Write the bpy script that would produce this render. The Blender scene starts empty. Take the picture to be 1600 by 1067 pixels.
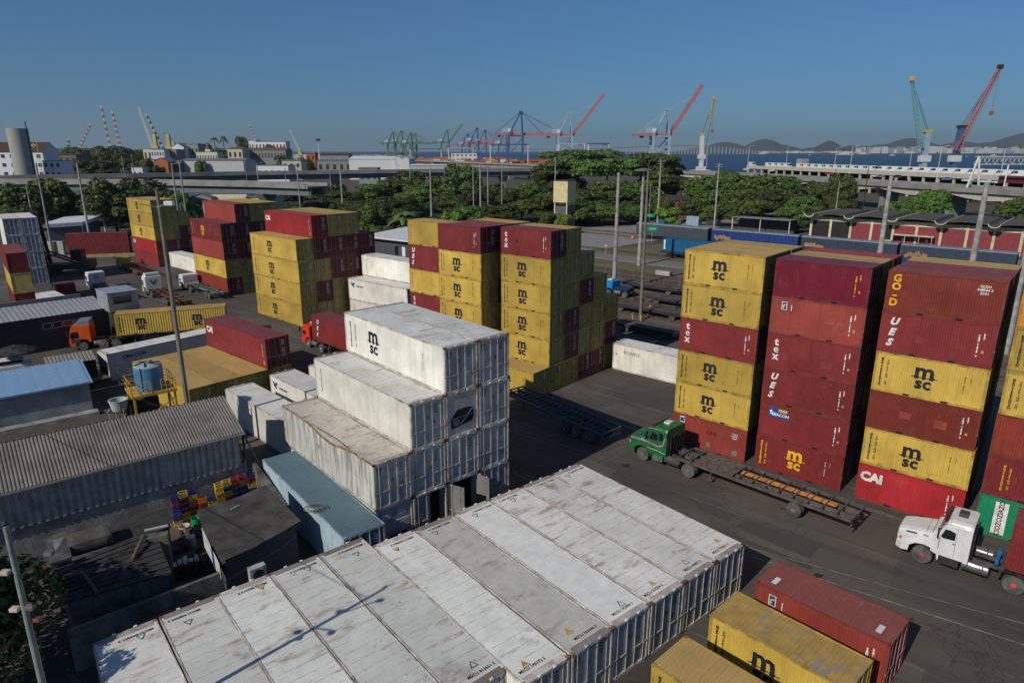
import bpy, bmesh, math, random
import numpy as np
from mathutils import Vector, Matrix
R = math.radians
random.seed(7)
SC = bpy.context.scene
COL = SC.collection
# ---------------------------------------------------------------- camera, light
CAM_H = 22.611; PITCH = R(15.9208); FPX = 1043.06
cam = bpy.data.cameras.new('camera'); co = bpy.data.objects.new('camera', cam); COL.objects.link(co)
cam.sensor_width = 36; cam.lens = FPX / 1600 * 36; cam.clip_start = 0.5; cam.clip_end = 60000
co.location = (0, 0, CAM_H); co.rotation_euler = (R(90) - PITCH, 0, 0)
SC.camera = co
SUN_AZ = R(227); SUN_EL = R(34.8)          # where the sun stands
w = bpy.data.worlds.new('World'); SC.world = w; w.use_nodes = True
nt = w.node_tree; bg = nt.nodes['Background']
sky = nt.nodes.new('ShaderNodeTexSky'); sky.sky_type = 'NISHITA'; sky.sun_disc = False
sky.sun_elevation = SUN_EL; sky.sun_rotation = R(90) - SUN_AZ
sky.air_density = 6.5; sky.dust_density = 0.0; sky.ozone_density = 10.0; sky.altitude = 13000
HAZE = 0.00005
nt.links.new(sky.outputs[0], bg.inputs[0]); bg.inputs[1].default_value = 0.058
sl = bpy.data.lights.new('sun', 'SUN'); so = bpy.data.objects.new('sun', sl); COL.objects.link(so)
sl.energy = 3.35; sl.angle = R(0.5); sl.color = (1.0, 0.93, 0.82)
sd = Vector((math.cos(SUN_AZ)*math.cos(SUN_EL), math.sin(SUN_AZ)*math.cos(SUN_EL), math.sin(SUN_EL)))
so.rotation_euler = sd.to_track_quat('Z', 'Y').to_euler()
SC.view_settings.view_transform = 'Standard'; SC.view_settings.look = 'None'
SC.view_settings.exposure = 0.0; SC.view_settings.gamma = 1.0
SC.render.engine = 'CYCLES'
SC.cycles.max_bounces = 5; SC.cycles.diffuse_bounces = 2; SC.cycles.glossy_bounces = 2
SC.cycles.transparent_max_bounces = 4; SC.cycles.volume_bounces = 0
# ---------------------------------------------------------------- survey helpers
def at(px, py, z=0.0):
    """where a sight line of the survey photo meets height z"""
    a = (px-800)/FPX; b = -(py-533.5)/FPX
    d = Vector((a, math.cos(PITCH)+b*math.sin(PITCH), -math.sin(PITCH)+b*math.cos(PITCH)))
    t = (z-CAM_H)/d.z
    return Vector((d.x*t, d.y*t, z))
def wp(px, py, D):
    """where a sight line meets the vertical plane at distance D"""
    a = (px-800)/FPX; b = -(py-533.5)/FPX
    d = Vector((a, math.cos(PITCH)+b*math.sin(PITCH), -math.sin(PITCH)+b*math.cos(PITCH)))
    t = D/d.y
    return Vector((d.x*t, D, CAM_H+d.z*t))
LX, LY = math.cos(R(-42)), math.sin(R(-42)); SX, SY = math.cos(R(48)), math.sin(R(48))
def SLp(s, l, z=0): return Vector((s*SX+l*LX, s*SY+l*LY, z))
def TR(x=0, y=0, z=0, rz=0, rx=0, ry=0, s=1):
    return Matrix.Translation((x, y, z)) @ Matrix.Rotation(rz, 4, 'Z') @ Matrix.Rotation(ry, 4, 'Y') @ Matrix.Rotation(rx, 4, 'X') @ Matrix.Diagonal((s, s, s, 1))
# ---------------------------------------------------------------- mesh building
class MB:
    def __init__(s): s.v = []; s.f = []; s.m = []; s.M = Matrix.Identity(4); s.mi = 0
    def add(s, vs, fs, mi=None):
        n = len(s.v); M = s.M
        s.v += [tuple(M @ Vector(p)) for p in vs]
        s.f += [tuple(i+n for i in f) for f in fs]
        s.m += [s.mi if mi is None else mi]*len(fs); return s
    def box(s, x0, x1, y0, y1, z0, z1, mi=None):
        return s.add([(x0,y0,z0),(x1,y0,z0),(x1,y1,z0),(x0,y1,z0),(x0,y0,z1),(x1,y0,z1),(x1,y1,z1),(x0,y1,z1)],
              [(0,3,2,1),(4,5,6,7),(0,1,5,4),(1,2,6,5),(2,3,7,6),(3,0,4,7)], mi)
    def bbox(s, x0, x1, y0, y1, z0, z1, b=.03, mi=None):
        """box with chamfered edges"""
        xs=(x0,x0+b,x1-b,x1); ys=(y0,y0+b,y1-b,y1); zs=(z0,z0+b,z1-b,z1)
        bm = bmesh.new(); r = bmesh.ops.create_cube(bm, size=1)
        for v in bm.verts: v.co = Vector(((x0+x1)/2+v.co.x*(x1-x0),(y0+y1)/2+v.co.y*(y1-y0),(z0+z1)/2+v.co.z*(z1-z0)))
        bmesh.ops.bevel(bm, geom=bm.edges[:], offset=b, segments=2, affect='EDGES', profile=.6)
        bm.verts.index_update(); s.add([v.co[:] for v in bm.verts], [tuple(v.index for v in f.verts) for f in bm.faces], mi); bm.free(); return s
    def quad(s, a, b, c, d, mi=None): return s.add([a,b,c,d], [(0,1,2,3)], mi)
    def slab(s, pts, t, mi=None):
        """thick plate under a ring of 3D points"""
        n = len(pts); lo = [(p[0],p[1],p[2]-t) for p in pts]
        return s.add([tuple(p) for p in pts]+lo, [tuple(range(n)), tuple(range(2*n-1,n-1,-1))]+[(i,i+n,(i+1)%n+n,(i+1)%n) for i in range(n)], mi)
    def prism(s, xy, z0, z1, mi=None):
        n = len(xy)
        return s.add([(p[0],p[1],z0) for p in xy]+[(p[0],p[1],z1) for p in xy],
              [tuple(range(n-1,-1,-1)), tuple(range(n,2*n))]+[(i,(i+1)%n,(i+1)%n+n,i+n) for i in range(n)], mi)
    def side(s, xz, y0, y1, mi=None):
        """outline in x,z pulled along y"""
        n = len(xz)
        return s.add([(p[0],y0,p[1]) for p in xz]+[(p[0],y1,p[1]) for p in xz],
              [tuple(range(n)), tuple(range(2*n-1,n-1,-1))]+[(i,i+n,(i+1)%n+n,(i+1)%n) for i in range(n)], mi)
    def tube(s, a, b, r, r2=None, n=8, mi=None):
        a = Vector(a); b = Vector(b); r2 = r if r2 is None else r2
        d = (b-a); 
        if d.length < 1e-6: return s
        u = d.normalized().orthogonal().normalized(); v = d.normalized().cross(u)
        p = []; 
        for q, rr in ((a, r), (b, r2)):
            p += [tuple(q+(u*math.cos(2*math.pi*i/n)+v*math.sin(2*math.pi*i/n))*rr) for i in range(n)]
        return s.add(p, [tuple(range(n-1,-1,-1)), tuple(range(n,2*n))]+[(i,(i+1)%n,(i+1)%n+n,i+n) for i in range(n)], mi)
    def bar(s, a, b, w, h=None, mi=None):
        """square bar between points"""
        a = Vector(a); b = Vector(b); h = h or w; d = (b-a).normalized()
        u = d.cross(Vector((0,0,1))); u = u.normalized() if u.length > 1e-4 else Vector((1,0,0)); v = u.cross(d)
        p = []
        for q in (a, b):
            for i, j in ((-1,-1),(1,-1),(1,1),(-1,1)): p.append(tuple(q+u*i*w/2+v*j*h/2))
        return s.add(p, [(3,2,1,0),(4,5,6,7),(0,1,5,4),(1,2,6,5),(2,3,7,6),(3,0,4,7)], mi)
    def lathe(s, prof, axis='Z', n=16, mi=None):
        vs = []; fs = []
        for (r, z) in prof:
            for i in range(n):
                a = 2*math.pi*i/n; c, q = r*math.cos(a), r*math.sin(a)
                vs.append((c, q, z) if axis == 'Z' else ((c, z, q) if axis == 'Y' else (z, c, q)))
        for k in range(len(prof)-1):
            for i in range(n): fs.append((k*n+i, k*n+(i+1)%n, (k+1)*n+(i+1)%n, (k+1)*n+i))
        fs.append(tuple(range(n-1,-1,-1))); fs.append(tuple(range((len(prof)-1)*n, len(prof)*n)))
        return s.add(vs, fs, mi)
    def mesh(s, name, mats):
        me = bpy.data.meshes.new(name); me.from_pydata(s.v, [], s.f)
        for m in (mats if isinstance(mats, (list, tuple)) else [mats]): me.materials.append(m)
        me.polygons.foreach_set('material_index', s.m); me.update()
        bm = bmesh.new(); bm.from_mesh(me); bmesh.ops.recalc_face_normals(bm, faces=bm.faces); bm.to_mesh(me); bm.free()
        return me
    def build(s, name, mats, parent=None, loc=None, rz=0):
        return link(name, s.mesh(name, mats), parent, loc, rz)
def link(name, me, parent=None, loc=None, rz=0):
    o = bpy.data.objects.new(name, me); COL.objects.link(o)
    if parent: o.parent = parent
    if loc is not None: o.location = loc
    if rz: o.rotation_euler = (0, 0, rz)
    return o
LABELS = {}
def tag(o, label=None, cat=None, group=None, kind=None):
    if label:
        n = len(label.split())
        if n < 4 or n > 16: print('LABEL LENGTH', n, label)
        if label in LABELS and not group: print('DUP LABEL', label)
        LABELS[label] = 1; o['label'] = label
    if cat: o['category'] = cat
    if group: o['group'] = group
    if kind: o['kind'] = kind
    return o
def thing(name, label, cat, loc=(0,0,0), rz=0, group=None):
    o = bpy.data.objects.new(name, None); COL.objects.link(o); o.empty_display_size = .2
    o.location = loc; o.rotation_euler = (0, 0, rz)
    return tag(o, label, cat, group)
CH = {}
def kids(o): return [c for c in o.children]
def copy_tree(o, loc=None, rz=None, label=None, group=None, parent=None):
    c = o.copy(); COL.objects.link(c)
    if parent: c.parent = parent
    if loc is not None: c.location = loc
    if rz is not None: c.rotation_euler = (0, 0, rz)
    if label: tag(c, label)
    if group: c['group'] = group
    for ch in kids(o): copy_tree(ch, parent=c)
    return c
# ---------------------------------------------------------------- materials
def sr(r, g, b):
    f = lambda c: (c/255/12.92 if c/255 <= .04045 else ((c/255+.055)/1.055)**2.4)
    return (f(r), f(g), f(b))
MATS = {}
def pm(name, col, rough=.6, metal=0, var=.12, vs=1.5, rust=0, rcol=(.09,.035,.015), streak=0, scol=(.03,.025,.02),
       dust=0, dcol=(.25,.23,.2), bump=0, bs=20, spec=.4, orand=.08, emis=0, alpha=1, ribs=None, spots=0, stain=0, slo=.55, xstreak=None):
    """paint, concrete, steel: base colour with patches, vertical streaks, rust spots and settled dust"""
    if name in MATS: return MATS[name]
    m = bpy.data.materials.new(name); m.use_nodes = True; t = m.node_tree; N = t.nodes; L = t.links
    b = N['Principled BSDF']; b.inputs['Roughness'].default_value = rough; b.inputs['Metallic'].default_value = metal
    b.inputs['Specular IOR Level'].default_value = spec
    if len(col) == 3: col = (*col, 1)
    tc = N.new('ShaderNodeTexCoord'); oi = N.new('ShaderNodeObjectInfo')
    va = N.new('ShaderNodeVectorMath'); va.operation = 'MULTIPLY_ADD'; va.inputs[1].default_value = (1,1,1)
    cx = N.new('ShaderNodeVectorMath'); cx.operation = 'SCALE'; cx.inputs[3].default_value = 37.0
    L.new(oi.outputs['Location'], cx.inputs[0]); L.new(tc.outputs['Object'], va.inputs[0]); L.new(cx.outputs[0], va.inputs[2])
    P = va.outputs[0]
    def noise(sc, det=4, vec=P, scale=None, ro=.6):
        n = N.new('ShaderNodeTexNoise'); n.inputs['Scale'].default_value = sc; n.inputs['Detail'].default_value = det; n.inputs['Roughness'].default_value = ro
        if scale:
            mp = N.new('ShaderNodeMapping'); mp.inputs['Scale'].default_value = scale; L.new(vec, mp.inputs[0]); vec = mp.outputs[0]
        L.new(vec, n.inputs['Vector']); return n.outputs[0]
    def ramp(src, a, c):
        r = N.new('ShaderNodeMapRange'); r.inputs[1].default_value = a; r.inputs[2].default_value = c; L.new(src, r.inputs[0]); return r.outputs[0]
    def mix(fac, c1, c2, bt='MIX', k=1.0):
        x = N.new('ShaderNodeMix'); x.data_type = 'RGBA'; x.blend_type = bt
        if k != 1.0:
            mm = N.new('ShaderNodeMath'); mm.operation = 'MULTIPLY'; mm.inputs[1].default_value = k; L.new(fac, mm.inputs[0]); fac = mm.outputs[0]
        L.new(fac, x.inputs[0])
        for s_, c in ((6, c1), (7, c2)):
            if isinstance(c, tuple): x.inputs[s_].default_value = c if len(c) == 4 else (*c, 1)
            else: L.new(c, x.inputs[s_])
        return x.outputs[2]
    dk = tuple(c*(1-2.2*var) for c in col[:3]); lt = tuple(min(1, c*(1+1.6*var)) for c in col[:3])
    c = mix(ramp(noise(vs), .3, .7), dk, lt)
    if orand:
        hs = N.new('ShaderNodeHueSaturation'); mr = N.new('ShaderNodeMapRange'); mr.inputs[3].default_value = 1-orand*2; mr.inputs[4].default_value = 1+orand
        L.new(oi.outputs['Random'], mr.inputs[0]); L.new(mr.outputs[0], hs.inputs['Value']); L.new(c, hs.inputs['Color']); c = hs.outputs[0]
    if streak: c = mix(ramp(noise(1, 5, scale=(3.2,3.2,.25)), slo, slo+.25), c, scol, k=streak)
    if dust:
        c = mix(ramp(noise(2.3, 6), .4, .75), c, dcol, k=dust)
    if stain:
        c = mix(ramp(noise(.42, 6, ro=.65), .60, .72), c, (.16,.11,.09), k=stain)
        c = mix(ramp(noise(.8, 7, scale=(1.6,.5,1), ro=.7), .56, .68), c, (.27,.185,.11), k=min(1, stain*1.2))
    if spots:
        c = mix(ramp(noise(3.4, 3, ro=.5), .735, .755), c, (.03,.025,.025), k=spots)
    if ribs:
        per, st_, rc = ribs; sx_ = N.new('ShaderNodeSeparateXYZ'); L.new(tc.outputs['Object'], sx_.inputs[0]); wv = N.new('ShaderNodeMath'); wv.operation = 'PINGPONG'; wv.inputs[1].default_value = per/2; L.new(sx_.outputs[0], wv.inputs[0])
        g_ = ramp(wv.outputs[0], per*.06, 0); gm = N.new('ShaderNodeMath'); gm.operation = 'MULTIPLY'; L.new(g_, gm.inputs[0]); L.new(ramp(noise(1.1, 7, scale=(.6,2.2,1), ro=.7), .38, .62), gm.inputs[1])
        c = mix(gm.outputs[0], c, rc, k=st_)
    if xstreak:
        c = mix(ramp(noise(.9, 6, scale=(2.6,.45,1), ro=.65), .57, .62), c, xstreak, k=.7)
    if rust:
        c = mix(ramp(noise(1.3, 9, scale=(1,1,.8), ro=.75), .67-.12*rust, .7), c, rcol, k=.85)
    L.new(c, b.inputs['Base Color'])
    rr = N.new('ShaderNodeMapRange'); rr.inputs[3].default_value = max(.05, rough-.12); rr.inputs[4].default_value = min(1, rough+.12)
    L.new(noise(3), rr.inputs[0]); L.new(rr.outputs[0], b.inputs['Roughness'])
    if bump:
        bp = N.new('ShaderNodeBump'); bp.inputs['Strength'].default_value = bump; bp.inputs['Distance'].default_value = .03
        L.new(noise(bs, 5), bp.inputs['Height']); L.new(bp.outputs[0], b.inputs['Normal'])
    if emis:
        b.inputs['Emission Color'].default_value = col; b.inputs['Emission Strength'].default_value = emis
    MATS[name] = m; return m
def glass(name='window_glass', col=(.01,.013,.016)):
    if name in MATS: return MATS[name]
    m = bpy.data.materials.new(name); m.use_nodes = True; b = m.node_tree.nodes['Principled BSDF']
    b.inputs['Base Color'].default_value = (*col, 1); b.inputs['Roughness'].default_value = .08; b.inputs['Specular IOR Level'].default_value = .6
    MATS[name] = m; return m
BLACK = pm('black_rubber', (.012,.012,.013), .85, var=.15, dust=.25)
TYRE = pm('tyre_rubber', (.075,.07,.064), .9, var=.25, dust=.6, dcol=(.2,.185,.165))
STEEL = pm('dark_steel', (.03,.032,.036), .6, .2, rust=.6, dust=.3, dcol=(.1,.085,.07))
GLS = glass()
# ---------------------------------------------------------------- writing
TXT = {}
def text_mesh(txt, size, bold=.0, shear=0, spacing=1, lsp=1, align='CENTER'):
    k = (txt, size, bold, shear, spacing, lsp, align)
    if k in TXT: return TXT[k]
    cu = bpy.data.curves.new('writing', 'FONT'); cu.body = txt; cu.size = size; cu.align_x = align; cu.align_y = 'CENTER'
    cu.offset = bold; cu.shear = shear; cu.space_character = spacing; cu.space_line = lsp; cu.resolution_u = 2; cu.fill_mode = 'FRONT'
    o = bpy.data.objects.new('writing', cu); COL.objects.link(o)
    bpy.context.view_layer.update()
    me = bpy.data.meshes.new_from_object(o.evaluated_get(bpy.context.evaluated_depsgraph_get()))
    bpy.data.objects.remove(o); bpy.data.curves.remove(cu)
    TXT[k] = me; return me
def add_text(mb, txt, size, pos, frame, mi=0, **kw):
    """frame: (right, up) vectors on the painted face"""
    me = text_mesh(txt, size, **kw); r, u = Vector(frame[0]), Vector(frame[1]); p = Vector(pos)
    mb.add([tuple(p+r*v.co.x+u*v.co.y) for v in me.vertices], [tuple(f.vertices) for f in me.polygons], mi)
# ---------------------------------------------------------------- the setting: land, roads, sea, hills
def groundmat(name, c1, c2, c3, s1=.05, s2=.6, rough=.95, patch=0, fine=18, lines=None, tracks=0, bump=.25, crack=0):
    m = bpy.data.materials.new(name); m.use_nodes = True; t = m.node_tree; N = t.nodes; L = t.links; b = N['Principled BSDF']
    tc = N.new('ShaderNodeTexCoord'); P = tc.outputs['Object']
    mp0 = N.new('ShaderNodeMapping'); mp0.inputs['Rotation'].default_value = (0, 0, R(42)); L.new(P, mp0.inputs[0]); PR = mp0.outputs[0]
    def noise(sc, det=6, scale=None, vec=P, ro=.6):
        n = N.new('ShaderNodeTexNoise'); n.inputs['Scale'].default_value = sc; n.inputs['Detail'].default_value = det; n.inputs['Roughness'].default_value = ro
        if scale: mp = N.new('ShaderNodeMapping'); mp.inputs['Scale'].default_value = scale; L.new(vec, mp.inputs[0]); vec = mp.outputs[0]
        L.new(vec, n.inputs['Vector']); return n.outputs[0]
    def ramp(src, a, c, lo=0, hi=1):
        r = N.new('ShaderNodeMapRange'); r.inputs[1].default_value = a; r.inputs[2].default_value = c; r.inputs[3].default_value = lo; r.inputs[4].default_value = hi; L.new(src, r.inputs[0]); return r.outputs[0]
    def mix(f, a, c, bt='MIX'):
        x = N.new('ShaderNodeMix'); x.data_type = 'RGBA'; x.blend_type = bt; L.new(f, x.inputs[0])
        for s_, q in ((6, a), (7, c)):
            if isinstance(q, tuple): x.inputs[s_].default_value = (*q, 1)
            else: L.new(q, x.inputs[s_])
        return x.outputs[2]
    c = mix(ramp(noise(s1, 5), .35, .65), c1, c2)
    c = mix(ramp(noise(s2, 8, ro=.7), .42, .72), c, c3)
    if tracks:
        c = mix(ramp(noise(1, 4, (.02, .55, 1), PR), .5, .75, 0, tracks), c, tuple(x*.5 for x in c1))
        c = mix(ramp(noise(1, 5, (.05, 1.6, 1), PR), .58, .7, 0, tracks*.8), c, tuple(x*1.8 for x in c2))
    if patch:
        v = N.new('ShaderNodeTexVoronoi'); v.inputs['Scale'].default_value = .14; L.new(PR, v.inputs['Vector'])
        v.distance = 'CHEBYCHEV'; c = mix(ramp(v.outputs['Color'], .3, .9, 0, patch), c, tuple(x*.6 for x in c1))
        c = mix(ramp(noise(.35, 9, ro=.75), .66, .7, 0, .8), c, tuple(x*.35 for x in c1))
        c = mix(ramp(noise(.9, 9, ro=.8), .69, .73, 0, .5), c, tuple(min(1, x*2.6) for x in c2))
    if crack:
        for sc_, wd_ in ((.07, .0035), (.19, .004)):
            nz = noise(sc_, 7, ro=.55); sb = N.new('ShaderNodeMath'); sb.operation = 'SUBTRACT'; sb.inputs[1].default_value = .47; L.new(nz, sb.inputs[0]); ab = N.new('ShaderNodeMath'); ab.operation = 'ABSOLUTE'; L.new(sb.outputs[0], ab.inputs[0])
            c = mix(ramp(ab.outputs[0], wd_*.4, wd_, crack, 0), c, tuple(x*.5 for x in c1))
    c = mix(ramp(noise(fine, 3), .3, .75, 0, .5), c, c3)
    L.new(c, b.inputs['Base Color']); b.inputs['Roughness'].default_value = rough
    bp = N.new('ShaderNodeBump'); bp.inputs['Strength'].default_value = bump; bp.inputs['Distance'].default_value = .05; L.new(noise(fine, 5), bp.inputs['Height']); L.new(bp.outputs[0], b.inputs['Normal'])
    return m
def sheet(name, pts, z, mat, kind='structure', lab=None, cat=None):
    m = MB(); m.add([(p[0], p[1], z) for p in pts], [tuple(range(len(pts)))]); o = m.build(name, mat); tag(o, lab, cat, kind=kind); return o
DIRT = groundmat('dirt', (.075,.062,.047), (.105,.088,.066), (.06,.06,.04))
ASPH = groundmat('yard_asphalt', (.062,.053,.046), (.135,.115,.098), (.088,.075,.063), s1=.09, s2=.35, patch=.85, tracks=.9, crack=.7, fine=25, bump=.3)
ROADM = groundmat('road_asphalt', (.17,.158,.146), (.22,.205,.19), (.16,.148,.135), tracks=.3)
BALL = groundmat('rail_ballast', (.12,.09,.066), (.175,.135,.1), (.085,.065,.05), s1=.1, s2=.9, tracks=.5)
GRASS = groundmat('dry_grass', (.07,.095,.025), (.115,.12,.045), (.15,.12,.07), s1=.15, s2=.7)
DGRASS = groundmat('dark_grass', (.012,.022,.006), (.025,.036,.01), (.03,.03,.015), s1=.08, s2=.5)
PAVE = groundmat('concrete_apron', (.24,.22,.2), (.3,.28,.255), (.2,.185,.165), s1=.04)
land = [(-9000,-80),(4000,-80),(4000,560),(260,560),(180,720),(105,900),(110,2250),(-350,2500),(-700,5200),(-9000,9000)]
sheet('ground', land, 0, DIRT)
yard = [SLp(-60,-140), SLp(-60,60), SLp(66,60), SLp(66,-190), SLp(30,-230)]
sheet('yard_pavement', yard, .004, ASPH)
sheet('yard_apron', [SLp(66.1,-175), SLp(30,-231), SLp(80,-231), SLp(84,-175)], .005, ASPH)
sheet('gravel_yard', [SLp(70,-92), SLp(70,150), SLp(119,150), SLp(119,-170), SLp(85,-170)], .006, BALL)
sheet('road', [SLp(121,-150), SLp(121,170), SLp(128,170), SLp(128,-150)], .012, ROADM)
sheet('plaza_pavement', [SLp(128.1,-135), SLp(128.1,-93), SLp(140,-90), SLp(170,-88), SLp(262,-97), SLp(262,-108), SLp(175,-116), SLp(150,-135)], .009, PAVE)
sheet('street', [SLp(172,-87), SLp(172,190), SLp(180,190), SLp(180,-87)], .010, ROADM)
for nm, pts, z in (('verge', [SLp(119,-150), SLp(119,160), SLp(121,160), SLp(121,-150)], .008), ('median_grass', [SLp(128.2,-92), SLp(128.2,160), SLp(152,160), SLp(152,-84), SLp(140,-88)], .008),
                   ('trackside_grass', [SLp(100,-170), SLp(100,150), SLp(103.5,150), SLp(103.5,-170)], .010), ('trackside_grass', [SLp(112,-170), SLp(112,150), SLp(116,150), SLp(116,-170)], .010),
                   ('corner_grass', [SLp(67,-60), SLp(67,-90), SLp(73,-90), SLp(73,-60)], .010)):
    sheet(nm, pts, z, GRASS, 'stuff', 'low dry '+nm.replace('_', ' ')+(' beside the rail tracks' if 'track' in nm else ' along the road beyond the yard'), 'grass')
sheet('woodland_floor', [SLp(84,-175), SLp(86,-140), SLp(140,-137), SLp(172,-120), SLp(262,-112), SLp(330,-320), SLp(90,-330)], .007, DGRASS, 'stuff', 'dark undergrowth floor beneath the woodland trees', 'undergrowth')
# kerbs and faint painted lines
k = MB()
for s_ in (120.9, 128.0): 
    a0, a1 = SLp(s_,-150), SLp(s_,-93 if s_ > 125 else 150); k.bar((a0.x,a0.y,.07), (a1.x,a1.y,.07), .15, .14)
for p, q in ((SLp(140,-90), SLp(170,-88)), (SLp(170,-88), SLp(262,-97)), (SLp(262,-108), SLp(175,-116)), (SLp(175,-116), SLp(150,-135))): k.bar((p.x,p.y,.07), (q.x,q.y,.07), .18, .14)
tag(k.build('kerbs', pm('kerb_concrete', (.2,.19,.17), .8)), kind='structure')
k = MB()
def gline(p, q, wd):
    P, Q = at(*p), at(*q); d = (Q-P).normalized(); n = Vector((-d.y, d.x, 0))*wd/2
    k.add([(v.x, v.y, .0085) for v in (P-n, Q-n, Q+n, P+n)], [(0,1,2,3)])
for s_, e_, wd in (((1170,868),(1330,920),.05), ((1330,920),(1640,1020),.06), ((1152,850),(1420,925),.035), ((800,735),(905,768),.04), ((1420,925),(1640,985),.035)): gline(s_, e_, wd)
tag(k.build('painted_lines', pm('worn_white_paint', (.27,.26,.24), .8, var=.4)), kind='structure')
# repairs, oil stains and tyre scuffs on the yard
rp = random.Random(21); PT = [groundmat('patch_dark', (.056,.049,.043), (.085,.073,.063), (.066,.058,.05), fine=30), groundmat('patch_light', (.085,.074,.065), (.12,.104,.09), (.09,.078,.068), fine=30), groundmat('oil_stain', (.018,.016,.015), (.03,.027,.024), (.024,.022,.02), rough=.5)]
PP = [(1010,800,5,2.2,0),(1240,850,7,1.6,0),(930,730,3.2,1.4,1),(870,600,6,2.5,1),(1010,600,4,2,0),(1330,890,4,2,1),(1120,800,2.2,1.2,0),(450,460,8,3,0),(380,500,5,2,1),(300,480,7,2.5,0),(500,470,6,2,1),(1150,840,9,.5,0),(980,690,3,.4,1)]
z_ = .0052
for i, (px, py, a_, b_, k_) in enumerate(PP):
    p = at(px, py); z_ += .0001; m = MB(); c_, s_ = math.cos(R(-44+rp.uniform(-6,6))), math.sin(R(-44)); q = [(-a_/2,-b_/2),(-a_*.1,-b_/2*rp.uniform(.85,1.1)),(a_/2,-b_/2),(a_/2*rp.uniform(.9,1),b_/2),(0,b_/2*rp.uniform(.9,1.15)),(-a_/2,b_/2)]
    m.add([(p.x+x*c_-y*s_, p.y+x*s_+y*c_, z_) for x, y in q], [tuple(range(6))]); tag(m.build('pavement_patch', PT[k_]), kind='structure')
for i in range(26):
    px, py = rp.choice(((rp.uniform(860,1450), 0),(rp.uniform(250,560),1))); py = (rp.uniform(700,900)+ (px-1000)*.28) if py == 0 else rp.uniform(440,520)
    p = at(px, py); z_ += .0001; n_ = 11; r_ = rp.uniform(.08,.32); m = MB(); m.add([(p.x+r_*rp.uniform(.5,1.2)*math.cos(t*2*math.pi/n_)*1.5, p.y+r_*rp.uniform(.5,1.2)*math.sin(t*2*math.pi/n_), z_) for t in range(n_)], [tuple(range(n_))]); tag(m.build('oil_stain', PT[2]), kind='structure')
# rail tracks
rail = pm('rail_steel', (.16,.11,.08), .5, .5, var=.2); slp = pm('sleeper_wood', (.06,.05,.04), .9)
for s_ in (76.5, 82, 88, 94, 106, 110, 133, 158, 164):
    m = MB(); ln = 230 if s_ > 74 else 0
    for i in range(int(250/.9)):
        p = SLp(s_, -100+i*.9); m.M = TR(p.x, p.y, 0, R(-42)); m.box(-.11, .11, -1.25, 1.25, .01, .05, 1)
    m.M = Matrix.Identity(4)
    for o_ in (-.8, .8): a0, a1 = SLp(s_+o_, -170), SLp(s_+o_, 160); m.bar((a0.x,a0.y,.12), (a1.x,a1.y,.12), .07, .14, 0)
    tag(m.build('rail_track', [rail, slp]), kind='structure')
# sea
sm = bpy.data.materials.new('sea_water'); sm.use_nodes = True; t = sm.node_tree; b = t.nodes['Principled BSDF']
b.inputs['Base Color'].default_value = (.006,.02,.04,1); b.inputs['Roughness'].default_value = .35; b.inputs['Specular IOR Level'].default_value = .25
n_ = t.nodes.new('ShaderNodeTexNoise'); n_.inputs['Scale'].default_value = .06; n_.inputs['Detail'].default_value = 8; tc = t.nodes.new('ShaderNodeTexCoord'); t.links.new(tc.outputs['Object'], n_.inputs['Vector'])
bp = t.nodes.new('ShaderNodeBump'); bp.inputs['Strength'].default_value = .6; bp.inputs['Distance'].default_value = 3; t.links.new(n_.outputs[0], bp.inputs['Height']); t.links.new(bp.outputs[0], b.inputs['Normal'])
sheet('sea', [(-15000,400),(15000,400),(15000,23000),(-15000,23000)], -1.5, sm)
# hills behind the bay and inland
def ridge(name, bumps, depth, mat, seed, y0):
    rd = np.random.default_rng(seed); xs = [b_[0] for b_ in bumps]; x0 = min(b_[0]-b_[2]*2.2 for b_ in bumps); x1 = max(b_[0]+b_[2]*2.2 for b_ in bumps)
    nx, ny = 220, 22; X = np.linspace(x0, x1, nx); Y = np.linspace(-1, 1, ny); vs = []
    ph = rd.uniform(0, 6.28, 24); fr = rd.uniform(3, 60, 24)
    for yy in Y:
        for x in X:
            z = 0
            for (bx, bh, bw, off) in bumps:
                z = max(z, bh*math.exp(-((x-bx)/bw)**2*1.3-((yy-off)**2)*3.0))+.12*bh*math.exp(-((x-bx)/bw)**2*.8-(yy-off)**2*2)
            u = (x-x0)/(x1-x0)
            nz = sum(math.sin(fr[k_]*u*(1+.2*math.sin(k_))+ph[k_]+yy*3*math.cos(k_*1.7))/(1+fr[k_]*.12) for k_ in range(24))
            vs.append((x, y0+yy*depth, -3+z*(1+.07*nz)))
    fs = [(j*nx+i, j*nx+i+1, (j+1)*nx+i+1, (j+1)*nx+i) for j in range(ny-1) for i in range(nx-1)]
    m = MB(); m.add(vs, fs); o = m.build(name, mat); tag(o, kind='structure')
    for p in o.data.polygons: p.use_smooth = True
HILL = groundmat('hill_forest', (.03,.045,.02), (.05,.06,.03), (.07,.06,.04), s1=.003, s2=.02, fine=.05)
def hb(px, py, D, w, off=0): p = wp(px, py, D); return (p.x, (p.z+3)*.84, w/FPX*D, off)
ridge('hills', [hb(1140,223,11000,40), hb(1200,217,11000,34), hb(1230,226,11000,30), hb(1410,217,11500,45), hb(1365,226,11500,40), hb(1480,222,11500,40), hb(1330,227,11500,30), hb(1585,209,11500,60), hb(1530,222,11500,45), hb(1660,215,11500,70), hb(1100,229,11500,40)], 900, HILL, 3, 11200)
ridge('hills', [hb(1297,219,7600,22), hb(1330,228,7600,22), hb(1268,231,7600,18)], 350, HILL, 5, 7600)
ridge('hills', [hb(95,230,6000,70), hb(20,232,6000,60), hb(190,233,6000,60), hb(270,236,6000,40), hb(-80,230,6000,80)], 700, HILL, 8, 6200)
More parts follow.
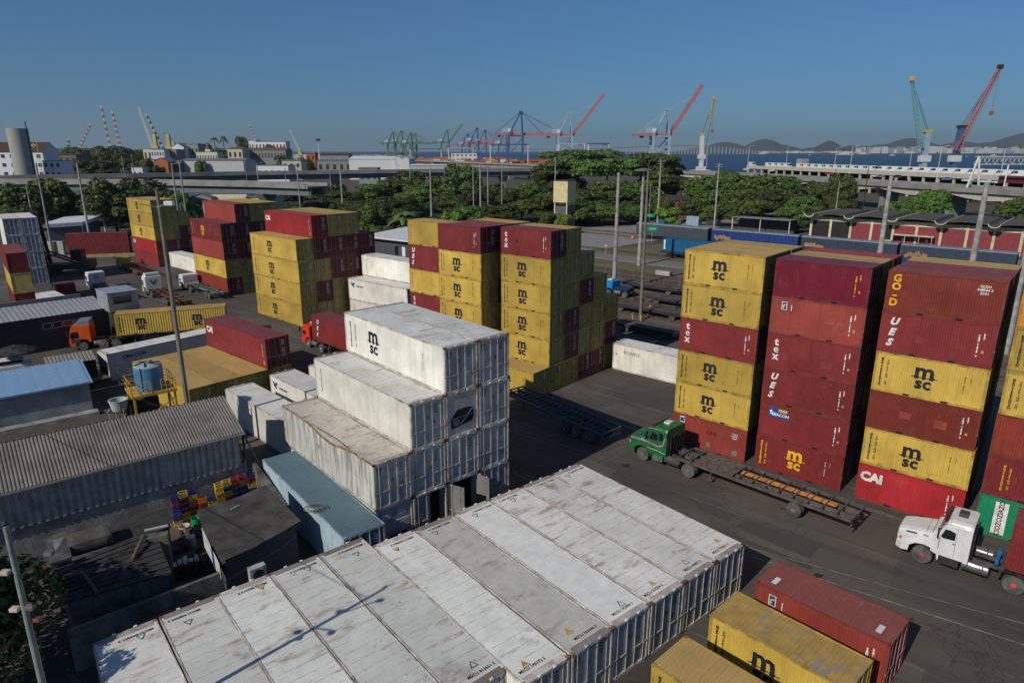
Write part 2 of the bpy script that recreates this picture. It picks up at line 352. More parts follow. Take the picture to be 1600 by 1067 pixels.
# ---------------------------------------------------------------- containers
W_ = 2.438; HS = 2.591; HH = 2.896; L20 = 6.058; L40 = 12.192
PAINT = {  # kind: (side, roof, door, streak, rust)
 'Y': (sr(200,168,76), sr(186,154,92), sr(172,156,96), .25, .45),
 'M': (sr(128,44,44), sr(132,66,68), sr(98,32,36), .25, .15),
 'P': (sr(122,18,44), sr(118,56,76), sr(84,16,32), .1, .05),
 'R': (sr(164,40,46), sr(150,66,66), sr(130,30,32), .2, .1),
 'O': (sr(146,62,52), sr(140,78,72), sr(110,44,36), .3, .2),
 'B': (sr(132,52,38), sr(140,70,58), sr(100,40,30), .35, .15),
 'G': (sr(24,128,92), sr(40,120,100), sr(20,100,72), .15, .15),
 'W': (sr(228,225,214), sr(226,226,219), sr(142,152,162), .3, .35),
 'X': (sr(216,215,206), sr(206,198,184), sr(144,152,158), .95, .9),
 'T': (sr(172,194,206), sr(88,116,126), sr(90,116,132), .4, .7),
 'D': (sr(50,56,64), sr(70,76,82), sr(44,50,58), .2, .1),
 'C': (sr(205,140,60), sr(200,140,70), sr(160,110,50), .2, .1)}
CNAME = {'Y':'yellow','M':'maroon','P':'magenta','R':'bright red','O':'orange-red','B':'brown','G':'green','W':'white','X':'rust-streaked white','T':'pale blue','D':'dark grey','C':'orange'}
def paint(k, part):
    side, roof, door, st, ru = PAINT[k]
    if part == 'side': return pm('paint_side_'+CNAME[k], side, .5, rust=ru*.8, streak=min(1,st*1.7), scol=tuple(c*.5 for c in side) if k != 'X' else (.07,.062,.05), slo=.46 if k == 'X' else .5, var=.11, vs=.4, stain=.12 if k not in 'WXT' else 0, orand=.13, dust=.12, dcol=tuple(min(1, c*.8+.08) for c in side))
    if part == 'roof': return pm('paint_roof_'+CNAME[k], roof, .6, rust=ru*(1.3 if k in 'WX' else 1), var=.07, vs=.35, dust=.3, dcol=(.4,.37,.33) if k in 'WX' else tuple(c*.7+.08 for c in roof), stain=.65 if k in 'WX' else .3, spots=.8 if k in 'WX' else .3, ribs=(.62,.75,(.22,.17,.12)) if k in 'WX' else (.42,.55,tuple(c*.35 for c in roof)), rcol=(.17,.1,.055) if k in 'WX' else (.12,.05,.025))
    if part == 'door': return pm('paint_door_'+CNAME[k], door, .55, rust=ru, streak=st, var=.12)
    if part == 'frame': return pm('paint_frame_'+CNAME[k], tuple(c*.85 for c in side), .6, rust=(1.9 if k in 'WX' else 1.5)+ru, rcol=(.15,.075,.04) if k in 'WX' else (.12,.055,.028), var=.15)
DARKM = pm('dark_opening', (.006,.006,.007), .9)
RODM = {'W': pm('galvanised_rod', (.5,.48,.42), .5, .3, rust=.9), 'X': pm('galvanised_rod', (.5,.48,.42)), 'Y': pm('rod_yellow', sr(180,140,60), .6, rust=.6),
        'M': pm('rod_pinkish', sr(165,120,120), .6, rust=.5)}
def corr(mb, p0, ux, up, nrm, length, h, period, depth, mi):
    """trapezoid corrugation running along ux, ridges along up; outermost plane at p0"""
    n = max(1, round(length/period)); T = length/n; prof = []
    for i in range(n):
        a = i*T
        prof += [(a, 0), (a+T*.28, 0), (a+T*.5, -depth), (a+T*.78, -depth)]
    prof.append((length, 0))
    p0 = Vector(p0); ux = Vector(ux); up = Vector(up); nrm = Vector(nrm); vs = []
    for (a, d) in prof:
        q = p0+ux*a+nrm*d; vs += [tuple(q), tuple(q+up*h)]
    mb.add(vs, [(2*i, 2*i+2, 2*i+3, 2*i+1) for i in range(len(prof)-1)], mi)
GEO = {}
def cgeo(L, H, reef):
    k = (L, H, reef)
    if k in GEO: return GEO[k]
    hw = W_/2; hl = L/2; b = MB(); per, dep = (.5, .007) if reef else (.278, .034)
    # side walls, end wall
    corr(b, (-hl+.15, -hw+.012, .15), (1,0,0), (0,0,1), (0,-1,0), L-.3, H-.25, per, dep, 0)
    corr(b, (-hl+.15, hw-.012, .15), (1,0,0), (0,0,1), (0,1,0), L-.3, H-.25, per, dep, 0)
    corr(b, (-hl+.012, -hw+.1, .15), (0,1,0), (0,0,1), (-1,0,0), W_-.2, H-.25, .27 if not reef else .8, .034 if not reef else .005, 0)
    # frame: posts, rails
    for sx in (-1, 1):
        for sy in (-1, 1):
            x = sx*hl; y = sy*hw
            b.box(min(x, x-sx*.15), max(x, x-sx*.15), min(y, y-sy*.1), max(y, y-sy*.1), .118, H-.118, 1)
            for z in (0, H-.118):
                b.box(min(x+sx*.003, x-sx*.178), max(x+sx*.003, x-sx*.178), min(y+sy*.003, y-sy*.162), max(y+sy*.003, y-sy*.162), z, z+.121, 3)
                b.box(min(x-sx*.06, x-sx*.12), max(x-sx*.06, x-sx*.12), min(y+sy*.001, y+sy*.006), max(y+sy*.001, y+sy*.006), z+.035, z+.085, 2)
    for sy in (-1, 1):
        y = sy*hw
        b.box(-hl+.178, hl-.178, min(y, y-sy*.06), max(y, y-sy*.06), H-.1, H-.005, 1)
        b.box(-hl+.178, hl-.178, min(y, y-sy*.05), max(y, y-sy*.05), .0, .155, 1)
        if not reef:
            for px in ((-1.03, 1.03) if L < 7 else (-.9, .9)): b.box(px-.18, px+.18, min(y, y+sy*.004), max(y, y+sy*.004), .02, .135, 2)
    for x in (-hl, hl-.1): 
        b.box(x, x+.1, -hw+.16, hw-.16, H-.12, H-.004, 1); b.box(x, x+.1, -hw+.16, hw-.16, 0, .15, 1)
    b.box(-hl+.1, hl-.1, -hw+.06, hw-.06, .12, .15, 2)
    # roof
    r = MB()
    if reef:
        corr(r, (-hl+.12, -hw+.05, H-.012), (1,0,0), (0,1,0), (0,0,1), L-.24, W_-.1, .62, .008, 0)
        r.box(-hl+.18, hl-.18, -hw-.001, -hw+.06, H-.02, H+.004, 1)
        for sx in (-1, 1):                                 # lashing lugs on the end rails
            for yy in (-.4, .4): r.box(sx*hl-.05, sx*hl+.05, yy-.07, yy+.07, H-.03, H+.04, 0)
    else:
        corr(r, (-hl+.12, -hw+.05, H-.012), (1,0,0), (0,1,0), (0,0,1), L-.24, W_-.1, .21, .02, 0)
    for sx in (-1, 1): r.box(min(sx*hl, sx*(hl-.35)), max(sx*hl, sx*(hl-.35)), -hw+.165, hw-.165, H-.014, H-.002, 2 if reef else 0)
    # door leaf (right and left), opening at +x
    def leaf(sy):
        d = MB(); y0, y1 = (.01, hw-.1) if sy > 0 else (-hw+.1, -.01); x = hl-.06
        if reef: d.box(x-.05, x, y0, y1, .15, H-.12, 0)
        else:
            n = 5; d.box(x-.05, x-.03, y0, y1, .15, H-.12, 0)
            for i in range(n):
                w_ = (y1-y0)/n; d.box(x-.03, x, y0+w_*i+.03, y0+w_*(i+1)-.05, .2, H-.16, 0)
        for z in (.35, H*.37, H*.63, H-.35):                # hinges
            d.box(x, x+.035, (y1-.06) if sy > 0 else y0-.03, y1+.03 if sy > 0 else y0+.06, z-.06, z+.06, 1)
        return d
    def rods(sy):
        out = []
        for yy in (.28, .88):
            d = MB(); y = sy*yy; x = hl-.025
            d.tube((x, y, .1), (x, y, H-.06), .024, n=6)
            for z in (.13, H-.13): d.box(x-.03, x+.03, y-.06, y+.06, z-.04, z+.04)
            d.box(x-.01, x+.035, min(y, y+sy*.38), max(y, y+sy*.38), 1.05, 1.1)
            out.append(d)
        return out
    GEO[k] = (b, r, leaf(1), leaf(-1), rods(1), rods(-1)); return GEO[k]
CM = {}
CAST = pm('rusty_casting', (.2,.13,.09), .8, var=.3, vs=2, rust=1.4, orand=.3)
ENDR = pm('rusty_roof_end', (.5,.46,.42), .7, var=.15, vs=.8, rust=1.9, rcol=(.22,.13,.085), orand=.3)
def cmesh(L, H, k):
    reef = k in 'WX'; key = (L, H, k)
    if key in CM: return CM[key]
    b, r, l1, l2, r1, r2 = cgeo(L, H, reef)
    s, rf, fr, dr = paint(k, 'side'), paint(k, 'roof'), paint(k, 'frame'), paint(k, 'door')
    rod = RODM['W' if k in 'WXTD' else ('Y' if k in 'YC' else 'M')]
    CM[key] = (b.mesh('body', [s, fr, DARKM, CAST if reef else fr]), r.mesh('roof', [rf, fr, ENDR]), l1.mesh('door', [dr, fr]), l2.mesh('door', [dr, fr]),
               [x.mesh('lock_rod', rod) for x in r1], [x.mesh('lock_rod', rod) for x in r2])
    return CM[key]
INK = {'k': pm('black_lettering', (.016,.017,.022), .6, orand=0, var=.3, vs=2.5, streak=.5, scol=(.07,.065,.04)), 'w': pm('white_lettering', (.72,.7,.66), .6, orand=0),
       'y': pm('yellow_lettering', sr(226,176,40), .6, orand=0), 'b': pm('blue_lettering', sr(30,70,140), .6, orand=0), 'r': pm('dark_red_lettering', sr(110,24,30), .6),
       'g': pm('grey_lettering', sr(110,112,110), .6), 'o': pm('orange_sticker', sr(206,158,70), .6), 'n': pm('brown_lettering', sr(190,120,20), .6)}
def vert(t): return '\n'.join(t)
LG = {}
SF = ((1,0,0), (0,0,1))                 # writing on the long side at -y
EF = ((0,1,0), (0,0,1))                 # writing on the door end at +x
def logo_mesh(L, H, kind):
    key = (L, H, kind)
    if key in LG: return LG[key]
    hl = L/2; y = -W_/2-.004; out = []
    def T(parts, ink, name='logo'):
        d = MB()
        for (txt, size, x, z, kw) in parts: add_text(d, txt, size, (x, y, z), SF, 0, **kw)
        out.append((name, d.mesh(name, INK[ink])))
    def box(x0, x1, z0, z1, ink, name='sticker', dy=0):
        d = MB(); d.box(x0, x1, y-.004-dy, y+.003-dy, z0, z1); out.append((name, d.mesh(name, INK[ink])))
    if kind in ('msc', 'mscy', 'mscw'):
        ink = 'y' if kind == 'mscy' else 'k'; cx = -hl*.1 if L < 7 else -hl*(.15 if kind != 'mscw' else .34); cz = H*.52; s = .92 if L < 7 else 1.05
        d = MB()
        add_text(d, 'm', 1.55*s, (cx, y, cz+.36*s), SF, 0, bold=.045)
        add_text(d, 'sc', 1.12*s, (cx, y, cz-.46*s), SF, 0, bold=.04, spacing=1.05)
        d.box(cx-.75*s, cx+.8*s, y-.002, y+.001, cz-.06*s, cz-.01*s)
        d.box(cx-.6*s, cx-.35*s, y-.002, y+.001, cz-.02*s, cz+.07*s); d.box(cx+.42*s, cx+.6*s, y-.002, y+.001, cz-.02*s, cz+.07*s)
        out.append(('logo', d.mesh('logo', INK[ink])))
        T([(vert('MEDITERRANEAN'), .185, -hl*.86, H*.5, dict(bold=.01, lsp=.78)), (vert('SHIPPING CO'), .185, -hl*.75, H*.5, dict(bold=.006, lsp=.82))], 'k' if kind != 'mscy' else 'y', 'lettering')
        T([(vert('MSCU 482017'), .11, hl*.62, H*.52, dict(bold=.003, lsp=.9)), (vert('22G1'), .11, hl*.72, H*.66, dict(lsp=.9))], 'k' if kind != 'mscy' else 'w', 'code')
    elif kind == 'tex':
        T([('t', .75, -hl*.78, H*.76, dict(bold=.03)), ('e', .78, -hl*.78, H*.56, dict(bold=.008)), ('x', .75, -hl*.78, H*.36, dict(bold=.03))], 'w')
    elif kind == 'ues':
        T([('U', .62, -hl*.76, H*.78, dict(bold=.035, shear=.3)), ('E', .62, -hl*.78, H*.52, dict(bold=.035, shear=.3)), ('S', .62, -hl*.8, H*.26, dict(bold=.035, shear=.3))], 'w')
    elif kind == 'cai':
        T([('CAI', .85, -hl*.72 if L < 7 else -hl*.84, H*.66, dict(bold=.05, spacing=.95))], 'w')
    elif kind == 'gold':
        T([('G', .62, -hl*.82, H*.82, dict(bold=.025)), ('O', .62, -hl*.82, H*.62, dict(bold=.025)), ('D', .62, -hl*.84, H*.24, dict(bold=.025))], 'y')
        box(-hl*.87, -hl*.79, H*.395, H*.425, 'y', 'logo_bar')
        T([('GLDU\n548044 3\n22G1', .2, hl*.66, H*.76, dict(bold=.006))], 'w', 'code')
    elif kind == 'beacon':
        box(-hl*.78, -hl*.33, H*.62, H*.9, 'b', 'sign_board'); box(-hl*.56, -hl*.36, H*.8, H*.88, 'y', 'sign_stripe', .006)
        d = MB(); add_text(d, 'BEACON', .3, (-hl*.51, y-.012, H*.71), SF, 0, bold=.012); add_text(d, 't', .55, (-hl*.73, y-.012, H*.77), SF, 0, bold=.02); out.append(('lettering', d.mesh('lettering', INK['w'])))
    elif kind == 'pp':
        box(-hl*.76, -hl*.64, H*.66, H*.88, 'w', 'sign_board'); box(-hl*.745, -hl*.655, H*.675, H*.865, 'b', 'sign_field', .005)
        d = MB(); d.M = Matrix.Translation((-hl*.70, y-.012, H*.77)); d.add([(-.11,0,-.2),(-.03,0,-.2),(-.01,0,.0),(.12,0,.06),(.12,0,.13),(-.02,0,.1),(-.11,0,.02)], [(0,1,2,3,4,5,6)]); out.append(('emblem', d.mesh('emblem', INK['y'])))
        box(-hl*.545, -hl*.53, H*.66, H*.82, 'w', 'mark')
    elif kind == 'triton':
        box(-hl*.8, -hl*.67, H*.12, H*.92, 'w', 'sign_board'); box(-hl*.79, -hl*.68, H*.76, H*.89, 'b', 'emblem', .005)
        d = MB(); add_text(d, 'TRITON', .3, (-hl*.735, y-.012, H*.42), ((0,0,1), (-1,0,0)), 0, bold=.01); out.append(('lettering', d.mesh('lettering', INK['b'])))
        T([('6 4 G', .34, hl*.08, H*.62, dict(bold=.02))], 'r', 'code'); T([('TCKU\n160064 1\n22G1', .17, hl*.7, H*.72, dict(bold=.004))], 'w', 'lettering')
        for (x, z, s) in ((-.03, .16, .3), (.67, .12, .34)): box(hl*x, hl*x+s*1.1, H*z, H*z+s*1.3, 'g', 'bare_patch')
    elif kind == 'gtxt':
        box(-hl*.72, -hl*.5, H*.1, H*.9, 'w', 'sign_board')
        d = MB(); add_text(d, 'CIOZOZIAZO', .36, (-hl*.61, y-.01, H*.5), ((0,0,1), (-1,0,0)), 0, bold=.01); out.append(('lettering', d.mesh('lettering', INK['k'])))
    elif kind == 'ronos':
        T([('RONOS', .5, -hl*.62, H*.72, dict(bold=.005, spacing=1.2))], 'g')
    elif kind == 'swan':
        d = MB(); d.M = TR(-hl*.84, y, H*.72)
        for (a, b_, r) in ((0, 0, .26), (.3, .2, .18), (-.3, .22, .14), (.2, -.22, .14)):
            d.add([(a+r*math.cos(t*.7), 0, b_+r*math.sin(t*.7)*.8) for t in range(9)], [tuple(range(9))])
        out.append(('emblem', d.mesh('emblem', INK['b']))); T([('CARBOMAR', .3, -hl*.6, H*.68, dict(bold=.005))], 'b', 'lettering')
    elif kind == 'codev':
        T([(vert('MEDITERRANEAN'), .16, -hl*.84, H*.52, dict(lsp=.8, bold=.006))], 'g', 'lettering')
    elif kind == 'bluetxt':
        T([(vert('HAMBURG'), .3, -hl*.93, H*.55, dict(lsp=.8, bold=.02))], 'w', 'lettering')
    elif kind == 'mtxt':
        T([(vert('MEDITERRANEAN'), .155, -hl*.7, H*.5, dict(bold=.006, lsp=.82)), (vert('SHIPPING CO'), .155, -hl*.6, H*.5, dict(bold=.006, lsp=.82))], 'y', 'lettering')
    if kind in ('tex', 'ues', 'beacon', 'pp', 'cai', 'plain', 'yc') and L < 7:
        T([(vert('TEMU 310765 2'), .12, hl*.72, H*.5, dict(bold=.012, lsp=.85)), (vert('22G1'), .12, hl*.8, H*.72, dict(bold=.01, lsp=.85))], 'w' if kind != 'yc' else 'y', 'code')
        box(hl*.79, hl*.83, H*.34, H*.4, 'o', 'sticker'); 
    if kind == 'cai' and L > 7:
        T([(vert('CAIU 847261'), .14, hl*.9, H*.58, dict(bold=.01, lsp=.85))], 'w', 'code'); box(hl*.9, hl*.93, H*.12, H*.25, 'o', 'sticker')
    LG[key] = out; return out
EM = {}
def end_marks(L, H, k, v):
    """lettering and stickers on the door end"""
    key = (L, H, k, v)
    if key in EM: return EM[key]
    x = L/2-.055; rd = random.Random(v*7+len(k)); out = []
    ink = 'w' if k in 'MPROBGD' else ('k' if k in 'WX' else 'w')
    d = MB()
    for j in range(4): add_text(d, ''.join(rd.choice('0123456789') for _ in range(rd.choice((5,7,6)))), .1 if k in 'MPROB' else .08, (x, .58, H*.86-j*.15), EF, 0, bold=.006)
    if k in 'MPROB':
        for j in range(7): add_text(d, ''.join(rd.choice('0123456789KGLBM.') for _ in range(8)), .085, (x, .58, H*.6-j*.13), EF, 0, bold=.004)
    out.append(('code', d.mesh('code', INK[ink])))
    if k in 'WX':
        s = MB()
        for j in range(1):
            yy = rd.uniform(-1, .9); z = rd.uniform(.3, 1.7); s.box(x-.002, x+.004, yy, yy+.16, z, z+.2)
        out.append(('sticker', s.mesh('sticker', INK['o'])))
        s = MB()
        for j in range(2):
            yy = rd.uniform(-.9, .8); z = rd.uniform(.4, 1.8); s.box(x-.002, x+.004, yy, yy+.2, z, z+.24)
        out.append(('plate', s.mesh('plate', INK['g'])))
        if v % 2 == 0:
            s = MB(); add_text(s, 'm', .42, (x+.004, -.85, H*.86), EF, 0, bold=.014); add_text(s, 'sc', .3, (x+.004, -.85, H*.78), EF, 0, bold=.012); out.append(('logo', s.mesh('logo', INK['k'])))
    elif rd.random() < .5:
        s = MB(); yy = rd.uniform(-.8, .6); z = rd.uniform(.5, 1.9); s.box(x-.002, x+.006, yy, yy+.22, z, z+.3); out.append(('sticker', s.mesh('sticker', INK['o' if rd.random() < .3 else 'g'])))
    EM[key] = out; return out
NCON = 0
def container(k, L, H, logo, corner, heading, label, group=None, doors=True, marks=True, dx=0):
    """corner = far-left lower corner of the long side that faces the sun; heading = way the doors face"""
    global NCON; NCON += 1
    a = R(heading); jx = random.uniform(-.03, .03); jy = random.uniform(-.02, .02)
    lx, ly = L/2+jx+dx, W_/2+jy
    p = (corner[0]+math.cos(a)*lx-math.sin(a)*ly, corner[1]+math.sin(a)*lx+math.cos(a)*ly, corner[2])
    t = thing('shipping_container' if k not in 'WX' else 'refrigerated_container', label, 'container', p, a+R(random.uniform(-.25,.25)), group)
    body, roof, d1, d2, r1, r2 = cmesh(L, H, k)
    link('body', body, t); link('roof', roof, t)
    if k in 'MOB' and L < 7 and logo and random.random() < .6:
        for _ in range(random.choice((1,1,2))):
            px_ = random.choice((random.uniform(-L*.2, -L*.14), random.uniform(L*.1, L*.3))); pw = random.uniform(.25,.7); pz = random.uniform(.2,1.3); m = MB(); m.box(px_, px_+pw, -W_/2-.0055, -W_/2-.003, pz, pz+random.uniform(.25,.6))
            m.build('repair_patch', pm('patch_'+CNAME[k], tuple(min(1, c*random.uniform(1.1,1.25)+.008) for c in PAINT[k][0]), .7, var=.15, streak=.3), t)
    if doors:
        for dm, rr in ((d1, r1), (d2, r2)):
            d = link('door', dm, t)
            for r in rr: link('lock_rod', r, d)
        if marks:
            for nm, me in end_marks(L, H, k, random.randint(0, 6)): link(nm, me, t)
    else:
        e = MB(); e.box(L/2-.1, L/2-.04, -W_/2+.1, W_/2-.1, .15, H-.12); e.build('end_wall', paint(k, 'door'), t)
    if logo:
        jl = random.uniform(-.14, .14); jh = random.uniform(-.07, .07)
        for nm, me in logo_mesh(L, H, logo): link(nm, me, t, (jl, 0, jh) if nm == 'logo' and logo.startswith('msc') else None)
    return t
ORD = ['bottom', 'second', 'third', 'fourth', 'fifth', 'top']
COLN = ['front', 'second', 'third', 'fourth', 'fifth', 'sixth']
LOGON = {'msc':'black logo', 'mscy':'yellow logo', 'mscw':'black logo', 'tex':'white tex letters', 'ues':'white UES letters', 'cai':'white CAI letters', 'gold':'yellow GOLD letters',
         'beacon':'blue name board', 'pp':'small emblem', 'triton':'white upright board', 'gtxt':'white text board', 'mtxt':'yellow side lettering', 'bluetxt':'upright lettering', 'yc':'yellow code'}
def block(origin, heading, L, H, cols, where, group, gap=.05, start=0, marks=True, cnames=None):
    """cols: list of columns, front one first; each column a list from the ground up of 'K:logo'"""
    a = R(heading)
    for ci, colm in enumerate(cols):
        oy = (ci+start)*(W_+gap)
        n = len(colm)
        cn = (cnames or COLN)[ci]
        for ti, sp in enumerate(colm):
            if not sp: continue
            k, _, lg = sp.partition(':')
            corner = (origin[0]-math.sin(a)*oy, origin[1]+math.cos(a)*oy, ti*(H+.004))
            tn = 'top' if ti == n-1 and n > 1 else ORD[ti]
            lab = f"{CNAME[k]} container{', '+LOGON[lg] if lg in LOGON else ''}, {tn} tier, {cn} column, {where}" if n > 1 else f"{CNAME[k]} container{', '+LOGON[lg] if lg in LOGON else ''}, alone in {cn} column, {where}"
            container(k, L, H, lg, corner, heading, lab, group, marks=marks)
# tall stacks on the right
block((12.97,49.90), -41.52, L20, HS, [['O:triton','Y:msc','Y:msc','M:tex','Y:msc','Y:msc'], ['M','Y','Y','M','Y','Y'], ['Y','M','Y','Y','Y','Y']], 'stack behind green truck cab', 'containers in the stack behind the green truck')
block((18.07,45.44), -41.94, L20, HS, [['M:mscy','M:beacon','M:ues','M:tex','O:pp','P:yc'], ['M','M','Y','M','M','Y'], ['M','Y','M','M','Y','R']], "stack behind green truck's trailer", 'containers in the stack behind the flat trailer')
block((23.27,40.79), -40.85, L20, HS, [['R:cai','Y:msc','B:plain','Y:msc','M:ues','B:gold'], ['M','M','Y','M','Y','M'], ['Y','M','M','Y','M','Y']], 'stack behind white truck', 'containers in the stack behind the white truck')
K0 = at(1519.6, 828.4)
block((K0.x, K0.y), -41, L20, HS, [['G:gtxt','M:mtxt','B:plain','Y:msc','Y:msc','C'], ['M','M','B','Y','Y','Y']], 'stack at right edge', 'containers in the stack at the right edge')
# centre stacks
block((-1.07,65.05), -39.79, L20, HS, [['Y:msc'], ['Y','Y:msc','Y:msc','Y:msc','Y:msc','M:tex'], ['Y','M','M','Y','Y','Y'], ['M','Y','Y','M','Y'], ['M','Y','Y','Y'], ['Y','M','Y']],
      'stepped stack in centre', 'containers in the stepped centre stack', start=-1, gap=.03)
block((-7.57,68.42), -41.49, L20, HS, [['Y','Y:msc','Y:msc','Y:msc','Y:msc','M:plain'], ['M','Y','Y','M','Y','M'], ['Y','Y','M','Y','Y','Y']], 'narrow stack left of centre stack', 'containers in the narrow stack left of centre')
G2 = at(636.4, 343.5, 6*HS)
block((G2.x, G2.y), -41.5, L20, HS, [['Y','Y','M:tex','Y:codev','M:ues','Y:codev']], 'stack beside white long containers', 'containers in the single stack left of centre')
# forty-foot stacks further left
block((-36.9,94.4), -42.2, L40, HH, [['Y:msc']*4, ['Y','M','Y','M','R:cai'], ['Y','Y','M','M','Y'], ['Y','Y','M','M','Y'], ['M','Y','M','M']], 'stack behind red-cab truck', 'long containers in the stack behind the red cab truck')
block((-54.6,114.23), -43.65, L40, HH, [['B:bluetxt','Y:msc','O','M:mscy'], ['Y','Y','M','M','O:bluetxt'], ['M','Y','M','M','Y'], ['M','M','M','M','Y']], 'stack behind small blue-white truck', 'long containers in the stack behind the small blue and white truck')
block((-80.3,141.79), -41.23, L40, HS+.06, [['M','R:cai','Y:msc','Y:msc','Y:msc'], ['M','M','Y','Y','Y'], ['M','M','M','Y'], ['M','M','M'], ['M','M','M']], 'farthest left yellow-topped stack', 'long containers in the far left stack')
# white reefers behind the centre
wa = at(543.8, 434.4, 2*HH); wb = at(564.1, 397.9, 3*HH)
block((wa.x, wa.y), -40, L40, HH, [['W:codev','W:swan']], 'white stack left of narrow stack', 'white containers left of the narrow stack')
block((wb.x, wb.y), -40, L40, HH, [['W','W','W:codev']], 'white stack behind front pair', 'white containers left of the narrow stack', cnames=['rear'])
c0 = at(265.7, 415.7)
container('W', L40, HH, 'codev', (c0.x, c0.y, 0), -42, 'long white container on the ground between the two far left stacks')
c0 = at(956.8, 575.8)
container('W', L40, HH, 'ronos', (c0.x, c0.y, 0), -41.5, 'white long container lettered RONOS beside the stepped centre stack')
BRI = pm('paint_roof_bright', sr(231,231,225), .5, var=.05, dust=.2, dcol=(.5,.48,.43), spots=.5, ribs=(.3,.35,(.42,.4,.36)))
RIB = pm('paint_roof_ribbed', sr(208,207,198), .55, var=.06, dust=.25, dcol=(.4,.36,.3), ribs=(.2,.8,(.3,.25,.19)), stain=.5, rust=.3, rcol=(.2,.12,.06))
SCAR = pm('paint_roof_scarred', sr(190,156,86), .6, var=.1, dust=.3, dcol=(.3,.25,.15), xstreak=(.24,.23,.27), ribs=(.42,.5,(.13,.09,.04)), rust=.5)
def setroof(t, mat):
    for c in t.children:
        if c.name.startswith('roof'): c.material_slots[0].link = 'OBJECT'; c.material_slots[0].material = mat
def warn(t, pts, L):
    for (x, y, col) in pts:
        m = MB(); z = HH+.006; s_ = .2 if x < 0 else -.2; q = [(x-s_,y-.17),(x+s_*.7,y),(x-s_,y+.17)]; [m.bar((*q[i],z),(*q[(i+1)%3],z),.03,.006) for i in range(3)]; m.add([(p_[0]*.6+x*.4,p_[1]*.6+y*.4,z) for p_ in q], [(0,1,2)]) if col == 'o' else None; m.build('warning_triangle', INK[col], t)
def bend(t, cx, cy, rx, ry, dep, rail=False):
    """push the roof (and the top of the near wall) of one container in"""
    f = lambda x, y: -dep*math.exp(-((x-cx)/rx)**2-((y-cy)/ry)**2)
    for c in t.children:
        if c.name.startswith('roof'):
            me = c.data.copy(); bm = bmesh.new(); bm.from_mesh(me); es = [e for e in bm.edges if abs(e.verts[0].co.y-e.verts[1].co.y) > 2]
            bmesh.ops.subdivide_edges(bm, edges=es, cuts=12, use_grid_fill=True)
            for v in bm.verts: v.co.z += f(v.co.x, v.co.y)
            bm.to_mesh(me); bm.free(); c.data = me
        elif c.name.startswith('body') and rail:
            me = c.data.copy(); bm = bmesh.new(); bm.from_mesh(me); hw = W_/2
            kill = [v for v in bm.verts if v.co.y < -hw+.07 and v.co.z > HH-.101 and abs(abs(v.co.x)-(L40/2-.178)) < .001]; bmesh.ops.delete(bm, geom=kill, context='VERTS')
            for v in bm.verts:
                if v.co.y < -hw+.07 and v.co.z > HH-.3 and abs(v.co.x) < L40/2-.2: v.co.z += f(v.co.x, v.co.y)
            bm.to_mesh(me); bm.free(); c.data = me
    if rail:
        rd = random.Random(3); m = MB(); pv = None
        for i in range(49):
            x = -L40/2+.18+i*(L40-.36)/48; q = Vector((x, -W_/2+rd.uniform(-.03,.03), HH-.04+f(x,-W_/2)+rd.uniform(-.03,.03)))
            if pv is not None: m.bar(pv, q, .05, .1)
            pv = q
        m.build('buckled_rail', pm('buckled_rust', (.3,.17,.08), .8, var=.3, vs=4, rust=1), t)
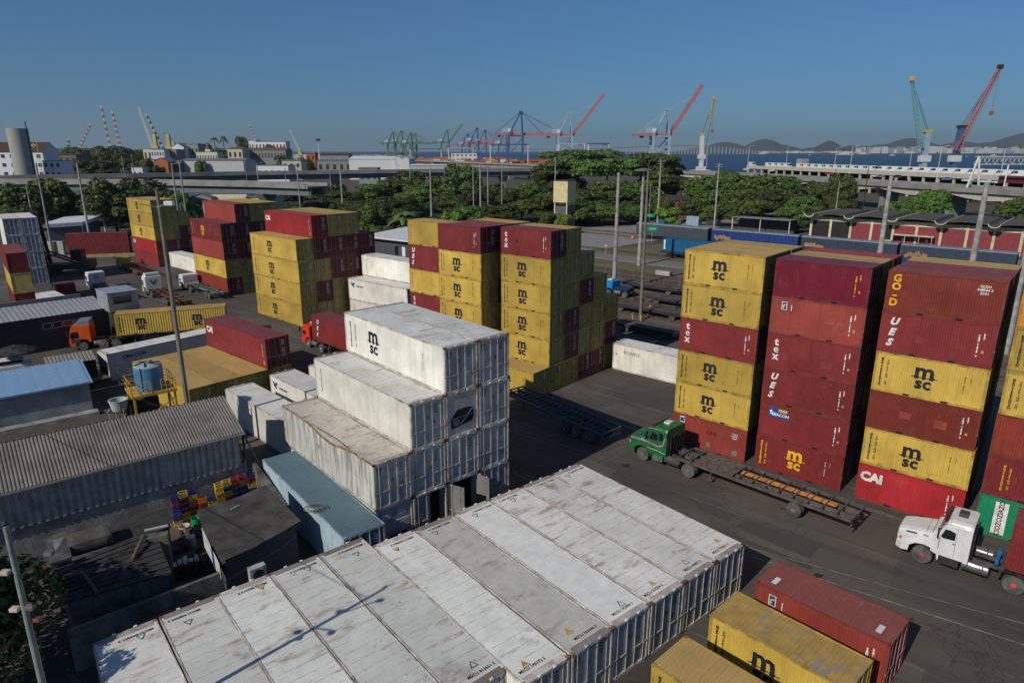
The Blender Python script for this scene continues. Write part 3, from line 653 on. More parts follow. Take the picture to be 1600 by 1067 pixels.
# stepped white reefer stack in the middle
a = R(-48.59); ox, oy = -11.99, 46.34; st = W_+.1
def wcorner(j, z): return (ox-math.sin(a)*j*st, oy+math.cos(a)*j*st, z)
WG = 'white refrigerated containers in the stepped middle stack'
rows = [(-2, ['W','X'], 'left row'), (-1, ['W','W','W:codev'], 'second row from left'), (0, ['W','W','W','W:mscw'], 'third row from left'), (1, ['W','W','W','W'], 'right row')]
for j, tiers, nm in rows:
    for ti, sp in enumerate(tiers):
        k, _, lg = sp.partition(':'); tn = 'top' if ti == len(tiers)-1 else ORD[ti]
        lab = f"{CNAME[k]} refrigerated container{', big black logo' if lg == 'mscw' else ''}, {tn} tier, {nm}, stepped white stack"
        mach = (j == -2 and ti == 0) or (j == 0 and ti == 2); opened = (j == 0 and ti == 0) or (j == -1 and ti == 0)
        t = container(k, L40, HH, lg, wcorner(j, ti*(HH+.003)), -48.59, lab, WG, doors=not (mach or opened))
        hl = L40/2
        if mach:                                      # cooling unit end
            for c in list(t.children):
                if c.name.startswith('end_wall'): bpy.data.objects.remove(c)
            mp = pm('grey_machine_panel', sr(150,156,162), .5, var=.1, streak=.2)
            e = MB(); x = hl-.06; e.box(x-.08, x, -1.1, 1.1, .16, HH-.12, 0); e.build('machinery_panel', mp, t)
            if ti == 0:
                for yy in (-.55, .5):
                    e = MB(); pts = [(x+.012, yy+.33*math.copysign(abs(math.cos(q*math.pi/8))**.5, math.cos(q*math.pi/8)), 2.25+.2*math.copysign(abs(math.sin(q*math.pi/8))**.5, math.sin(q*math.pi/8))) for q in range(16)]
                    e.add(pts, [tuple(range(16))]); e.build('fan_hatch', pm('pale_hatch', sr(190,198,200), .5), t)
                e = MB()
                for z in (1.3, 1.45, 1.6, 1.75): e.box(x, x+.03, -1, 1, z, z+.05)
                e.build('louvre', pm('pale_hatch', (0,0,0)), t)
                e = MB(); e.box(x, x+.01, -.35, .3, .35, .95); e.box(x, x+.01, .45, .8, .55, .95); e.build('compressor_opening', DARKM, t)
            else:
                e = MB(); pts = [(x+.01, -.85,.55),(x+.01,.75,.75),(x+.01,.9,1.1),(x+.01,.85,1.65),(x+.01,.3,1.75),(x+.01,-.4,1.7),(x+.01,-.85,1.2)]; e.add(pts, [tuple(range(7))]); e.build('compressor_opening', DARKM, t)
                e = MB(); e.bar((x+.04,-.2,.7), (x+.04,.8,1.6), .06); e.bar((x+.04,-.8,1.2), (x+.04,.85,1.25), .04); e.tube((x-.02,-.45,.95), (x+.05,-.45,.95), .25, n=12); e.build('compressor_part', pm('blue_grey_part', sr(60,82,112), .5), t)
        if j == -2 and ti == 1: bend(t, .6, -W_/2, 1.9, 1.1, .42, True)
        if j == -1 and ti == 2: bend(t, -1.5, .6, 1.3, .6, .14); bend(t, 3.6, .8, 1.0, .5, .12)
        if opened:
            for c in list(t.children):
                if c.name.startswith('end_wall'): bpy.data.objects.remove(c)
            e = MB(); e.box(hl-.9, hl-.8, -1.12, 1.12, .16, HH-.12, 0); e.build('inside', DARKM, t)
            body, roof, d1, d2, r1, r2 = cmesh(L40, HH, 'W')
            if j == -1:
                d = link('door', d2, t); [link('lock_rod', r, d) for r in r2]
            else:
                for sy, ang in ((-1, 70), (1, 98)):       # both leaves swung out
                    piv = Vector((hl-.06, sy*1.1, 0)); M = Matrix.Translation(piv) @ Matrix.Rotation(R(sy*-ang)*-1 if sy > 0 else R(-ang), 4, 'Z') @ Matrix.Translation(-piv)
                    d = link('door', d1 if sy > 0 else d2, t); d.matrix_local = M; tag(d, 'open door leaf swung outward'); d.material_slots[0].link = 'OBJECT'; d.material_slots[0].material = pm('door_inside_grey', (.2,.2,.195), .6, streak=.4)
                    [link('lock_rod', r, d) for r in (r1 if sy > 0 else r2)]
# low white rows in the foreground
def lowrow(org, heading, n, specs, where, group, gap):
    a = R(heading)
    for i in range(n):
        oy = -(i+1)*(W_+gap)+gap
        t = container(specs[i], L40, HH, 'codev' if i == n-1 else '', (org[0]-math.sin(a)*oy, org[1]+math.cos(a)*oy, 0), heading, where[i], group)
        if n == 6 and i == 3: setroof(t, BRI)
        if n == 6 and i == 4: setroof(t, RIB)
        rr = random.Random(i*5+n); warn(t, [(L40/2-rr.uniform(.9,1.3), rr.uniform(-.6,.6), 'o' if rr.random() < .6 else 'g'), (-L40/2+rr.uniform(.8,1.3), rr.uniform(-.6,.6), 'o' if rr.random() < .6 else 'g')], L40)
        m = MB()
        for sx in (-1, 1): add_text(m, 'MSCU %06d 3' % rr.randrange(999999), .2, (sx*(L40/2-.6), rr.uniform(-.4,.4), HH+.006), ((0,sx,0),(-sx,0,0)), 0, bold=.004)
        m.build('roof_code', INK['k'], t)
lowrow((4.41,39.99), -50.64, 6, 'WWWWWW', ['white refrigerated container at the yard side of the long foreground row', 'white container with purple-brown roof stains, second from the yard side', 'white container with brown peeling roof lines, third from the yard side',
    'cleanest bright white container, fourth from the yard side of the foreground row', 'white container with closely ribbed grey roof left of the cleanest one', 'grey-white container with dark roof spots at the gap in the foreground row'], 'white containers in the foreground row', .09)
a2 = at(565, 839, HH)
lowrow((a2.x, a2.y), -50.2, 5, 'WWWWW', ['white container just left of the gap in the foreground row', 'white container with tan-stained roof crossed by the lamp shadow', 'white container with scattered black roof spots, third left of the gap',
    'bright white container, fourth left of the foreground gap', 'leftmost white container of the foreground row under the tree shadow'], 'white containers in the foreground row', .05)
# single foreground containers
FG = [('O','pp',(11.8,27.9),-46.5,'red container with small square emblem in the lower right foreground'),
      ('Y','msc',(8.9,25.5),-47.5,'yellow container with violet paint scars beside the foreground red container'),
      ('Y','msc',(5.7,22.5),-47.0,'yellow container cut by the bottom edge, nearest the camera')]
for k, lg, c, hd, lab in FG:
    t = container(k, L20, HS, lg, (c[0], c[1], 0), hd, lab)
    if 'scars' in lab: setroof(t, SCAR)
    if k == 'O':
        for sx in (-1, 1): m = MB(); m.box(sx*2.35-.12, sx*2.35+.12, -.75, -.15, HS+.001, HS+.012); m.build('roof_plate', INK['w'], t)
container('T', L40, HH, '', (-16.6,40.5,0), -50.6, 'pale blue corrugated container beside the rust-streaked white one')
container('W', L40, HH, '', (-24.8,54.3,0), -44.7, 'white container carrying the round tank shadow, left of the stepped stack')
container('W', L40, HH, 'swan', (-22.3,58.1,0), -44.4, 'white container with blue swan emblem behind the tank-shadowed one')
c0 = at(481.4, 570, HH); container('W', L40, HH, '', (c0.x, c0.y, 0), -44.4, 'white container mostly hidden behind the stepped white stack')
# yellow block with the red container on it
block((-37.0,62.0), -41.1, L40, HH, [['Y'], ['Y'], ['Y'], ['Y','M:cai']], 'low yellow block behind tank', 'yellow containers in the low block behind the tank', gap=.04)
# far left
c0 = at(101, 366, 2*HS); wl = R(22)
for i, nm in enumerate(('lower', 'upper')):
    t = container('M', L40, HS, '', (c0.x, c0.y, .6+i*HS-.6), 16, f'{nm} of two stacked long maroon containers behind the reach stacker', 'two stacked maroon containers behind the reach stacker')
r0 = at(3.2, 342.3, 4*HH); hd = -50; aa = R(hd)
for i in range(2):
    for ti in range(4):
        oy = i*(W_+.04); cx = r0.x-math.cos(aa)*L40-math.sin(aa)*oy; cy = r0.y-math.sin(aa)*L40+math.cos(aa)*oy
        container('W', L40, HH, '', (cx, cy, ti*(HH+.003)), hd, f"white container, {['bottom','second','third','top'][ti]} tier, {'right' if i else 'left'} column, grey-doored stack at far left edge", 'white containers in the far left stack')
for ti, k in enumerate('MYM'):
    q = at(8.8, 396.5, 3*HH)
    container(k, L40, HH, '', (q.x-math.cos(aa)*L40, q.y-math.sin(aa)*L40, ti*(HH+.003)), hd, f"{CNAME[k]} container, {['bottom','middle','top'][ti]} of the three-high stack at the left edge", 'containers in the three-high left edge stack', doors=False)
q = at(55, 457.8, HH)
container('W', L40, HH, '', (q.x, q.y, 0), -42, 'white container on the ground behind the dark warehouse roof')
# ---------------------------------------------------------------- vehicles
def wheel(parent, x, y, r, side, rim, w=.28, dual=False, name='wheel', z=None):
    """side = -1 outer face towards -y"""
    t = MB(); z = r if z is None else z; ww = w*(2.1 if dual else 1)
    y0 = y; y1 = y-side*ww
    lo, hi = min(y0, y1), max(y0, y1)
    t.M = Matrix.Translation((x, 0, z))
    prof = [(r*.58, lo), (r*.93, lo), (r, lo+.04), (r, lo+w-.04) , (r*.93, lo+w)] + ([(r*.8, lo+w+.01), (r*.93, lo+w+.03), (r, lo+w+.06)] if dual else []) + [(r, hi-.04), (r*.93, hi), (r*.58, hi)]
    t.lathe(prof, 'Y', 20)
    wo = t.build(name, TYRE, parent)
    q = MB(); q.M = Matrix.Translation((x, 0, z)); yo = y0
    q.lathe([(r*.56, yo-side*.02), (r*.5, yo-side*.06), (r*.3, yo-side*.05), (r*.26, yo+side*.03), (r*.12, yo+side*.05)][::1], 'Y', 16)
    for i in range(6):
        a = i*math.pi/3; q.lathe([(.001,0),(.001,0)], 'Y', 3) if False else q.box(r*.42*math.cos(a)-.03, r*.42*math.cos(a)+.03, min(yo-side*.05, yo-side*.02), max(yo-side*.05, yo-side*.02)+.01, r*.42*math.sin(a)-.03, r*.42*math.sin(a)+.03)
    q.build('rim', rim, wo)
    return wo
RIMG = pm('grey_rim', (.2,.18,.16), .6, .3, dust=.4); RIMR = pm('red_rim', sr(190,70,66), .6, dust=.2); RIMW = pm('pale_rim', (.45,.44,.42), .5)
LAMP = pm('lamp_lens', (.6,.55,.45), .2); AMB = pm('amber_lens', (.6,.2,.03), .3)
FRAMEM = pm('chassis_grey', (.05,.05,.052), .7, rust=.3, dust=.4)
def tractor_common(t, cabback, rear, rim, r=.52, tandem=False, track=1.22, tank=pm('tank_grey', (.3,.3,.31), .35, .6)):
    m = MB(); 
    for y in (-.42, .42): m.box(.6, rear+.9, y-.05, y+.05, .75, .98)
    for x in (1.2, cabback+.3, rear-.6, rear, rear+.85): m.box(x-.05, x+.05, -.42, .42, .78, .95)
    m.box(rear-.55, rear+.55, -.45, .45, .99, 1.08); m.box(rear-.06, rear+.06, -track+.3, track-.3, .45, .6)
    m.build('chassis', FRAMEM, t)
    for s_ in (-1, 1):
        xs = (rear, rear-1.3) if tandem else (rear,)
        for x in xs: wheel(t, x, s_*track, r, s_, rim, dual=True)
        m = MB(); m.box(rear-.6, rear+.6, min(s_*.68, s_*1.24), max(s_*.68, s_*1.24), 1.12, 1.16); m.box(rear-.72, rear-.6, min(s_*.68, s_*1.24), max(s_*.68, s_*1.24), .8, 1.15); m.build('mudguard', BLACK, t)
        m = MB(); m.M = Matrix.Translation((cabback+.75, s_*.92, .72)); m.lathe([(.02,-.62),(.3,-.62),(.31,-.58),(.31,.58),(.3,.62),(.02,.62)], 'X', 14); m.build('fuel_tank', tank, t)
        m = MB(); 
        for dx in (-.35, .35): m.M = Matrix.Translation((cabback+.75+dx, s_*.92, .72)); m.lathe([(.325,-.03),(.325,.03)], 'X', 14)
        m.build('tank_strap', FRAMEM, t)
def conventional(col, roofhatch, stripe, rim, label, cat='truck', loc=(0,0,0), rz=0, c0=.35, ks=.74):
    """bonneted tractor, nose at -x, front axle x=0"""
    t = thing('semi_truck', label, cat, loc, rz); P = col
    b = MB()
    # bonnet lofted, cab
    def loft(secs):
        n = len(secs[0]); vs = [p for s_ in secs for p in s_]
        fs = [(k_*n+i, k_*n+(i+1)%n, (k_+1)*n+(i+1)%n, (k_+1)*n+i) for k_ in range(len(secs)-1) for i in range(n)]
        fs += [tuple(range(n-1,-1,-1)), tuple(range((len(secs)-1)*n, len(secs)*n))]; b.add(vs, fs)
    def sec(x, w0, w1, z0, z1, r): return [(x,-w0,z0),(x,-w0,z1-r*1.5),(x,-w1,z1-r*.4),(x,-w1+r*1.6,z1),(x,w1-r*1.6,z1),(x,w1,z1-r*.4),(x,w0,z1-r*1.5),(x,w0,z0)]
    loft([sec(-1.38,.8,.72,.95,1.55,.15), sec(-1.3,1.0,.85,.85,1.68,.16), sec(-.7,1.12,.9,.85+.35,1.82,.16), sec(.62,1.16,.98,1.2,2.0,.14), sec(1.0,1.18,1.05,1.15,2.08,.12)])
    loft([sec(-1.36,.95,.8,.5,.95,.06), sec(-1.0,1.2,1.1,.5,1.0,.06), sec(-.62,1.22,1.15,.55,1.05,.06)])      # bumper corner
    b.build('bonnet', P, t)
    b = MB(); loft([sec(.7,1.12,1.05,.95,2.15,.1), sec(1.0,1.2,1.08,.9,2.25,.1), sec(1.5,1.22,1.1,.9,2.98,.16), sec(1.75,1.22,1.1,.9,3.06,.16), sec(2.9,1.23,1.12,.9,3.1,.16), sec(3.12,1.22,1.1,.95,3.05,.16)])
    cab = b.build('cab', P, t)
    for o in (cab,): pass
    g = MB(); g.add([(.985,-1.0,2.2),(.985,1.0,2.2),(1.44,.93,2.84),(1.44,-.93,2.84)], [(0,1,2,3)]); g.M = Matrix.Translation((-.02,0,.015)); g.v = [(x-.03, y, z+.02) for x, y, z in g.v]; g.build('windscreen', GLS, t)
    for s_ in (-1, 1):
        y = s_*1.225
        def yy(z): return s_*(1.235)
        g = MB(); pts = [(1.22,2.05),(1.52,2.72),(2.12,2.76),(2.12,2.02),(1.4,1.98)]
        g.add([(x, s_*(1.236 if z < 2.3 else 1.215), z) for x, z in pts], [tuple(range(5))]); 
        wn = g.build('window', GLS, t)
        g = MB(); g.box(2.28, 2.72, min(y-.01, y+.012), max(y-.01, y+.012), 2.1, 2.68) if stripe else None
        if stripe: g.build('window', GLS, t)
        g = MB()                                            # door outline, handle
        for (xa, za, xb, zb) in ((2.2,.95,2.2,2.85),(1.18,1.2,1.18,2.0)): g.bar((xa, s_*1.232, za), (xb, s_*1.232, zb), .018, .012)
        g.box(2.02, 2.16, min(s_*1.23, s_*1.26), max(s_*1.23, s_*1.26), 1.78, 1.83); g.build('door_trim', BLACK, t)
        g = MB(); g.box(.2,.5,min(s_*1.1,s_*1.16),max(s_*1.1,s_*1.16),1.72,1.8); g.tube((1.3,s_*1.24,2.9),(2.6,s_*1.24,2.92),.02,n=5); g.tube((1.16,s_*1.25,1.3),(1.16,s_*1.25,2.0),.018,n=5); g.build('grab_rail', pm('trim_grey',(.3,.3,.3),.4), t)
        g = MB(); g.box(1.02, 1.1, min(s_*1.35, s_*1.55), max(s_*1.35, s_*1.55), 2.05, 2.6); g.bar((1.2, s_*1.2, 2.55), (1.08, s_*1.4, 2.5), .03); g.build('mirror', BLACK, t)
        g = MB(); g.box(-1.345, -1.22, min(s_*.68, s_*1.0), max(s_*.68, s_*1.0), 1.12, 1.3); g.build('headlight', LAMP, t)
        g = MB(); g.box(-1.2, -1.05, min(s_*1.0, s_*1.13), max(s_*1.0, s_*1.13), 1.12, 1.24); g.build('turn_signal', AMB, t)
        # wheel arch
        g = MB(); pts = [(-.72,.55),(-.66,.95),(-.4,1.17),(0,1.24),(.4,1.17),(.66,.95),(.74,.55)]
        for (p, q) in zip(pts, pts[1:]): g.add([(p[0], s_*1.25, p[1]), (q[0], s_*1.25, q[1]), (q[0], s_*.85, q[1]), (p[0], s_*.85, p[1])], [(0,1,2,3)]); g.add([(p[0], s_*1.25, p[1]), (q[0], s_*1.25, q[1]), (q[0]*1.12, s_*1.25, q[1]*1.06), (p[0]*1.12, s_*1.25, p[1]*1.06)], [(0,1,2,3)])
        g.add([(.74*1.1, s_*1.24, .6),(1.15, s_*1.24, .62),(1.15, s_*1.22, 1.6),(.4, s_*1.22, 1.7),(0, s_*1.2, 1.7),(-.9, s_*1.14, 1.5),(-1.2,s_*1.1,1.0),(-.75, s_*1.23, .95),(-.45,s_*1.24,1.23),(0,s_*1.24,1.31),(.45,s_*1.24,1.23),(.74,s_*1.24,1.0)], [tuple(range(12))])
        g.build('wing', P, t)
        g = MB(); g.box(.85, 1.75, min(s_*.95, s_*1.2), max(s_*.95, s_*1.2), .4, .9); g.build('step', BLACK if not stripe else pm('green_grey_step', (.06,.12,.08), .6, dust=.3), t)
        wheel(t, 0, s_*1.2, .52, s_, rim)
        if stripe:
            for i, (c_, dz) in enumerate((('pink', .0), ('silver', -.3))):
                g = MB(); m_ = pm('stripe_'+c_, sr(196,120,178) if c_ == 'pink' else sr(170,170,165), .5)
                pp = [(-1.0,1.62),(.9,1.72),(2.2,1.6),(2.75,1.75),(2.95,2.45)] if i == 0 else [(.3,1.35),(1.2,1.25),(2.3,1.25),(3.0,1.15)]
                for p, q in zip(pp, pp[1:]): g.bar((p[0], s_*(1.243 if p[0] > .8 else 1.18), p[1]), (q[0], s_*1.243, q[1]), .012, .1 if i == 0 else .05)
                g.build('stripe', m_, t)
    g = MB(); g.bbox(1.95, 2.55, -.3, .3, 3.08, 3.26 if not roofhatch else 3.3, .05); g.build('roof_unit', pm('roof_hatch_dark', (.05,.05,.055), .5) if roofhatch else pm('roof_hatch_pale', (.62,.6,.5), .6), t)
    g = MB(); g.bar((1.38,-1.0,3.0),(1.38,1.0,3.0),.22,.05); g.build('sun_visor', BLACK, t)
    g = MB(); g.bar((.66,-1.0,2.02),(.66,1.0,2.02),.03,.03); g.bar((.3,-.98,1.97),(.3,.98,1.97),.015,.015); g.build('bonnet_seam', BLACK, t)
    g = MB(); [g.bar((.95,y_,2.2),(1.1,y_+.45,2.42),.025) for y_ in (-.6,.1)]; g.build('wiper', BLACK, t)
    g = MB(); g.box(-1.395, -1.375, -.6, .6, 1.0, 1.5)
    g.build('grille', BLACK, t)
    if roofhatch:
        for s_ in (-1, 1): g = MB(); g.add([(-.85, s_*1.06, 1.62),(-.2, s_*1.1, 1.68),(-.2, s_*1.08, 1.76),(-.83, s_*1.035, 1.7)], [(0,1,2,3)]); g.v = [(x, y+s_*.05, z) for x, y, z in g.v]; g.build('bonnet_vent', BLACK, t)
    g = MB(); g.box(3.13, 3.2, -1.1, 1.1, 1.0, 2.3); 
    for yy_ in (-.8, -.4, 0, .4, .8): g.tube((3.25, yy_, 1.1), (3.25, yy_, 2.6), .05)
    g.build('back_rack', BLACK, t)
    for o in list(t.children):                     # set the cab back over the front axle, as on this make of truck
        nm = o.name.split('.')[0]
        if nm in ('wheel', 'step'): continue
        for v in o.data.vertices:
            x = v.co.x
            if nm == 'wing' and x < .76: continue
            v.co.x = (-1.38+(x+1.38)*(c0+1.38)/2.08) if (x < .7 and nm != 'wing') else c0+(x-.7)*ks
            if nm == 'wing': v.co.x = .8 if x > 1.0 else .76
    return t
def cabover(col, low, rim, label, loc, rz, h=3.0, L=2.0, emblem=None, sleeper=True, deflect=None, group=None, cat='truck'):
    """flat-nosed tractor, nose at -x; front axle x=0"""
    t = thing('semi_truck', label, cat, loc, rz, group); f = -1.35; bk = f+L
    b = MB(); prof = [(f+.06,.45),(f,.75),(f-.02,1.35),(f+.05,1.5),(f+.22,h-.55),(f+.4,h-.08),(f+.6,h),(bk-.1,h),(bk,h-.1),(bk,.95),(.65,.95),(.6,1.15),(.35,1.28),(-.35,1.28),(-.6,1.15),(-.66,.45)]
    b.side(prof, -1.24, 1.24); c = b.build('cab', col, t)
    bm = bmesh.new(); bm.from_mesh(c.data); es = [e for e in bm.edges if abs(abs(e.verts[0].co.y)-1.24) < .01 and abs(abs(e.verts[1].co.y)-1.24) < .01 and e.verts[0].co.y*e.verts[1].co.y > 0]
    bmesh.ops.bevel(bm, geom=es, offset=.07, segments=2, affect='EDGES'); bm.to_mesh(c.data); bm.free()
    g = MB(); a0, a1 = (f+.045,1.62), (f+.2,h-.68); g.add([(a0[0]-.02,-1.1,a0[1]),(a0[0]-.02,1.1,a0[1]),(a1[0]-.02,1.05,a1[1]),(a1[0]-.02,-1.05,a1[1])], [(0,1,2,3)]); g.build('windscreen', GLS, t)
    g = MB(); g.box(f-.06, f+.1, -1.22, 1.22, .42, .8); g.build('bumper', low, t)
    g = MB(); g.box(f-.035, f, -.8, .8, .85, 1.35); g.build('grille', BLACK, t)
    for s_ in (-1, 1):
        g = MB(); g.add([(f+.22,s_*1.247,1.6),(f+.38,s_*1.247,h-.72),(f+1.05,s_*1.247,h-.72),(f+1.05,s_*1.247,1.5),(f+.5,s_*1.247,1.5)], [tuple(range(5))]); g.build('window', GLS, t)
        g = MB(); g.box(f+.2, f+1.15, min(s_*1.242, s_*1.25), max(s_*1.242, s_*1.25), .95, 1.4); g.build('door_panel', low, t)
        g = MB(); g.box(f-.1, f, min(s_*1.36, s_*1.5), max(s_*1.36, s_*1.5), 1.75, 2.35); g.bar((f+.15,s_*1.24,2.3),(f-.03,s_*1.42,2.25),.03); g.build('mirror', BLACK, t)
        g = MB(); g.box(f-.075, f-.05, min(s_*.8, s_*1.12), max(s_*.8, s_*1.12), .55, .7); g.build('headlight', LAMP, t)
        wheel(t, 0, s_*1.2, .5, s_, rim)
    if emblem:
        g = MB(); x = bk+.012
        if emblem == 'ring':
            g.M = Matrix.Translation((x, -.1, h-.75)); g.add([(0, .34*math.cos(i*math.pi/8), .34*math.sin(i*math.pi/8)) for i in range(16)]+[(0, .26*math.cos(i*math.pi/8), .26*math.sin(i*math.pi/8)) for i in range(16)], [(i,(i+1)%16,16+(i+1)%16,16+i) for i in range(16)]); g.bar((0,-.14,.22),(0,.02,-.2),.012,.07); g.bar((0,.02,-.16),(0,.2,-.1),.012,.07); m_ = INK['k']
        else:
            g.M = Matrix.Translation((x, 0, h-.95)); g.add([(0,-.6,.35),(0,-.3,.35),(0,0,-.15),(0,.3,.35),(0,.6,.35),(0,.05,-.5),(0,-.1,-.5)], [(0,1,2,6),(2,3,4,5),(2,5,6)]); m_ = pm('green_emblem', sr(60,110,86), .5)
        g.build('emblem', m_, t)
    if deflect:
        g = MB(); g.side([(f+.5,h),(f+1.0,h+.45),(bk-.05,h+.5),(bk-.05,h)], -1.05, 1.05); g.build('roof_deflector', deflect, t)
    return t
def trailer(parent, x0, x1, axles, deckw=1.2, style='skeletal', col=None, rail=None, z=1.28, rim=RIMG, planks=None, boards=None):
    """x0 front, x1 rear along +x"""
    tr = MB(); col = col or FRAMEM
    if style == 'skeletal':
        for y in (-.45, .45): tr.box(x0, x1, y-.08, y+.08, z-.38 , z-.02)
        n = 7
        for i in range(n+1):
            x = x0+(x1-x0)*i/n; tr.box(x-.08, x+.08, -deckw if i in (0, 2, 5, n) else -.45, deckw if i in (0, 2, 5, n) else .45, z-.16, z)
        for i in (0, 2, 5, n):
            x = x0+(x1-x0)*i/n
            for y in (-deckw+.08, deckw-.08): tr.box(x-.1, x+.1, y-.09, y+.09, z, z+.1)
    else:
        for y in (-.45, .45): tr.box(x0+.2, x1, y-.06, y+.06, z-.45, z-.06)
        for y in (-deckw, deckw): tr.box(x0, x1, y-.07, y+.07, z-.16, z+.02)
        n = int((x1-x0)/(.62 if style == 'ladder' else .92))
        for i in range(n+1):
            x = x0+(x1-x0)*i/n; tr.box(x-.04, x+.04, -deckw+.07, deckw-.07, z-.12, z)
        if style == 'ladder':
            for y in (-.45, .45): tr.box(x0, x1, y-.03, y+.03, z-.03, z+.012)
    tr.box(x1-.1, x1, -1.15, 1.15, z-.62, z-.5)                                   # rear bumper
    for y in (-.8, .8): tr.box(x1-.08, x1-.02, y-.05, y+.05, z-.6, z-.1)
    for y in (-.7, .7): tr.box(x0+2.4, x0+2.52, y-.06, y+.06, .25, z-.3); tr.box(x0+2.3, x0+2.62, y-.13, y+.13, .2, .26)   # landing legs
    o = tr.build('trailer', col, parent)
    for ax in axles:
        m = MB(); m.tube((ax, -1.1, .5), (ax, 1.1, .5), .07); m.box(ax-.3, ax+.3, -.55, -.4, .5, z-.35); m.box(ax-.3, ax+.3, .4, .55, .5, z-.35); m.build('axle', FRAMEM, o)
        for s_ in (-1, 1): 
            w_ = wheel(parent, ax, s_*1.2, .5, s_, rim, dual=True)
    for s_ in (-1, 1): m = MB(); m.box(x1-.0, x1+.03, min(s_*.85, s_*1.1), max(s_*.85, s_*1.1), z-.35, z-.2); m.build('tail_lamp', pm('tail_lens', (.25,.02,.02), .4), o)
    if planks:
        m = MB(); 
        for i in range(9): y = -deckw+.1+i*(2*deckw-.2)/9; m.box(planks[0], planks[1], y+.02, y+(2*deckw-.2)/9-.03, z+.003, z+.03)
        m.build('deck_planks', pm('weathered_planks', (.13,.10,.08), .9, var=.3, vs=4), o)
    if boards:
        n = int((boards[1]-boards[0])/.92)
        for i in range(n):
            x = boards[0]+i*.92; m = MB(); m.box(x+.03, x+.89, -.12, .43, z-.09, z-.06); m.build('orange_board', pm('orange_board', sr(206,138,72), .8, var=.2), o)
    return o
def place(px, py, z=0): p = at(px, py, z); return p
# green bonneted truck with long flat trailer: near front wheel seen at (1003,717)
GREEN = pm('truck_green', sr(8,100,50), .45, var=.12, streak=.4, dust=.4, dcol=(.1,.14,.08), orand=0)
hd = -45.5; a = R(hd)
fw = at(1003, 719); base = Vector((fw.x-math.sin(a)*1.2, fw.y+math.cos(a)*1.2, 0))
t = conventional(GREEN, False, True, RIMG, 'green bonneted truck with pink stripe and long empty flat trailer', loc=base, rz=a, c0=.15, ks=.78)
tractor_common(t, 1.75, 3.9, RIMG, tank=pm('dark_tank', (.04,.045,.05), .6, dust=.3))
trailer(t, 3.0, 15.0, (11.55,), style='flat', col=pm('flat_trailer_steel', (.075,.06,.055), .7, rust=.8, dust=.4), planks=(4.3, 7.2), boards=(7.3, 14.6))
# white bonneted truck bottom right
WHT = pm('truck_white', (.7,.7,.69), .35, var=.05, orand=0, dust=.3, dcol=(.45,.42,.37), streak=.2)
fw = at(1437, 879); rw = at(1580, 928); d = rw-fw; a = math.atan2(d.y, d.x); wb = d.length
base = Vector((fw.x-math.sin(a)*1.2, fw.y+math.cos(a)*1.2, 0))
t = conventional(WHT, True, False, RIMR, 'white bonneted truck with red wheel hubs hauling a maroon container', loc=base, rz=a)
tractor_common(t, 1.75, wb, RIMR, tank=pm('chrome_tank', (.55,.55,.56), .25, .9))
m = MB(); m.box(3.3, 3.45, -.9, -.45, 1.25, 1.6); m.box(3.3,3.45,.1,.5,1.25,1.6); m.build('blue_bracket', pm('bracket_blue', sr(20,100,170), .5), t)
trailer(t, 3.65, 15.9, (12.6, 13.9), rim=RIMR)
cc = Vector((base.x+math.cos(a)*3.75-math.sin(a)*-W_/2, base.y+math.sin(a)*3.75+math.cos(a)*-W_/2, 1.35))
tc_ = container('M', L40, HS, 'plain', cc, math.degrees(a), 'maroon container riding on the white truck trailer, cut by the right edge')
m = MB(); y = -W_/2-.006; m.box(-L40/2+.9, -L40/2+1.6, y, y+.004, 1.3, 1.95); m.build('sign_board', INK['b'], tc_); m = MB(); m.M = Matrix.Translation((-L40/2+1.25, y-.003, 1.62)); m.add([(.22*math.cos(i*.4), 0, .22*math.sin(i*.4)) for i in range(16)], [tuple(range(16))]); m.build('emblem', INK['w'], tc_)
m = MB(); m.box(-L40/2+.5, -L40/2+2.4, y, y+.004, 2.25, 2.29); m.build('hazard_strip', INK['y'], tc_)
# dark ladder trailer parked in the shade of the white stack
r0, r1, f0 = at(937, 678, 1.3), at(966, 661, 1.3), at(800, 618, 1.3); d = r0-f0; a = math.atan2(d.y, d.x)
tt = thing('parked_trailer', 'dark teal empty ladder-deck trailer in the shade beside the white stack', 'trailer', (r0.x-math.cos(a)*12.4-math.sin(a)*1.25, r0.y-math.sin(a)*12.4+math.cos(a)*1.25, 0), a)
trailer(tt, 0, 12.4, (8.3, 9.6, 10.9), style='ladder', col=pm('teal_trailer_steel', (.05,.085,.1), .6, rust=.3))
# red cab-over with maroon UES container
fw = at(482, 543); a = R(-46); RED = pm('cab_red', sr(214,58,36), .4, var=.05, orand=0)
base = Vector((fw.x-math.sin(a)*1.2, fw.y+math.cos(a)*1.2, 0))
t = cabover(RED, RED, RIMW, 'red cab-over truck carrying a maroon container behind the white stack', base, a, h=2.75, L=1.95)
tractor_common(t, .6, 3.1, RIMW); trailer(t, 1.6, 14, (9.5, 10.8, 12.1))
m = MB(); m.bbox(-.7, -.1, -.4, .4, 2.75, 2.95, .04); m.build('roof_unit', pm('roof_hatch_pale', (.6,.6,.5)), t)
container('M', L40, HH, 'ues', (base.x+math.cos(a)*1.3+math.sin(a)*W_/2, base.y+math.sin(a)*1.3-math.cos(a)*W_/2, 1.4), -46, 'maroon container with white UES letters riding behind the red cab')
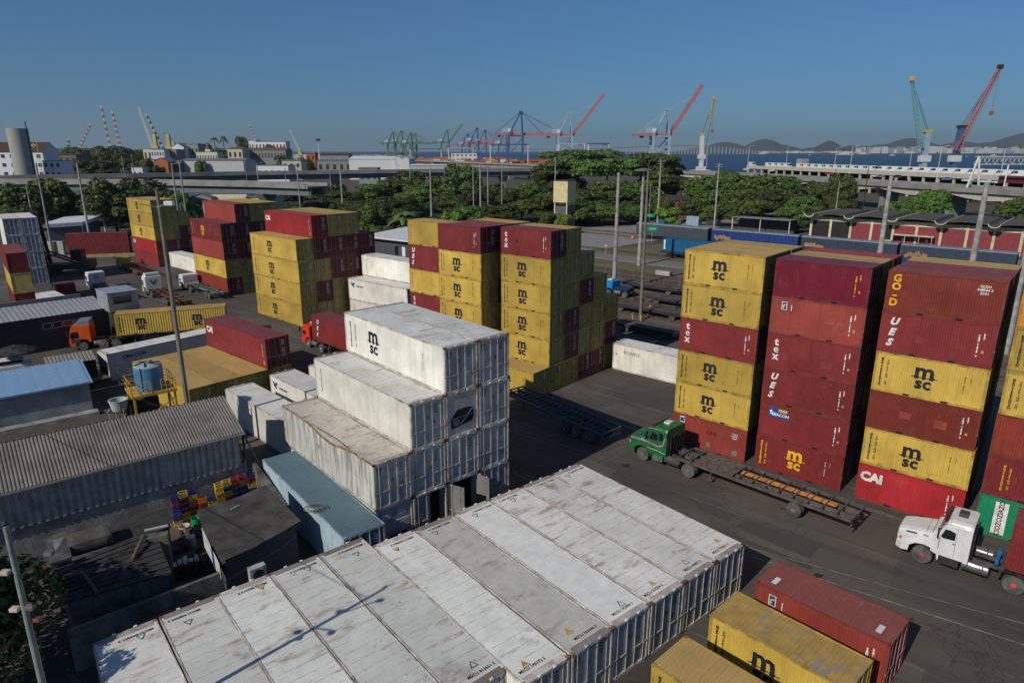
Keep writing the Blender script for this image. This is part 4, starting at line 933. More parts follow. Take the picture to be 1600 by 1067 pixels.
# orange truck with two yellow containers
hd = 20; a = R(hd); p0 = at(183, 525, 1.4)
OR = pm('cab_orange', sr(206,84,30), .4, var=.05, orand=0)
base = Vector((p0.x-math.cos(a)*3.6-math.sin(a)*1.2, p0.y-math.sin(a)*3.6+math.cos(a)*1.2, 0))
t = cabover(OR, pm('cab_dark_trim', (.04,.045,.05), .5), RIMG, 'orange cab-over truck with grey roof beside the dark warehouse', base, a, h=3.0, L=2.3, deflect=pm('grey_deflector', (.2,.22,.24), .5))
tractor_common(t, 1.0, 3.4, RIMG, tandem=True); trailer(t, 2.9, 15.7, (12.0, 13.3, 14.6))
for i in range(2):
    c_ = (p0.x+math.cos(a)*i*6.1, p0.y+math.sin(a)*i*6.1, 1.42)
    container('Y', L20, HS, 'msc', c_, hd, f"rusty yellow container riding {'nearest the orange cab' if i == 0 else 'rear on the trailer behind the pole'}", 'yellow containers on the orange truck')
# trucks and trailers parked in the left yard
def yardtruck(px, py, hd, col, low, label, style, tcol, h=2.8, emblem=None, axles=(9.3,10.6), ln=12.6, deflect=None, z=1.2, planks=None, L=1.95, hit=.0):
    p = at(px, py); a = R(hd); base = Vector((p.x-math.sin(a)*1.2, p.y+math.cos(a)*1.2, 0))
    t = cabover(col, low, RIMG, label, base, a, h=h, emblem=emblem, deflect=deflect, L=L); tractor_common(t, .65, 3.2, RIMG, tandem=False); trailer(t, 2.2, 2.2+ln, axles, style=style, col=tcol, z=z, planks=planks); return t
CW = pm('cab_white', (.7,.7,.7), .4, orand=0, var=.04); CB = pm('cab_blue', sr(40,100,150), .4, orand=0); CG = pm('cab_lime', sr(110,190,70), .4, orand=0)
GT = pm('green_grey_steel', (.1,.14,.13), .6, rust=.4); RT = pm('rusty_red_steel', (.14,.05,.035), .7, rust=.8)
yardtruck(286, 453, -44, CW, CB, 'small white and blue truck with grey-green skeletal trailer in the left yard', 'skeletal', GT, h=2.6, ln=10.5)
yardtruck(228, 461, -47, CW, CG, 'white truck with lime trim and green emblem on its cab back', 'skeletal', RT, h=3.1, emblem='vee', deflect=CW, L=2.2)
yardtruck(140, 452, -43, CW, CB, 'white and blue truck with round cab-back emblem and brown flatbed', 'flat', RT, h=2.9, emblem='ring', planks=(3.0, 13.5), L=2.2)
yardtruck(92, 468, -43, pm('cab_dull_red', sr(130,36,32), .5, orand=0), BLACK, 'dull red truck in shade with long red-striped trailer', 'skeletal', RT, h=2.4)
yardtruck(186, 420, -45, pm('cab_dusty_yellow', sr(150,140,50), .5, orand=0), pm('cab_dusty_yellow', (0,0,0)), 'dusty yellow truck with red flat trailer beyond the lime-trimmed truck', 'flat', RT, h=2.2, z=1.1, L=1.6)
p = at(948, 462); t = cabover(pm('cab_bright_blue', sr(30,130,196), .4, orand=0), pm('cab_bright_blue', (0,0,0)), RIMG, 'bright blue short truck parked among the rail wagons', (p.x+1, p.y+1, 0), R(-40), h=2.4, L=2.1); tractor_common(t, .8, 3.0, RIMG)
m = MB(); m.bbox(-.6, .2, -.6, .6, 2.4, 2.62, .05); m.build('roof_unit', pm('roof_hatch_pale', (.6,.6,.5)), t); m = MB(); m.bbox(.9, 3.6, -1.1, 1.1, 1.1, 1.5, .04); m.build('rear_body', pm('dark_blue_body', sr(24,50,84), .5), t)
# reach stacker
p = at(140, 428); a = R(8); RSM = pm('stacker_khaki', (.09,.085,.05), .7, dust=.3); DK = pm('stacker_black', (.014,.014,.016), .6)
t = thing('reach_stacker', 'dark container lift truck with tall mast beside the white end-door stack', 'lift truck', (p.x-3, p.y+1, 0), a)
m = MB(); m.bbox(-4.5, 3.0, -1.5, 1.5, .9, 1.9, .08); m.bbox(1.4, 3.2, -1.6, 1.6, 1.2, 2.7, .1); m.build('body', RSM, t)
m = MB(); m.bbox(-.2, 1.7, -1.0, 1.0, 2.6, 4.5, .08); m.build('cab', DK, t)
m = MB(); m.box(1.71, 1.74, -.85, .85, 3.2, 4.3); m.box(.0,1.5,-1.04,-1.01,3.2,4.3); m.build('window', GLS, t)
m = MB(); 
for y in (-.75, .75): m.bar((-4.6, y, .5), (-5.6, y, 12.5), .35, .55)
for z in (3, 5.5, 8, 10.5, 12.3): m.bar((-4.8-z*.07, -.8, z), (-4.8-z*.07, .8, z), .3)
m.build('mast', DK, t)
m = MB(); m.box(-6.0, -5.4, -3.0, 3.0, 9.8, 10.4); m.box(-6.3, -5.2, -.9, .9, 8.2, 11.4); 
for y in (-2.6, 2.6): m.box(-6.4, -5.4, y-.25, y+.25, 9.0, 10.2)
m.build('spreader', DK, t)
m = MB(); m.bar((-4.8, -.8, 4.2), (1.0, -.8, 1.9), .28); m.bar((-4.8, .8, 4.2), (1.0, .8, 1.9), .28); m.build('tilt_arm', DK, t)
for x, y in ((-3.9, -1.75), (-3.9, 1.75), (1.9, -1.7), (1.9, 1.7)): wheel(t, x, y, .85 if x < 0 else .75, -1 if y < 0 else 1, RIMG, w=.5)
# ---------------------------------------------------------------- left buildings and yard clutter
def wcorr(mb, P, Q, z0, z1, period, depth, mi=0, z1b=None):
    """upright corrugated sheet between ground points P, Q; outer side to the right of P->Q"""
    P = Vector((P[0], P[1], 0)); Q = Vector((Q[0], Q[1], 0)); d = (Q-P); Ln = d.length; u = d/Ln; n = Vector((u.y, -u.x, 0)); k_ = max(1, int(Ln/period)); T = Ln/k_; vs = []; prof = []
    for i in range(k_):
        for f, o in ((0, 0), (.18, 1), (.5, 1), (.68, 0)): prof.append((i*T+f*T, o*depth))
    prof.append((Ln, 0)); z1b = z1 if z1b is None else z1b
    for s_, o in prof:
        q = P+u*s_+n*o; zt = z1+(z1b-z1)*s_/Ln; vs += [(q.x, q.y, z0), (q.x, q.y, zt)]
    mb.add(vs, [(2*i, 2*i+2, 2*i+3, 2*i+1) for i in range(len(prof)-1)], mi)
def rcorr(mb, E0, E1, R0, R1, period, depth, mi=0):
    """corrugated roof sheet, eave E0->E1, ridge R0->R1, waves running down the slope"""
    E0, E1, R0, R1 = map(Vector, (E0, E1, R0, R1)); Ln = (E1-E0).length; k_ = int(Ln/period); n = (E1-E0).cross(R0-E0).normalized(); n = n if n.z > 0 else -n; vs = []; m_ = 0
    for i in range(k_):
        for f, o in ((0, 0), (.25, .7), (.5, 1), (.75, .7)):
            s_ = (i+f)/k_; vs += [tuple(E0.lerp(E1, s_)+n*o*depth), tuple(R0.lerp(R1, s_)+n*o*depth)]; m_ += 1
    mb.add(vs, [(2*i, 2*i+2, 2*i+3, 2*i+1) for i in range(m_-1)], mi)
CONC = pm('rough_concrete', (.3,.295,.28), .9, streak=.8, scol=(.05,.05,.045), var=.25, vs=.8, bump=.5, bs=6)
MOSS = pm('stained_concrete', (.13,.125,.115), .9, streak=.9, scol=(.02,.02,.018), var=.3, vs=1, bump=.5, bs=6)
# --- long corrugated shed
FIB = pm('fibre_cement_roof', (.2,.178,.158), .9, streak=.5, scol=(.07,.065,.06), var=.16, vs=.6, dust=.25, dcol=(.12,.115,.1), orand=0)
SHM = pm('grey_sheet_metal', (.33,.33,.325), .5, .1, streak=.5, var=.15, orand=0)
E1 = at(383, 675, 5); hd = R(39.5); u = Vector((math.cos(hd), math.sin(hd), 0)); n = Vector((-math.sin(hd), math.cos(hd), 0)); n_shed = n.copy(); E0 = E1-u*30
sh = thing('corrugated_shed', 'long shed with grey-brown corrugated roof and ribbed metal wall in the left foreground', 'shed', (E0.x, E0.y, 0))
def rel(o, v): return Vector(v)-o.location
m = MB(); m.M = Matrix.Translation(-sh.location)
R0 = E0+n*3.7+Vector((0,0,1.45)); R1 = E1+n*3.7+Vector((0,0,1.45)); rcorr(m, E0, E1, R0, R1, .18, .05)
rcorr(m, E0+n*7.6, E1+n*7.6, R0+n*.02, R1+n*.02, .34, .075); m.build('roof', FIB, sh)
m = MB(); m.M = Matrix.Translation(-sh.location); A = E0+n*.45; B = E1+n*.45-u*.4; wcorr(m, A, B, 2.55, 4.95, .4, .09); Bk = E1+n*7.2-u*.4; wcorr(m, B+u*.02, Bk, 2.55, 4.9, .42, .05)
m.build('metal_wall', SHM, sh)
m = MB(); m.M = Matrix.Translation(-sh.location); q = B-u*4.6; q2 = B-u*3.6; wcorr(m, q-n*.06, q2-n*.06, 2.6, 4.9, 1.0, .01); m.build('pale_panel', pm('pale_sheet', (.36,.38,.4), .5), sh)
m = MB(); m.M = Matrix.Translation(-sh.location); m.slab([E0-n*.05+Vector((0,0,-.02)), E1-n*.05+Vector((0,0,-.02)), E1+n*.12+Vector((0,0,.0)), E0+n*.12+Vector((0,0,.0))], .12); m.build('gutter', pm('grey_gutter', (.3,.3,.3), .6), sh)
m = MB(); m.M = Matrix.Translation(-sh.location)
for k_ in range(3): m.bar(E1+n*(.3+k_*3)+Vector((-.1,0,-.2)), E1+n*(.3+k_*3)+Vector((-.1,0,-4.9)), .12)
m.bar(E1+n*.2+Vector((-.05,0,-.3)), E1-n*.1+u*.9+Vector((0,0,-3.1)), .09); m.bar(E1+n*.3+Vector((0,0,-2.4)), E1+n*3.3+Vector((0,0,-.4)), .08)
m.build('end_frame', STEEL, sh)
def wall(name, P, Q, z0, z1, th, mat, label, cat='wall', z1b=None):
    P = Vector((P[0], P[1], 0)); Q = Vector((Q[0], Q[1], 0)); d = (Q-P).normalized(); nn = Vector((-d.y, d.x, 0))*th/2; zb = z1 if z1b is None else z1b
    m = MB(); m.M = Matrix.Translation(-P); c = [P-nn, Q-nn, Q+nn, P+nn]; zz = (z1, zb, zb, z1)
    m.add([(v.x, v.y, z0) for v in c]+[(v.x, v.y, zz[i]) for i, v in enumerate(c)], [(0,3,2,1),(4,5,6,7),(0,1,5,4),(1,2,6,5),(2,3,7,6),(3,0,4,7)]); o = m.build(name, mat); o.location = P; return tag(o, label, cat)
wall('retaining_wall', E0+n*.7-u*2, E1+n*.7, 0, 2.5, .4, CONC, 'rough grey plastered wall below the ribbed metal shed wall')
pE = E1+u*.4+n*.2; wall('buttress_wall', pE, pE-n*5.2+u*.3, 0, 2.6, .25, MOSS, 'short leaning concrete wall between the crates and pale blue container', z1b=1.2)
# --- dark warehouse
WG_ = pm('dark_cladding', (.035,.035,.036), .7, var=.1, orand=0); RG = pm('pale_grey_roof', (.3,.31,.33), .6, var=.06, orand=0)
Q = at(168, 481, 4.1); uh = R(45); u = Vector((math.cos(uh), math.sin(uh), 0)); n = Vector((-math.sin(uh), math.cos(uh), 0)); P = Q-u*26
wh = thing('dark_warehouse', 'dark clad warehouse with pale grey ribbed roof at the left edge', 'warehouse', (P.x, P.y, 0)); M0 = Matrix.Translation(-wh.location)
m = MB(); m.M = M0; m.prism([P+n*.1, Q+n*.1, Q+n*5.2, P+n*5.2], 0, 4.0); m.build('wall', WG_, wh)
m = MB(); m.M = M0; rcorr(m, P-n*.1, Q-n*.1, P+n*5.3+Vector((0,0,.7)), Q+n*5.3+Vector((0,0,.7)), .5, .04); m.build('roof', RG, wh)
m = MB(); m.M = M0; m.prism([P+n*5.3, Q+n*5.3-u*1.5, Q+n*5.6-u*1.5, P+n*5.6], 4.2, 5.3); m.build('parapet', pm('parapet_grey', (.16,.17,.19), .6), wh)
for s_, cnt in ((-2.8, 4), (-23, 3)):
    for i in range(cnt):
        a0 = Q+u*(s_-i*1.05)+n*.08; m = MB(); m.M = M0; m.bar((a0.x, a0.y, 2.95), (a0.x-u.x*.95, a0.y-u.y*.95, 2.95), .06, .7); f = m.build('window', pm('window_frame_grey', (.4,.41,.42), .5), wh)
        m = MB(); m.M = M0; b0 = a0-u*.08-n*.045; m.bar((b0.x, b0.y, 2.95), (b0.x-u.x*.78, b0.y-u.y*.78, 2.95), .02, .55); m.build('pane', GLS, f)
# metal-clad room on its end
bx = at(171, 488, 3.9); u2 = Vector((math.cos(R(46)), math.sin(R(46)), 0)); n2 = Vector((-math.sin(R(46)), math.cos(R(46)), 0))
rm = thing('roof_cabin', 'small ribbed metal cabin with blue-grey roof and wide dark window', 'cabin', (bx.x, bx.y, 3.9)); M0 = Matrix.Translation(-rm.location)
A, B, C, D = bx, bx+u2*3.4, bx+u2*3.4+n2*4.2, bx+n2*4.2
m = MB(); m.M = M0; wcorr(m, A, B, 3.9, 6.1, .22, .03); wcorr(m, B, C, 3.9, 6.1, .22, .03); wcorr(m, D, A, 3.9, 6.1, .22, .03); wcorr(m, C, D, 3.9, 6.1, .22, .03); m.build('wall', pm('cabin_ribbed', (.33,.35,.37), .5, .2), rm)
m = MB(); m.M = M0; m.slab([(v.x, v.y, 6.2) for v in (A-u2*.08-n2*.08, B+u2*.08-n2*.08, C+u2*.08+n2*.08, D-u2*.08+n2*.08)], .1); m.build('roof', pm('cabin_roof', (.3,.36,.44), .5), rm)
m = MB(); m.M = M0; g0 = A+u2*.6-n2*.06; g1 = A+u2*2.6-n2*.06; m.bar((g0.x, g0.y, 5.2), (g1.x, g1.y, 5.2), .03, .85); m.build('window', GLS, rm)
m = MB(); m.M = M0; m.prism([A+u2*.3+n2*.1, B-u2*.05+n2*.1, C-u2*.05, D+u2*.3], -0.0, 3.89); m.build('lower_wall', WG_, rm)
# --- blue-roofed building
Q = at(145, 595.6, 3.0); uh = R(39); u = Vector((math.cos(uh), math.sin(uh), 0)); n = Vector((-math.sin(uh), math.cos(uh), 0)); P = Q-u*18
bb = thing('blue_roof_building', 'pale grey building under a smooth sky-blue sheet roof', 'building', (P.x, P.y, 0)); M0 = Matrix.Translation(-bb.location); Z = Vector((0,0,1))
m = MB(); m.M = M0; rcorr(m, P, Q, P+n*6.3+Z*.55, Q+n*6.3+Z*.55, 1.0, .012); m.slab([P-Z*.03, Q-Z*.03, Q+n*6.3+Z*.52, P+n*6.3+Z*.52], .1); m.build('roof', pm('sky_blue_roof', sr(128,162,196), .45, var=.03, dust=.1, streak=.1, orand=0), bb)
m = MB(); m.M = M0; m.prism([P+n*.35, Q+n*.35-u*.3, Q+n*6-u*.3, P+n*6], 0, 2.75); m.build('wall', pm('mottled_pale_wall', (.27,.3,.32), .7, streak=.6, scol=(.14,.16,.17), var=.2, vs=.5), bb)
m = MB(); m.M = M0; m.prism([P-n*.6, Q-n*.6, Q+n*.3, P+n*.3], 0, .35); m.build('plinth', CONC, bb)
# --- low dark kiosks behind the blue roof
for (px, py, w_, d_, h_, lab) in ((62, 585, 5.0, 2.4, 2.5, 'black kiosk with striped rusty sheet roof behind the blue roof, left one'), (113, 566, 3.9, 2.4, 2.6, 'black kiosk with striped sheet roof right behind the blue roof corner')):
    p = at(px, py, h_); kk = thing('kiosk', lab, 'kiosk', (p.x, p.y, 0), R(39))
    m = MB(); m.box(-w_/2, w_/2, -.1, d_, 0, h_-.1); m.build('wall', pm('kiosk_black', (.02,.02,.024), .6), kk)
    m = MB(); rcorr(m, (-w_/2-.15, -.4, h_), (w_/2+.15, -.4, h_), (-w_/2-.15, d_, h_+.3), (w_/2+.15, d_, h_+.3), .3, .05); m.build('roof', pm('striped_sheet', (.26,.24,.21), .7, streak=.9, scol=(.05,.045,.04), rust=.8), kk)
p = at(15, 558, 2); m = MB(); m.bbox(-2.2, 1.8, -.9, .9, .5, 1.3, .15); m.bbox(-1.2, 1.2, -.8, .8, 1.3, 1.9, .25); cr = thing('parked_car', 'white parked car half hidden at the left edge', 'car', (p.x, p.y, 0), R(39)); m.build('body', CW, cr)
m = MB(); m.box(-1.0, 1.0, -.82, .82, 1.45, 1.78); m.build('window', GLS, cr)
for x in (-1.4, 1.2): 
    for s_ in (-1, 1): wheel(cr, x, s_*.85, .33, s_, RIMG, w=.2)
p = at(22, 540, 3.2); um = thing('dark_parasol', 'dark parasol open against the warehouse wall', 'parasol', (p.x, p.y, 0)); m = MB(); m.M = Matrix.Translation((0,0,2.6)); m.lathe([(1.9,0),(1.2,.35),(.1,.7)], n=10); m.build('canopy', BLACK, um); m = MB(); m.tube((0,0,0),(0,0,3.2),.04); m.build('pole', STEEL, um)
# --- long white container with a cooling unit, standing across the yard
p = at(166.6, 554, HH); hd = 52; a = R(hd)
t = container('W', L40, HH, '', (p.x, p.y, 0), hd, 'white container with shaded blue-lettered side and cooling unit end behind the tank')
m = MB(); m.box(-L40/2-.012, -L40/2+.02, -.8, .8, .5, 2.2); m.build('machinery_panel', pm('grey_machine_panel', (0,0,0)), t)
m = MB(); m.box(-L40/2-.03, -L40/2-.01, -.5, .6, .5, 1.3); m.build('compressor_opening', DARKM, t)
m = MB(); add_text(m, 'CMA CGM', .5, (-L40/2+2.6, -W_/2-.01, 2.25), SF, 0, bold=.01); m.build('lettering', INK['b'], t)
# --- blue tank on a yellow platform
TB = pm('tank_blue', sr(74,124,160), .5, streak=.5, scol=(.2,.28,.32), var=.12, orand=0); YP = pm('platform_yellow', sr(206,160,60), .6, rust=.9)
pt_ = wp(229, 611, 46.3); zd_ = pt_.z; p = (pt_.x, 46.9, 0)
tp = thing('tank_platform', 'yellow steel tower platform with railings under the blue tank', 'platform', p, R(39))
m = MB(); m.box(-1.5, 1.5, -1.35, 1.35, zd_-.14, zd_); m.build('deck', YP, tp)
for x in (-1.35, 1.35):
    for y in (-1.2, 1.2): m = MB(); m.box(x-.07, x+.07, y-.07, y+.07, 0, zd_-.14); m.build('leg', YP, tp)
m = MB()
for z in (1.5, 3.4): m.bar((-1.35,-1.2,z),(1.35,-1.2,z+1.6),.06); m.bar((1.35,-1.2,z),(1.35,1.2,z+1.6),.06)
m.build('brace', YP, tp)
for (x0, y0, x1, y1) in ((-1.45,-1.3,-.2,-1.3), (.5,-1.3,1.45,-1.3), (1.45,-1.3,1.45,1.3), (-1.45,1.3,1.45,1.3), (-1.45,-1.3,-1.45,1.3)):
    m = MB()
    for z in (zd_+.45, zd_+.95): m.tube((x0,y0,z),(x1,y1,z),.025,n=6)
    for k_ in range(4): x, y = x0+(x1-x0)*k_/3, y0+(y1-y0)*k_/3; m.tube((x,y,zd_),(x,y,zd_+.95),.025,n=6)
    m.build('railing', YP, tp)
tk = thing('water_tank', 'large round blue water tank with dark hoses on its lid', 'tank', (p[0], p[1], zd_+.003)); m = MB(); m.lathe([(.93,0),(.96,.08),(.97,.6),(.95,.62),(.97,.66),(.97,1.2),(.95,1.22),(.97,1.26),(.97,1.75),(.92,1.8)], n=28); m.build('shell', TB, tk)
m = MB(); m.M = Matrix.Translation((0,0,1.8)); m.lathe([(.95,0),(.8,.1),(.3,.18),(.05,.2)], n=28); m.build('lid', pm('tank_lid', (.35,.42,.45), .6, streak=.3), tk)
m = MB()
for i in range(6): a0 = i*1.1; m.tube((.2*math.cos(a0),.2*math.sin(a0),2.06),(.85*math.cos(a0+.6),.85*math.sin(a0+.6),1.96),.04,n=6)
m.tube((0,-1.0,1.9),(0,-1.0,.1),.03,n=6); m.build('hose', BLACK, tk)
q_ = wp(187, 640, 45.6); zt_ = q_.z; tk = thing('water_tank', 'pale grey-green round tub on stilts left of the blue tank', 'tank', (q_.x, q_.y, 0)); m = MB(); m.M = Matrix.Translation((0,0,zt_)); m.lathe([(.48,0),(.62,.75),(.66,.75),(.66,.8),(.55,.8),(.45,.35)], n=20); m.build('shell', pm('tub_green', (.35,.44,.42), .6, streak=.3), tk)
for x in (-.6, .6):
    for y in (-.45, .45): m = MB(); m.tube((x*1.1,y*1.1,0),(x*.9,y*.9,zt_+.2),.04,n=6); m.build('leg', pm('pipe_white', (.4,.42,.4), .5), tk)
m = MB(); m.box(-.6,.6,-.5,.5,zt_-.08,zt_-.005); m.build('deck', STEEL, tk)
m = MB(); m.box(-1.1, 1.1, -.9, .9, 0, zt_+.35); o = m.build('dark_tub', BLACK, loc=(q_.x+.5, q_.y+1.9, 0), rz=R(39)); tag(o, 'black box tank behind the pale round tub', 'tank')
# loose frame and debris
p = at(185, 608, 0); m = MB()
for (x0,z0,x1,z1) in ((0,0,.2,2.2),(.2,2.2,1.3,1.9),(1.3,1.9,1.2,0),(0.1,1.1,1.25,1.0)): m.tube((x0,0,z0),(x1,.2,z1),.035,n=6)
o = m.build('pipe_frame', pm('rusty_pipe', (.2,.14,.1), .7, rust=.8), loc=(p.x, p.y, 0), rz=R(20)); tag(o, 'thin rusty pipe frame standing before the white container', 'frame')
for i in range(5):
    p = at(150+i*3, 570+i*9, 0); m = MB()
    for j in range(5): m.box(-.9, .9, j*.24, j*.24+.12, .3+.05*i, .33+.05*i)
    for j in (-.8, 0, .8): m.box(j-.05, j+.05, 0, 1.1, .2+.05*i, .3+.05*i)
    o = m.build('pallet', pm('pallet_wood', (.24,.2,.14), .9, var=.3), loc=(p.x, p.y, i*.1), rz=R(35+i*6)); tag(o, f'wooden pallet lying by the white container end, {ORD[i]} along the row', 'pallet', 'loose pallets by the white container')
# --- shack with patched dark roof
P0, P1, P2, P3 = at(307,797,3.2), at(415,757,3.3), at(470,813,3.0), at(345,878,2.9)
SHR = pm('dark_felt_roof', (.06,.055,.05), .9, var=.25, vs=1.2, streak=.3, dust=.3, dcol=(.1,.09,.08), bump=.6, bs=3, orand=0)
sk = thing('shack', 'shack with sagging dark felt roof beside the drink crates', 'shack', (P3.x, P3.y, 0)); M0 = Matrix.Translation(-sk.location)
m = MB(); m.M = M0; nn_ = 8; g_ = []
for j in range(nn_+1):
    for i in range(nn_+1):
        a_, b_ = i/nn_, j/nn_; v = P0.lerp(P1, a_).lerp(P3.lerp(P2, a_), b_); g_.append((v.x, v.y, v.z+random.uniform(-.03,.03)-.12*math.sin(a_*3.14)))
m.add(g_, [(j*(nn_+1)+i, j*(nn_+1)+i+1, (j+1)*(nn_+1)+i+1, (j+1)*(nn_+1)+i) for j in range(nn_) for i in range(nn_)])
m.slab([v-Vector((0,0,.16)) for v in (P0,P1,P2,P3)], .08); m.build('roof', SHR, sk)
m = MB(); m.M = M0; c_ = (P0+P1+P2+P3)/4; ins = [v.lerp(c_, .1) for v in (P0,P1,P2,P3)]; m.prism([(v.x, v.y) for v in ins], 0, 2.7); m.build('wall', pm('shack_wall', (.05,.06,.07), .9, streak=.5), sk)
m = MB(); m.M = M0; q0, q1 = P0.lerp(P3, .28), P0.lerp(P3, 1.0); dd = (q1-q0).normalized(); nv = Vector((dd.y, -dd.x, 0)); 
m.add([(q0.x, q0.y, 2.95), (q1.x, q1.y, 2.85), (q1.x, q1.y, 1.9), (q0.x, q0.y, 1.7)], [(0,1,2,3)]); m.v = [(x+nv.x*.08, y+nv.y*.08, z) for x, y, z in m.v]; m.build('white_board', pm('white_board', (.6,.6,.58), .6), sk)
m = MB(); m.M = M0; q2 = q0.lerp(q1, .55); q3 = q0.lerp(q1, .68); m.add([(q2.x, q2.y, 2.94), (q3.x, q3.y, 2.92), (q3.x, q3.y, 1.8), (q2.x, q2.y, 1.8)], [(0,1,2,3)]); m.v = [(x+nv.x*.1, y+nv.y*.1, z) for x, y, z in m.v]; m.build('blue_band', INK['b'], sk)
m = MB(); m.M = M0; b0, b1 = at(360,796,3.14), at(374,789,3.16); m.bar(b0, b1, .05); m.build('loose_batten', pm('pale_batten', (.5,.48,.42), .8), sk)
for i, (px, py) in enumerate(((392,866),(460,836))):
    p = at(px, py-22, 2.6); m = MB(); m.box(-.05,.05,-.05,.05,0,2.6); o = m.build('post', pm('pale_post', (.35,.36,.36), .7), loc=(p.x, p.y-.2, 0)); tag(o, f"thin pale post before the shack wall, {'left' if i == 0 else 'right'} one", 'post')
W0, W1 = at(105, 985, 2.2), at(470, 860, 2.2)
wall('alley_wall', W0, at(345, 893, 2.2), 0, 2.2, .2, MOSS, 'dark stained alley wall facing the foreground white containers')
p = at(401, 885, 2.2); ac = thing('ac_unit', 'small grey air conditioner box on the shaded alley wall', 'air conditioner', (p.x, p.y, 1.5), R(39)); m = MB(); m.bbox(-.42, .42, -.2, .2, 0, .75, .03); m.build('case', pm('ac_grey', (.4,.41,.4), .6, rust=.4), ac); m = MB(); m.M = Matrix.Translation((0,-.205,.37)); m.lathe([(.28,-.01),(.28,.01)], 'Y', 16); m.build('fan_grille', BLACK, ac)
# --- dark tiled roofs and walls by the tree
DT = pm('dark_tiles', (.038,.035,.033), .95, var=.3, vs=1.5, dust=.3, dcol=(.07,.065,.06), bump=.8, bs=2.5, orand=0)
def lowroof(name, pxs, z, label, h=None, mat=DT, wallm=MOSS, cat='building', steps=0):
    pts = [at(x, y, z) for x, y in pxs]; o = thing(name, label, cat, (pts[0].x, pts[0].y, 0)); M0 = Matrix.Translation(-o.location)
    m = MB(); m.M = M0; m.slab(pts, .12)
    if steps:
        for k_ in range(1, steps):
            a_ = pts[0].lerp(pts[3], k_/steps); b_ = pts[1].lerp(pts[2], k_/steps); m.bar(a_+Vector((0,0,.02)), b_+Vector((0,0,.03)), .05)
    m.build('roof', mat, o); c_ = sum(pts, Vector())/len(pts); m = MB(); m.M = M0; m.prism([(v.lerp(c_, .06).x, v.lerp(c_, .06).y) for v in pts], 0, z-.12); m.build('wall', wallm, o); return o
lowroof('dark_roof_house', [(84,888),(240,826),(268,893),(100,940)], 2.7, 'low house with worn dark tiled roof in shade beside the tree', steps=9)
lowroof('outbuilding', [(72,838),(103,830),(112,870),(78,880)], 3.1, 'narrow outbuilding with mottled concrete slab roof left of the barrel vault', mat=pm('mottled_slab', (.09,.085,.08), .9, var=.3))
lowroof('lean_to', [(160,826),(262,792),(266,822),(170,860)], 2.4, 'dark flat lean-to roof between the vaulted tank and the crates')
p = at(139, 838, 3.0); tk = thing('concrete_cistern', 'rounded grey-brown cistern cover on the low roofs', 'cistern', (p.x, p.y, 2.4), R(39)); m = MB(); m.bbox(-1.0, 1.0, -.75, .75, 0, .8, .3); m.build('cover', pm('brown_cover', (.11,.1,.085), .9, var=.2, bump=.4), tk); m = MB(); m.box(-1.55,-1.02,-.7,.6,.1,.7); m.build('ribbed_side', SHM, tk)
wall('brick_pier', at(228,838,3.0), at(262,832,3.0), 0, 3.0, .5, MOSS, 'dark plastered pier wall with a white pipe on top')
a0, a1 = at(226,829,3.1), at(262,821,3.1); m = MB(); m.tube(a0, a1, .09); tag(m.build('white_pipe', pm('pipe_white', (.5,.5,.48), .5)), 'white plastic pipe lying on the dark pier wall', 'pipe')
m = MB(); m.bar(at(206,874,2.8), at(224,836,3.1), .12); tag(m.build('roof_beam', pm('old_timber', (.12,.1,.07), .9)), 'old timber beam leaning on the dark tiled roof', 'beam')
m = MB(); m.bar(at(130,895,2.8), at(152,925,2.8), .14); tag(m.build('roof_beam', pm('old_timber', (.12,.1,.07), .9)), 'short old timber lying near the eave of the dark roof', 'beam')
# --- crates
CC = {'b': ('blue', pm('crate_blue', sr(26,50,130), .6, dust=.3, orand=.1)), 'y': ('yellow', pm('crate_yellow', sr(204,170,52), .6, dust=.3, orand=.1)), 'r': ('red', pm('crate_red', sr(150,36,44), .6, dust=.3, orand=.1)), 'o': ('orange', pm('crate_orange', sr(226,130,30), .5, orand=0))}
def crate_mesh(mat):
    m = MB(); w_, d_, h_ = .48, .36, .34; t_ = .03
    for z in (0, .15, h_-.05):
        m.box(-w_/2, w_/2, -d_/2, -d_/2+t_, z, z+.06+(.02 if z == 0 else 0)); m.box(-w_/2, w_/2, d_/2-t_, d_/2, z, z+.06); m.box(-w_/2, -w_/2+t_, -d_/2+t_, d_/2-t_, z, z+.06); m.box(w_/2-t_, w_/2, -d_/2+t_, d_/2-t_, z, z+.06)
    for x in (-w_/2+.002, 0-.02, w_/2-.042):
        for y in (-d_/2+.002, d_/2-.032): m.box(x, x+.04, y, y+.028, .06, h_-.05)
    m.box(-w_/2+.01, w_/2-.01, -d_/2+.01, d_/2-.01, .01, .03)
    return m.mesh('crate', mat)
cme = {k_: crate_mesh(v[1]) for k_, v in CC.items()}
rd = random.Random(4); p0, p1 = at(274, 812), at(378, 772); p0 = p0-n_shed*.75; dd = (p1-p0); cnt = 14; u = Vector((math.cos(R(39.5)), math.sin(R(39.5)), 0)); nC = Vector((-u.y, u.x, 0))
hts = [6,6,6,4,4,6,6,6,6,6,6,6,6,5]; i = 0
for cI, hN in enumerate(hts):
    for j in range(hN):
        kx = rd.choice('bbyyrrbyo'); q = p0+u*(cI*.52)+nC*(.15*math.sin(cI)); o = link('drinks_crate', cme[kx], None, (q.x, q.y, j*.345), R(39.5+rd.uniform(-4, 4)))
        tag(o, f"{CC[kx][0]} bottle crate in pile by rough wall, {['bottom','second','third','fourth','fifth','sixth'][j]} up, column {['one','two','three','four','five','six','seven','eight','nine','ten','eleven','twelve','thirteen','fourteen'][cI]} from left", 'crate', 'bottle crates piled against the wall')
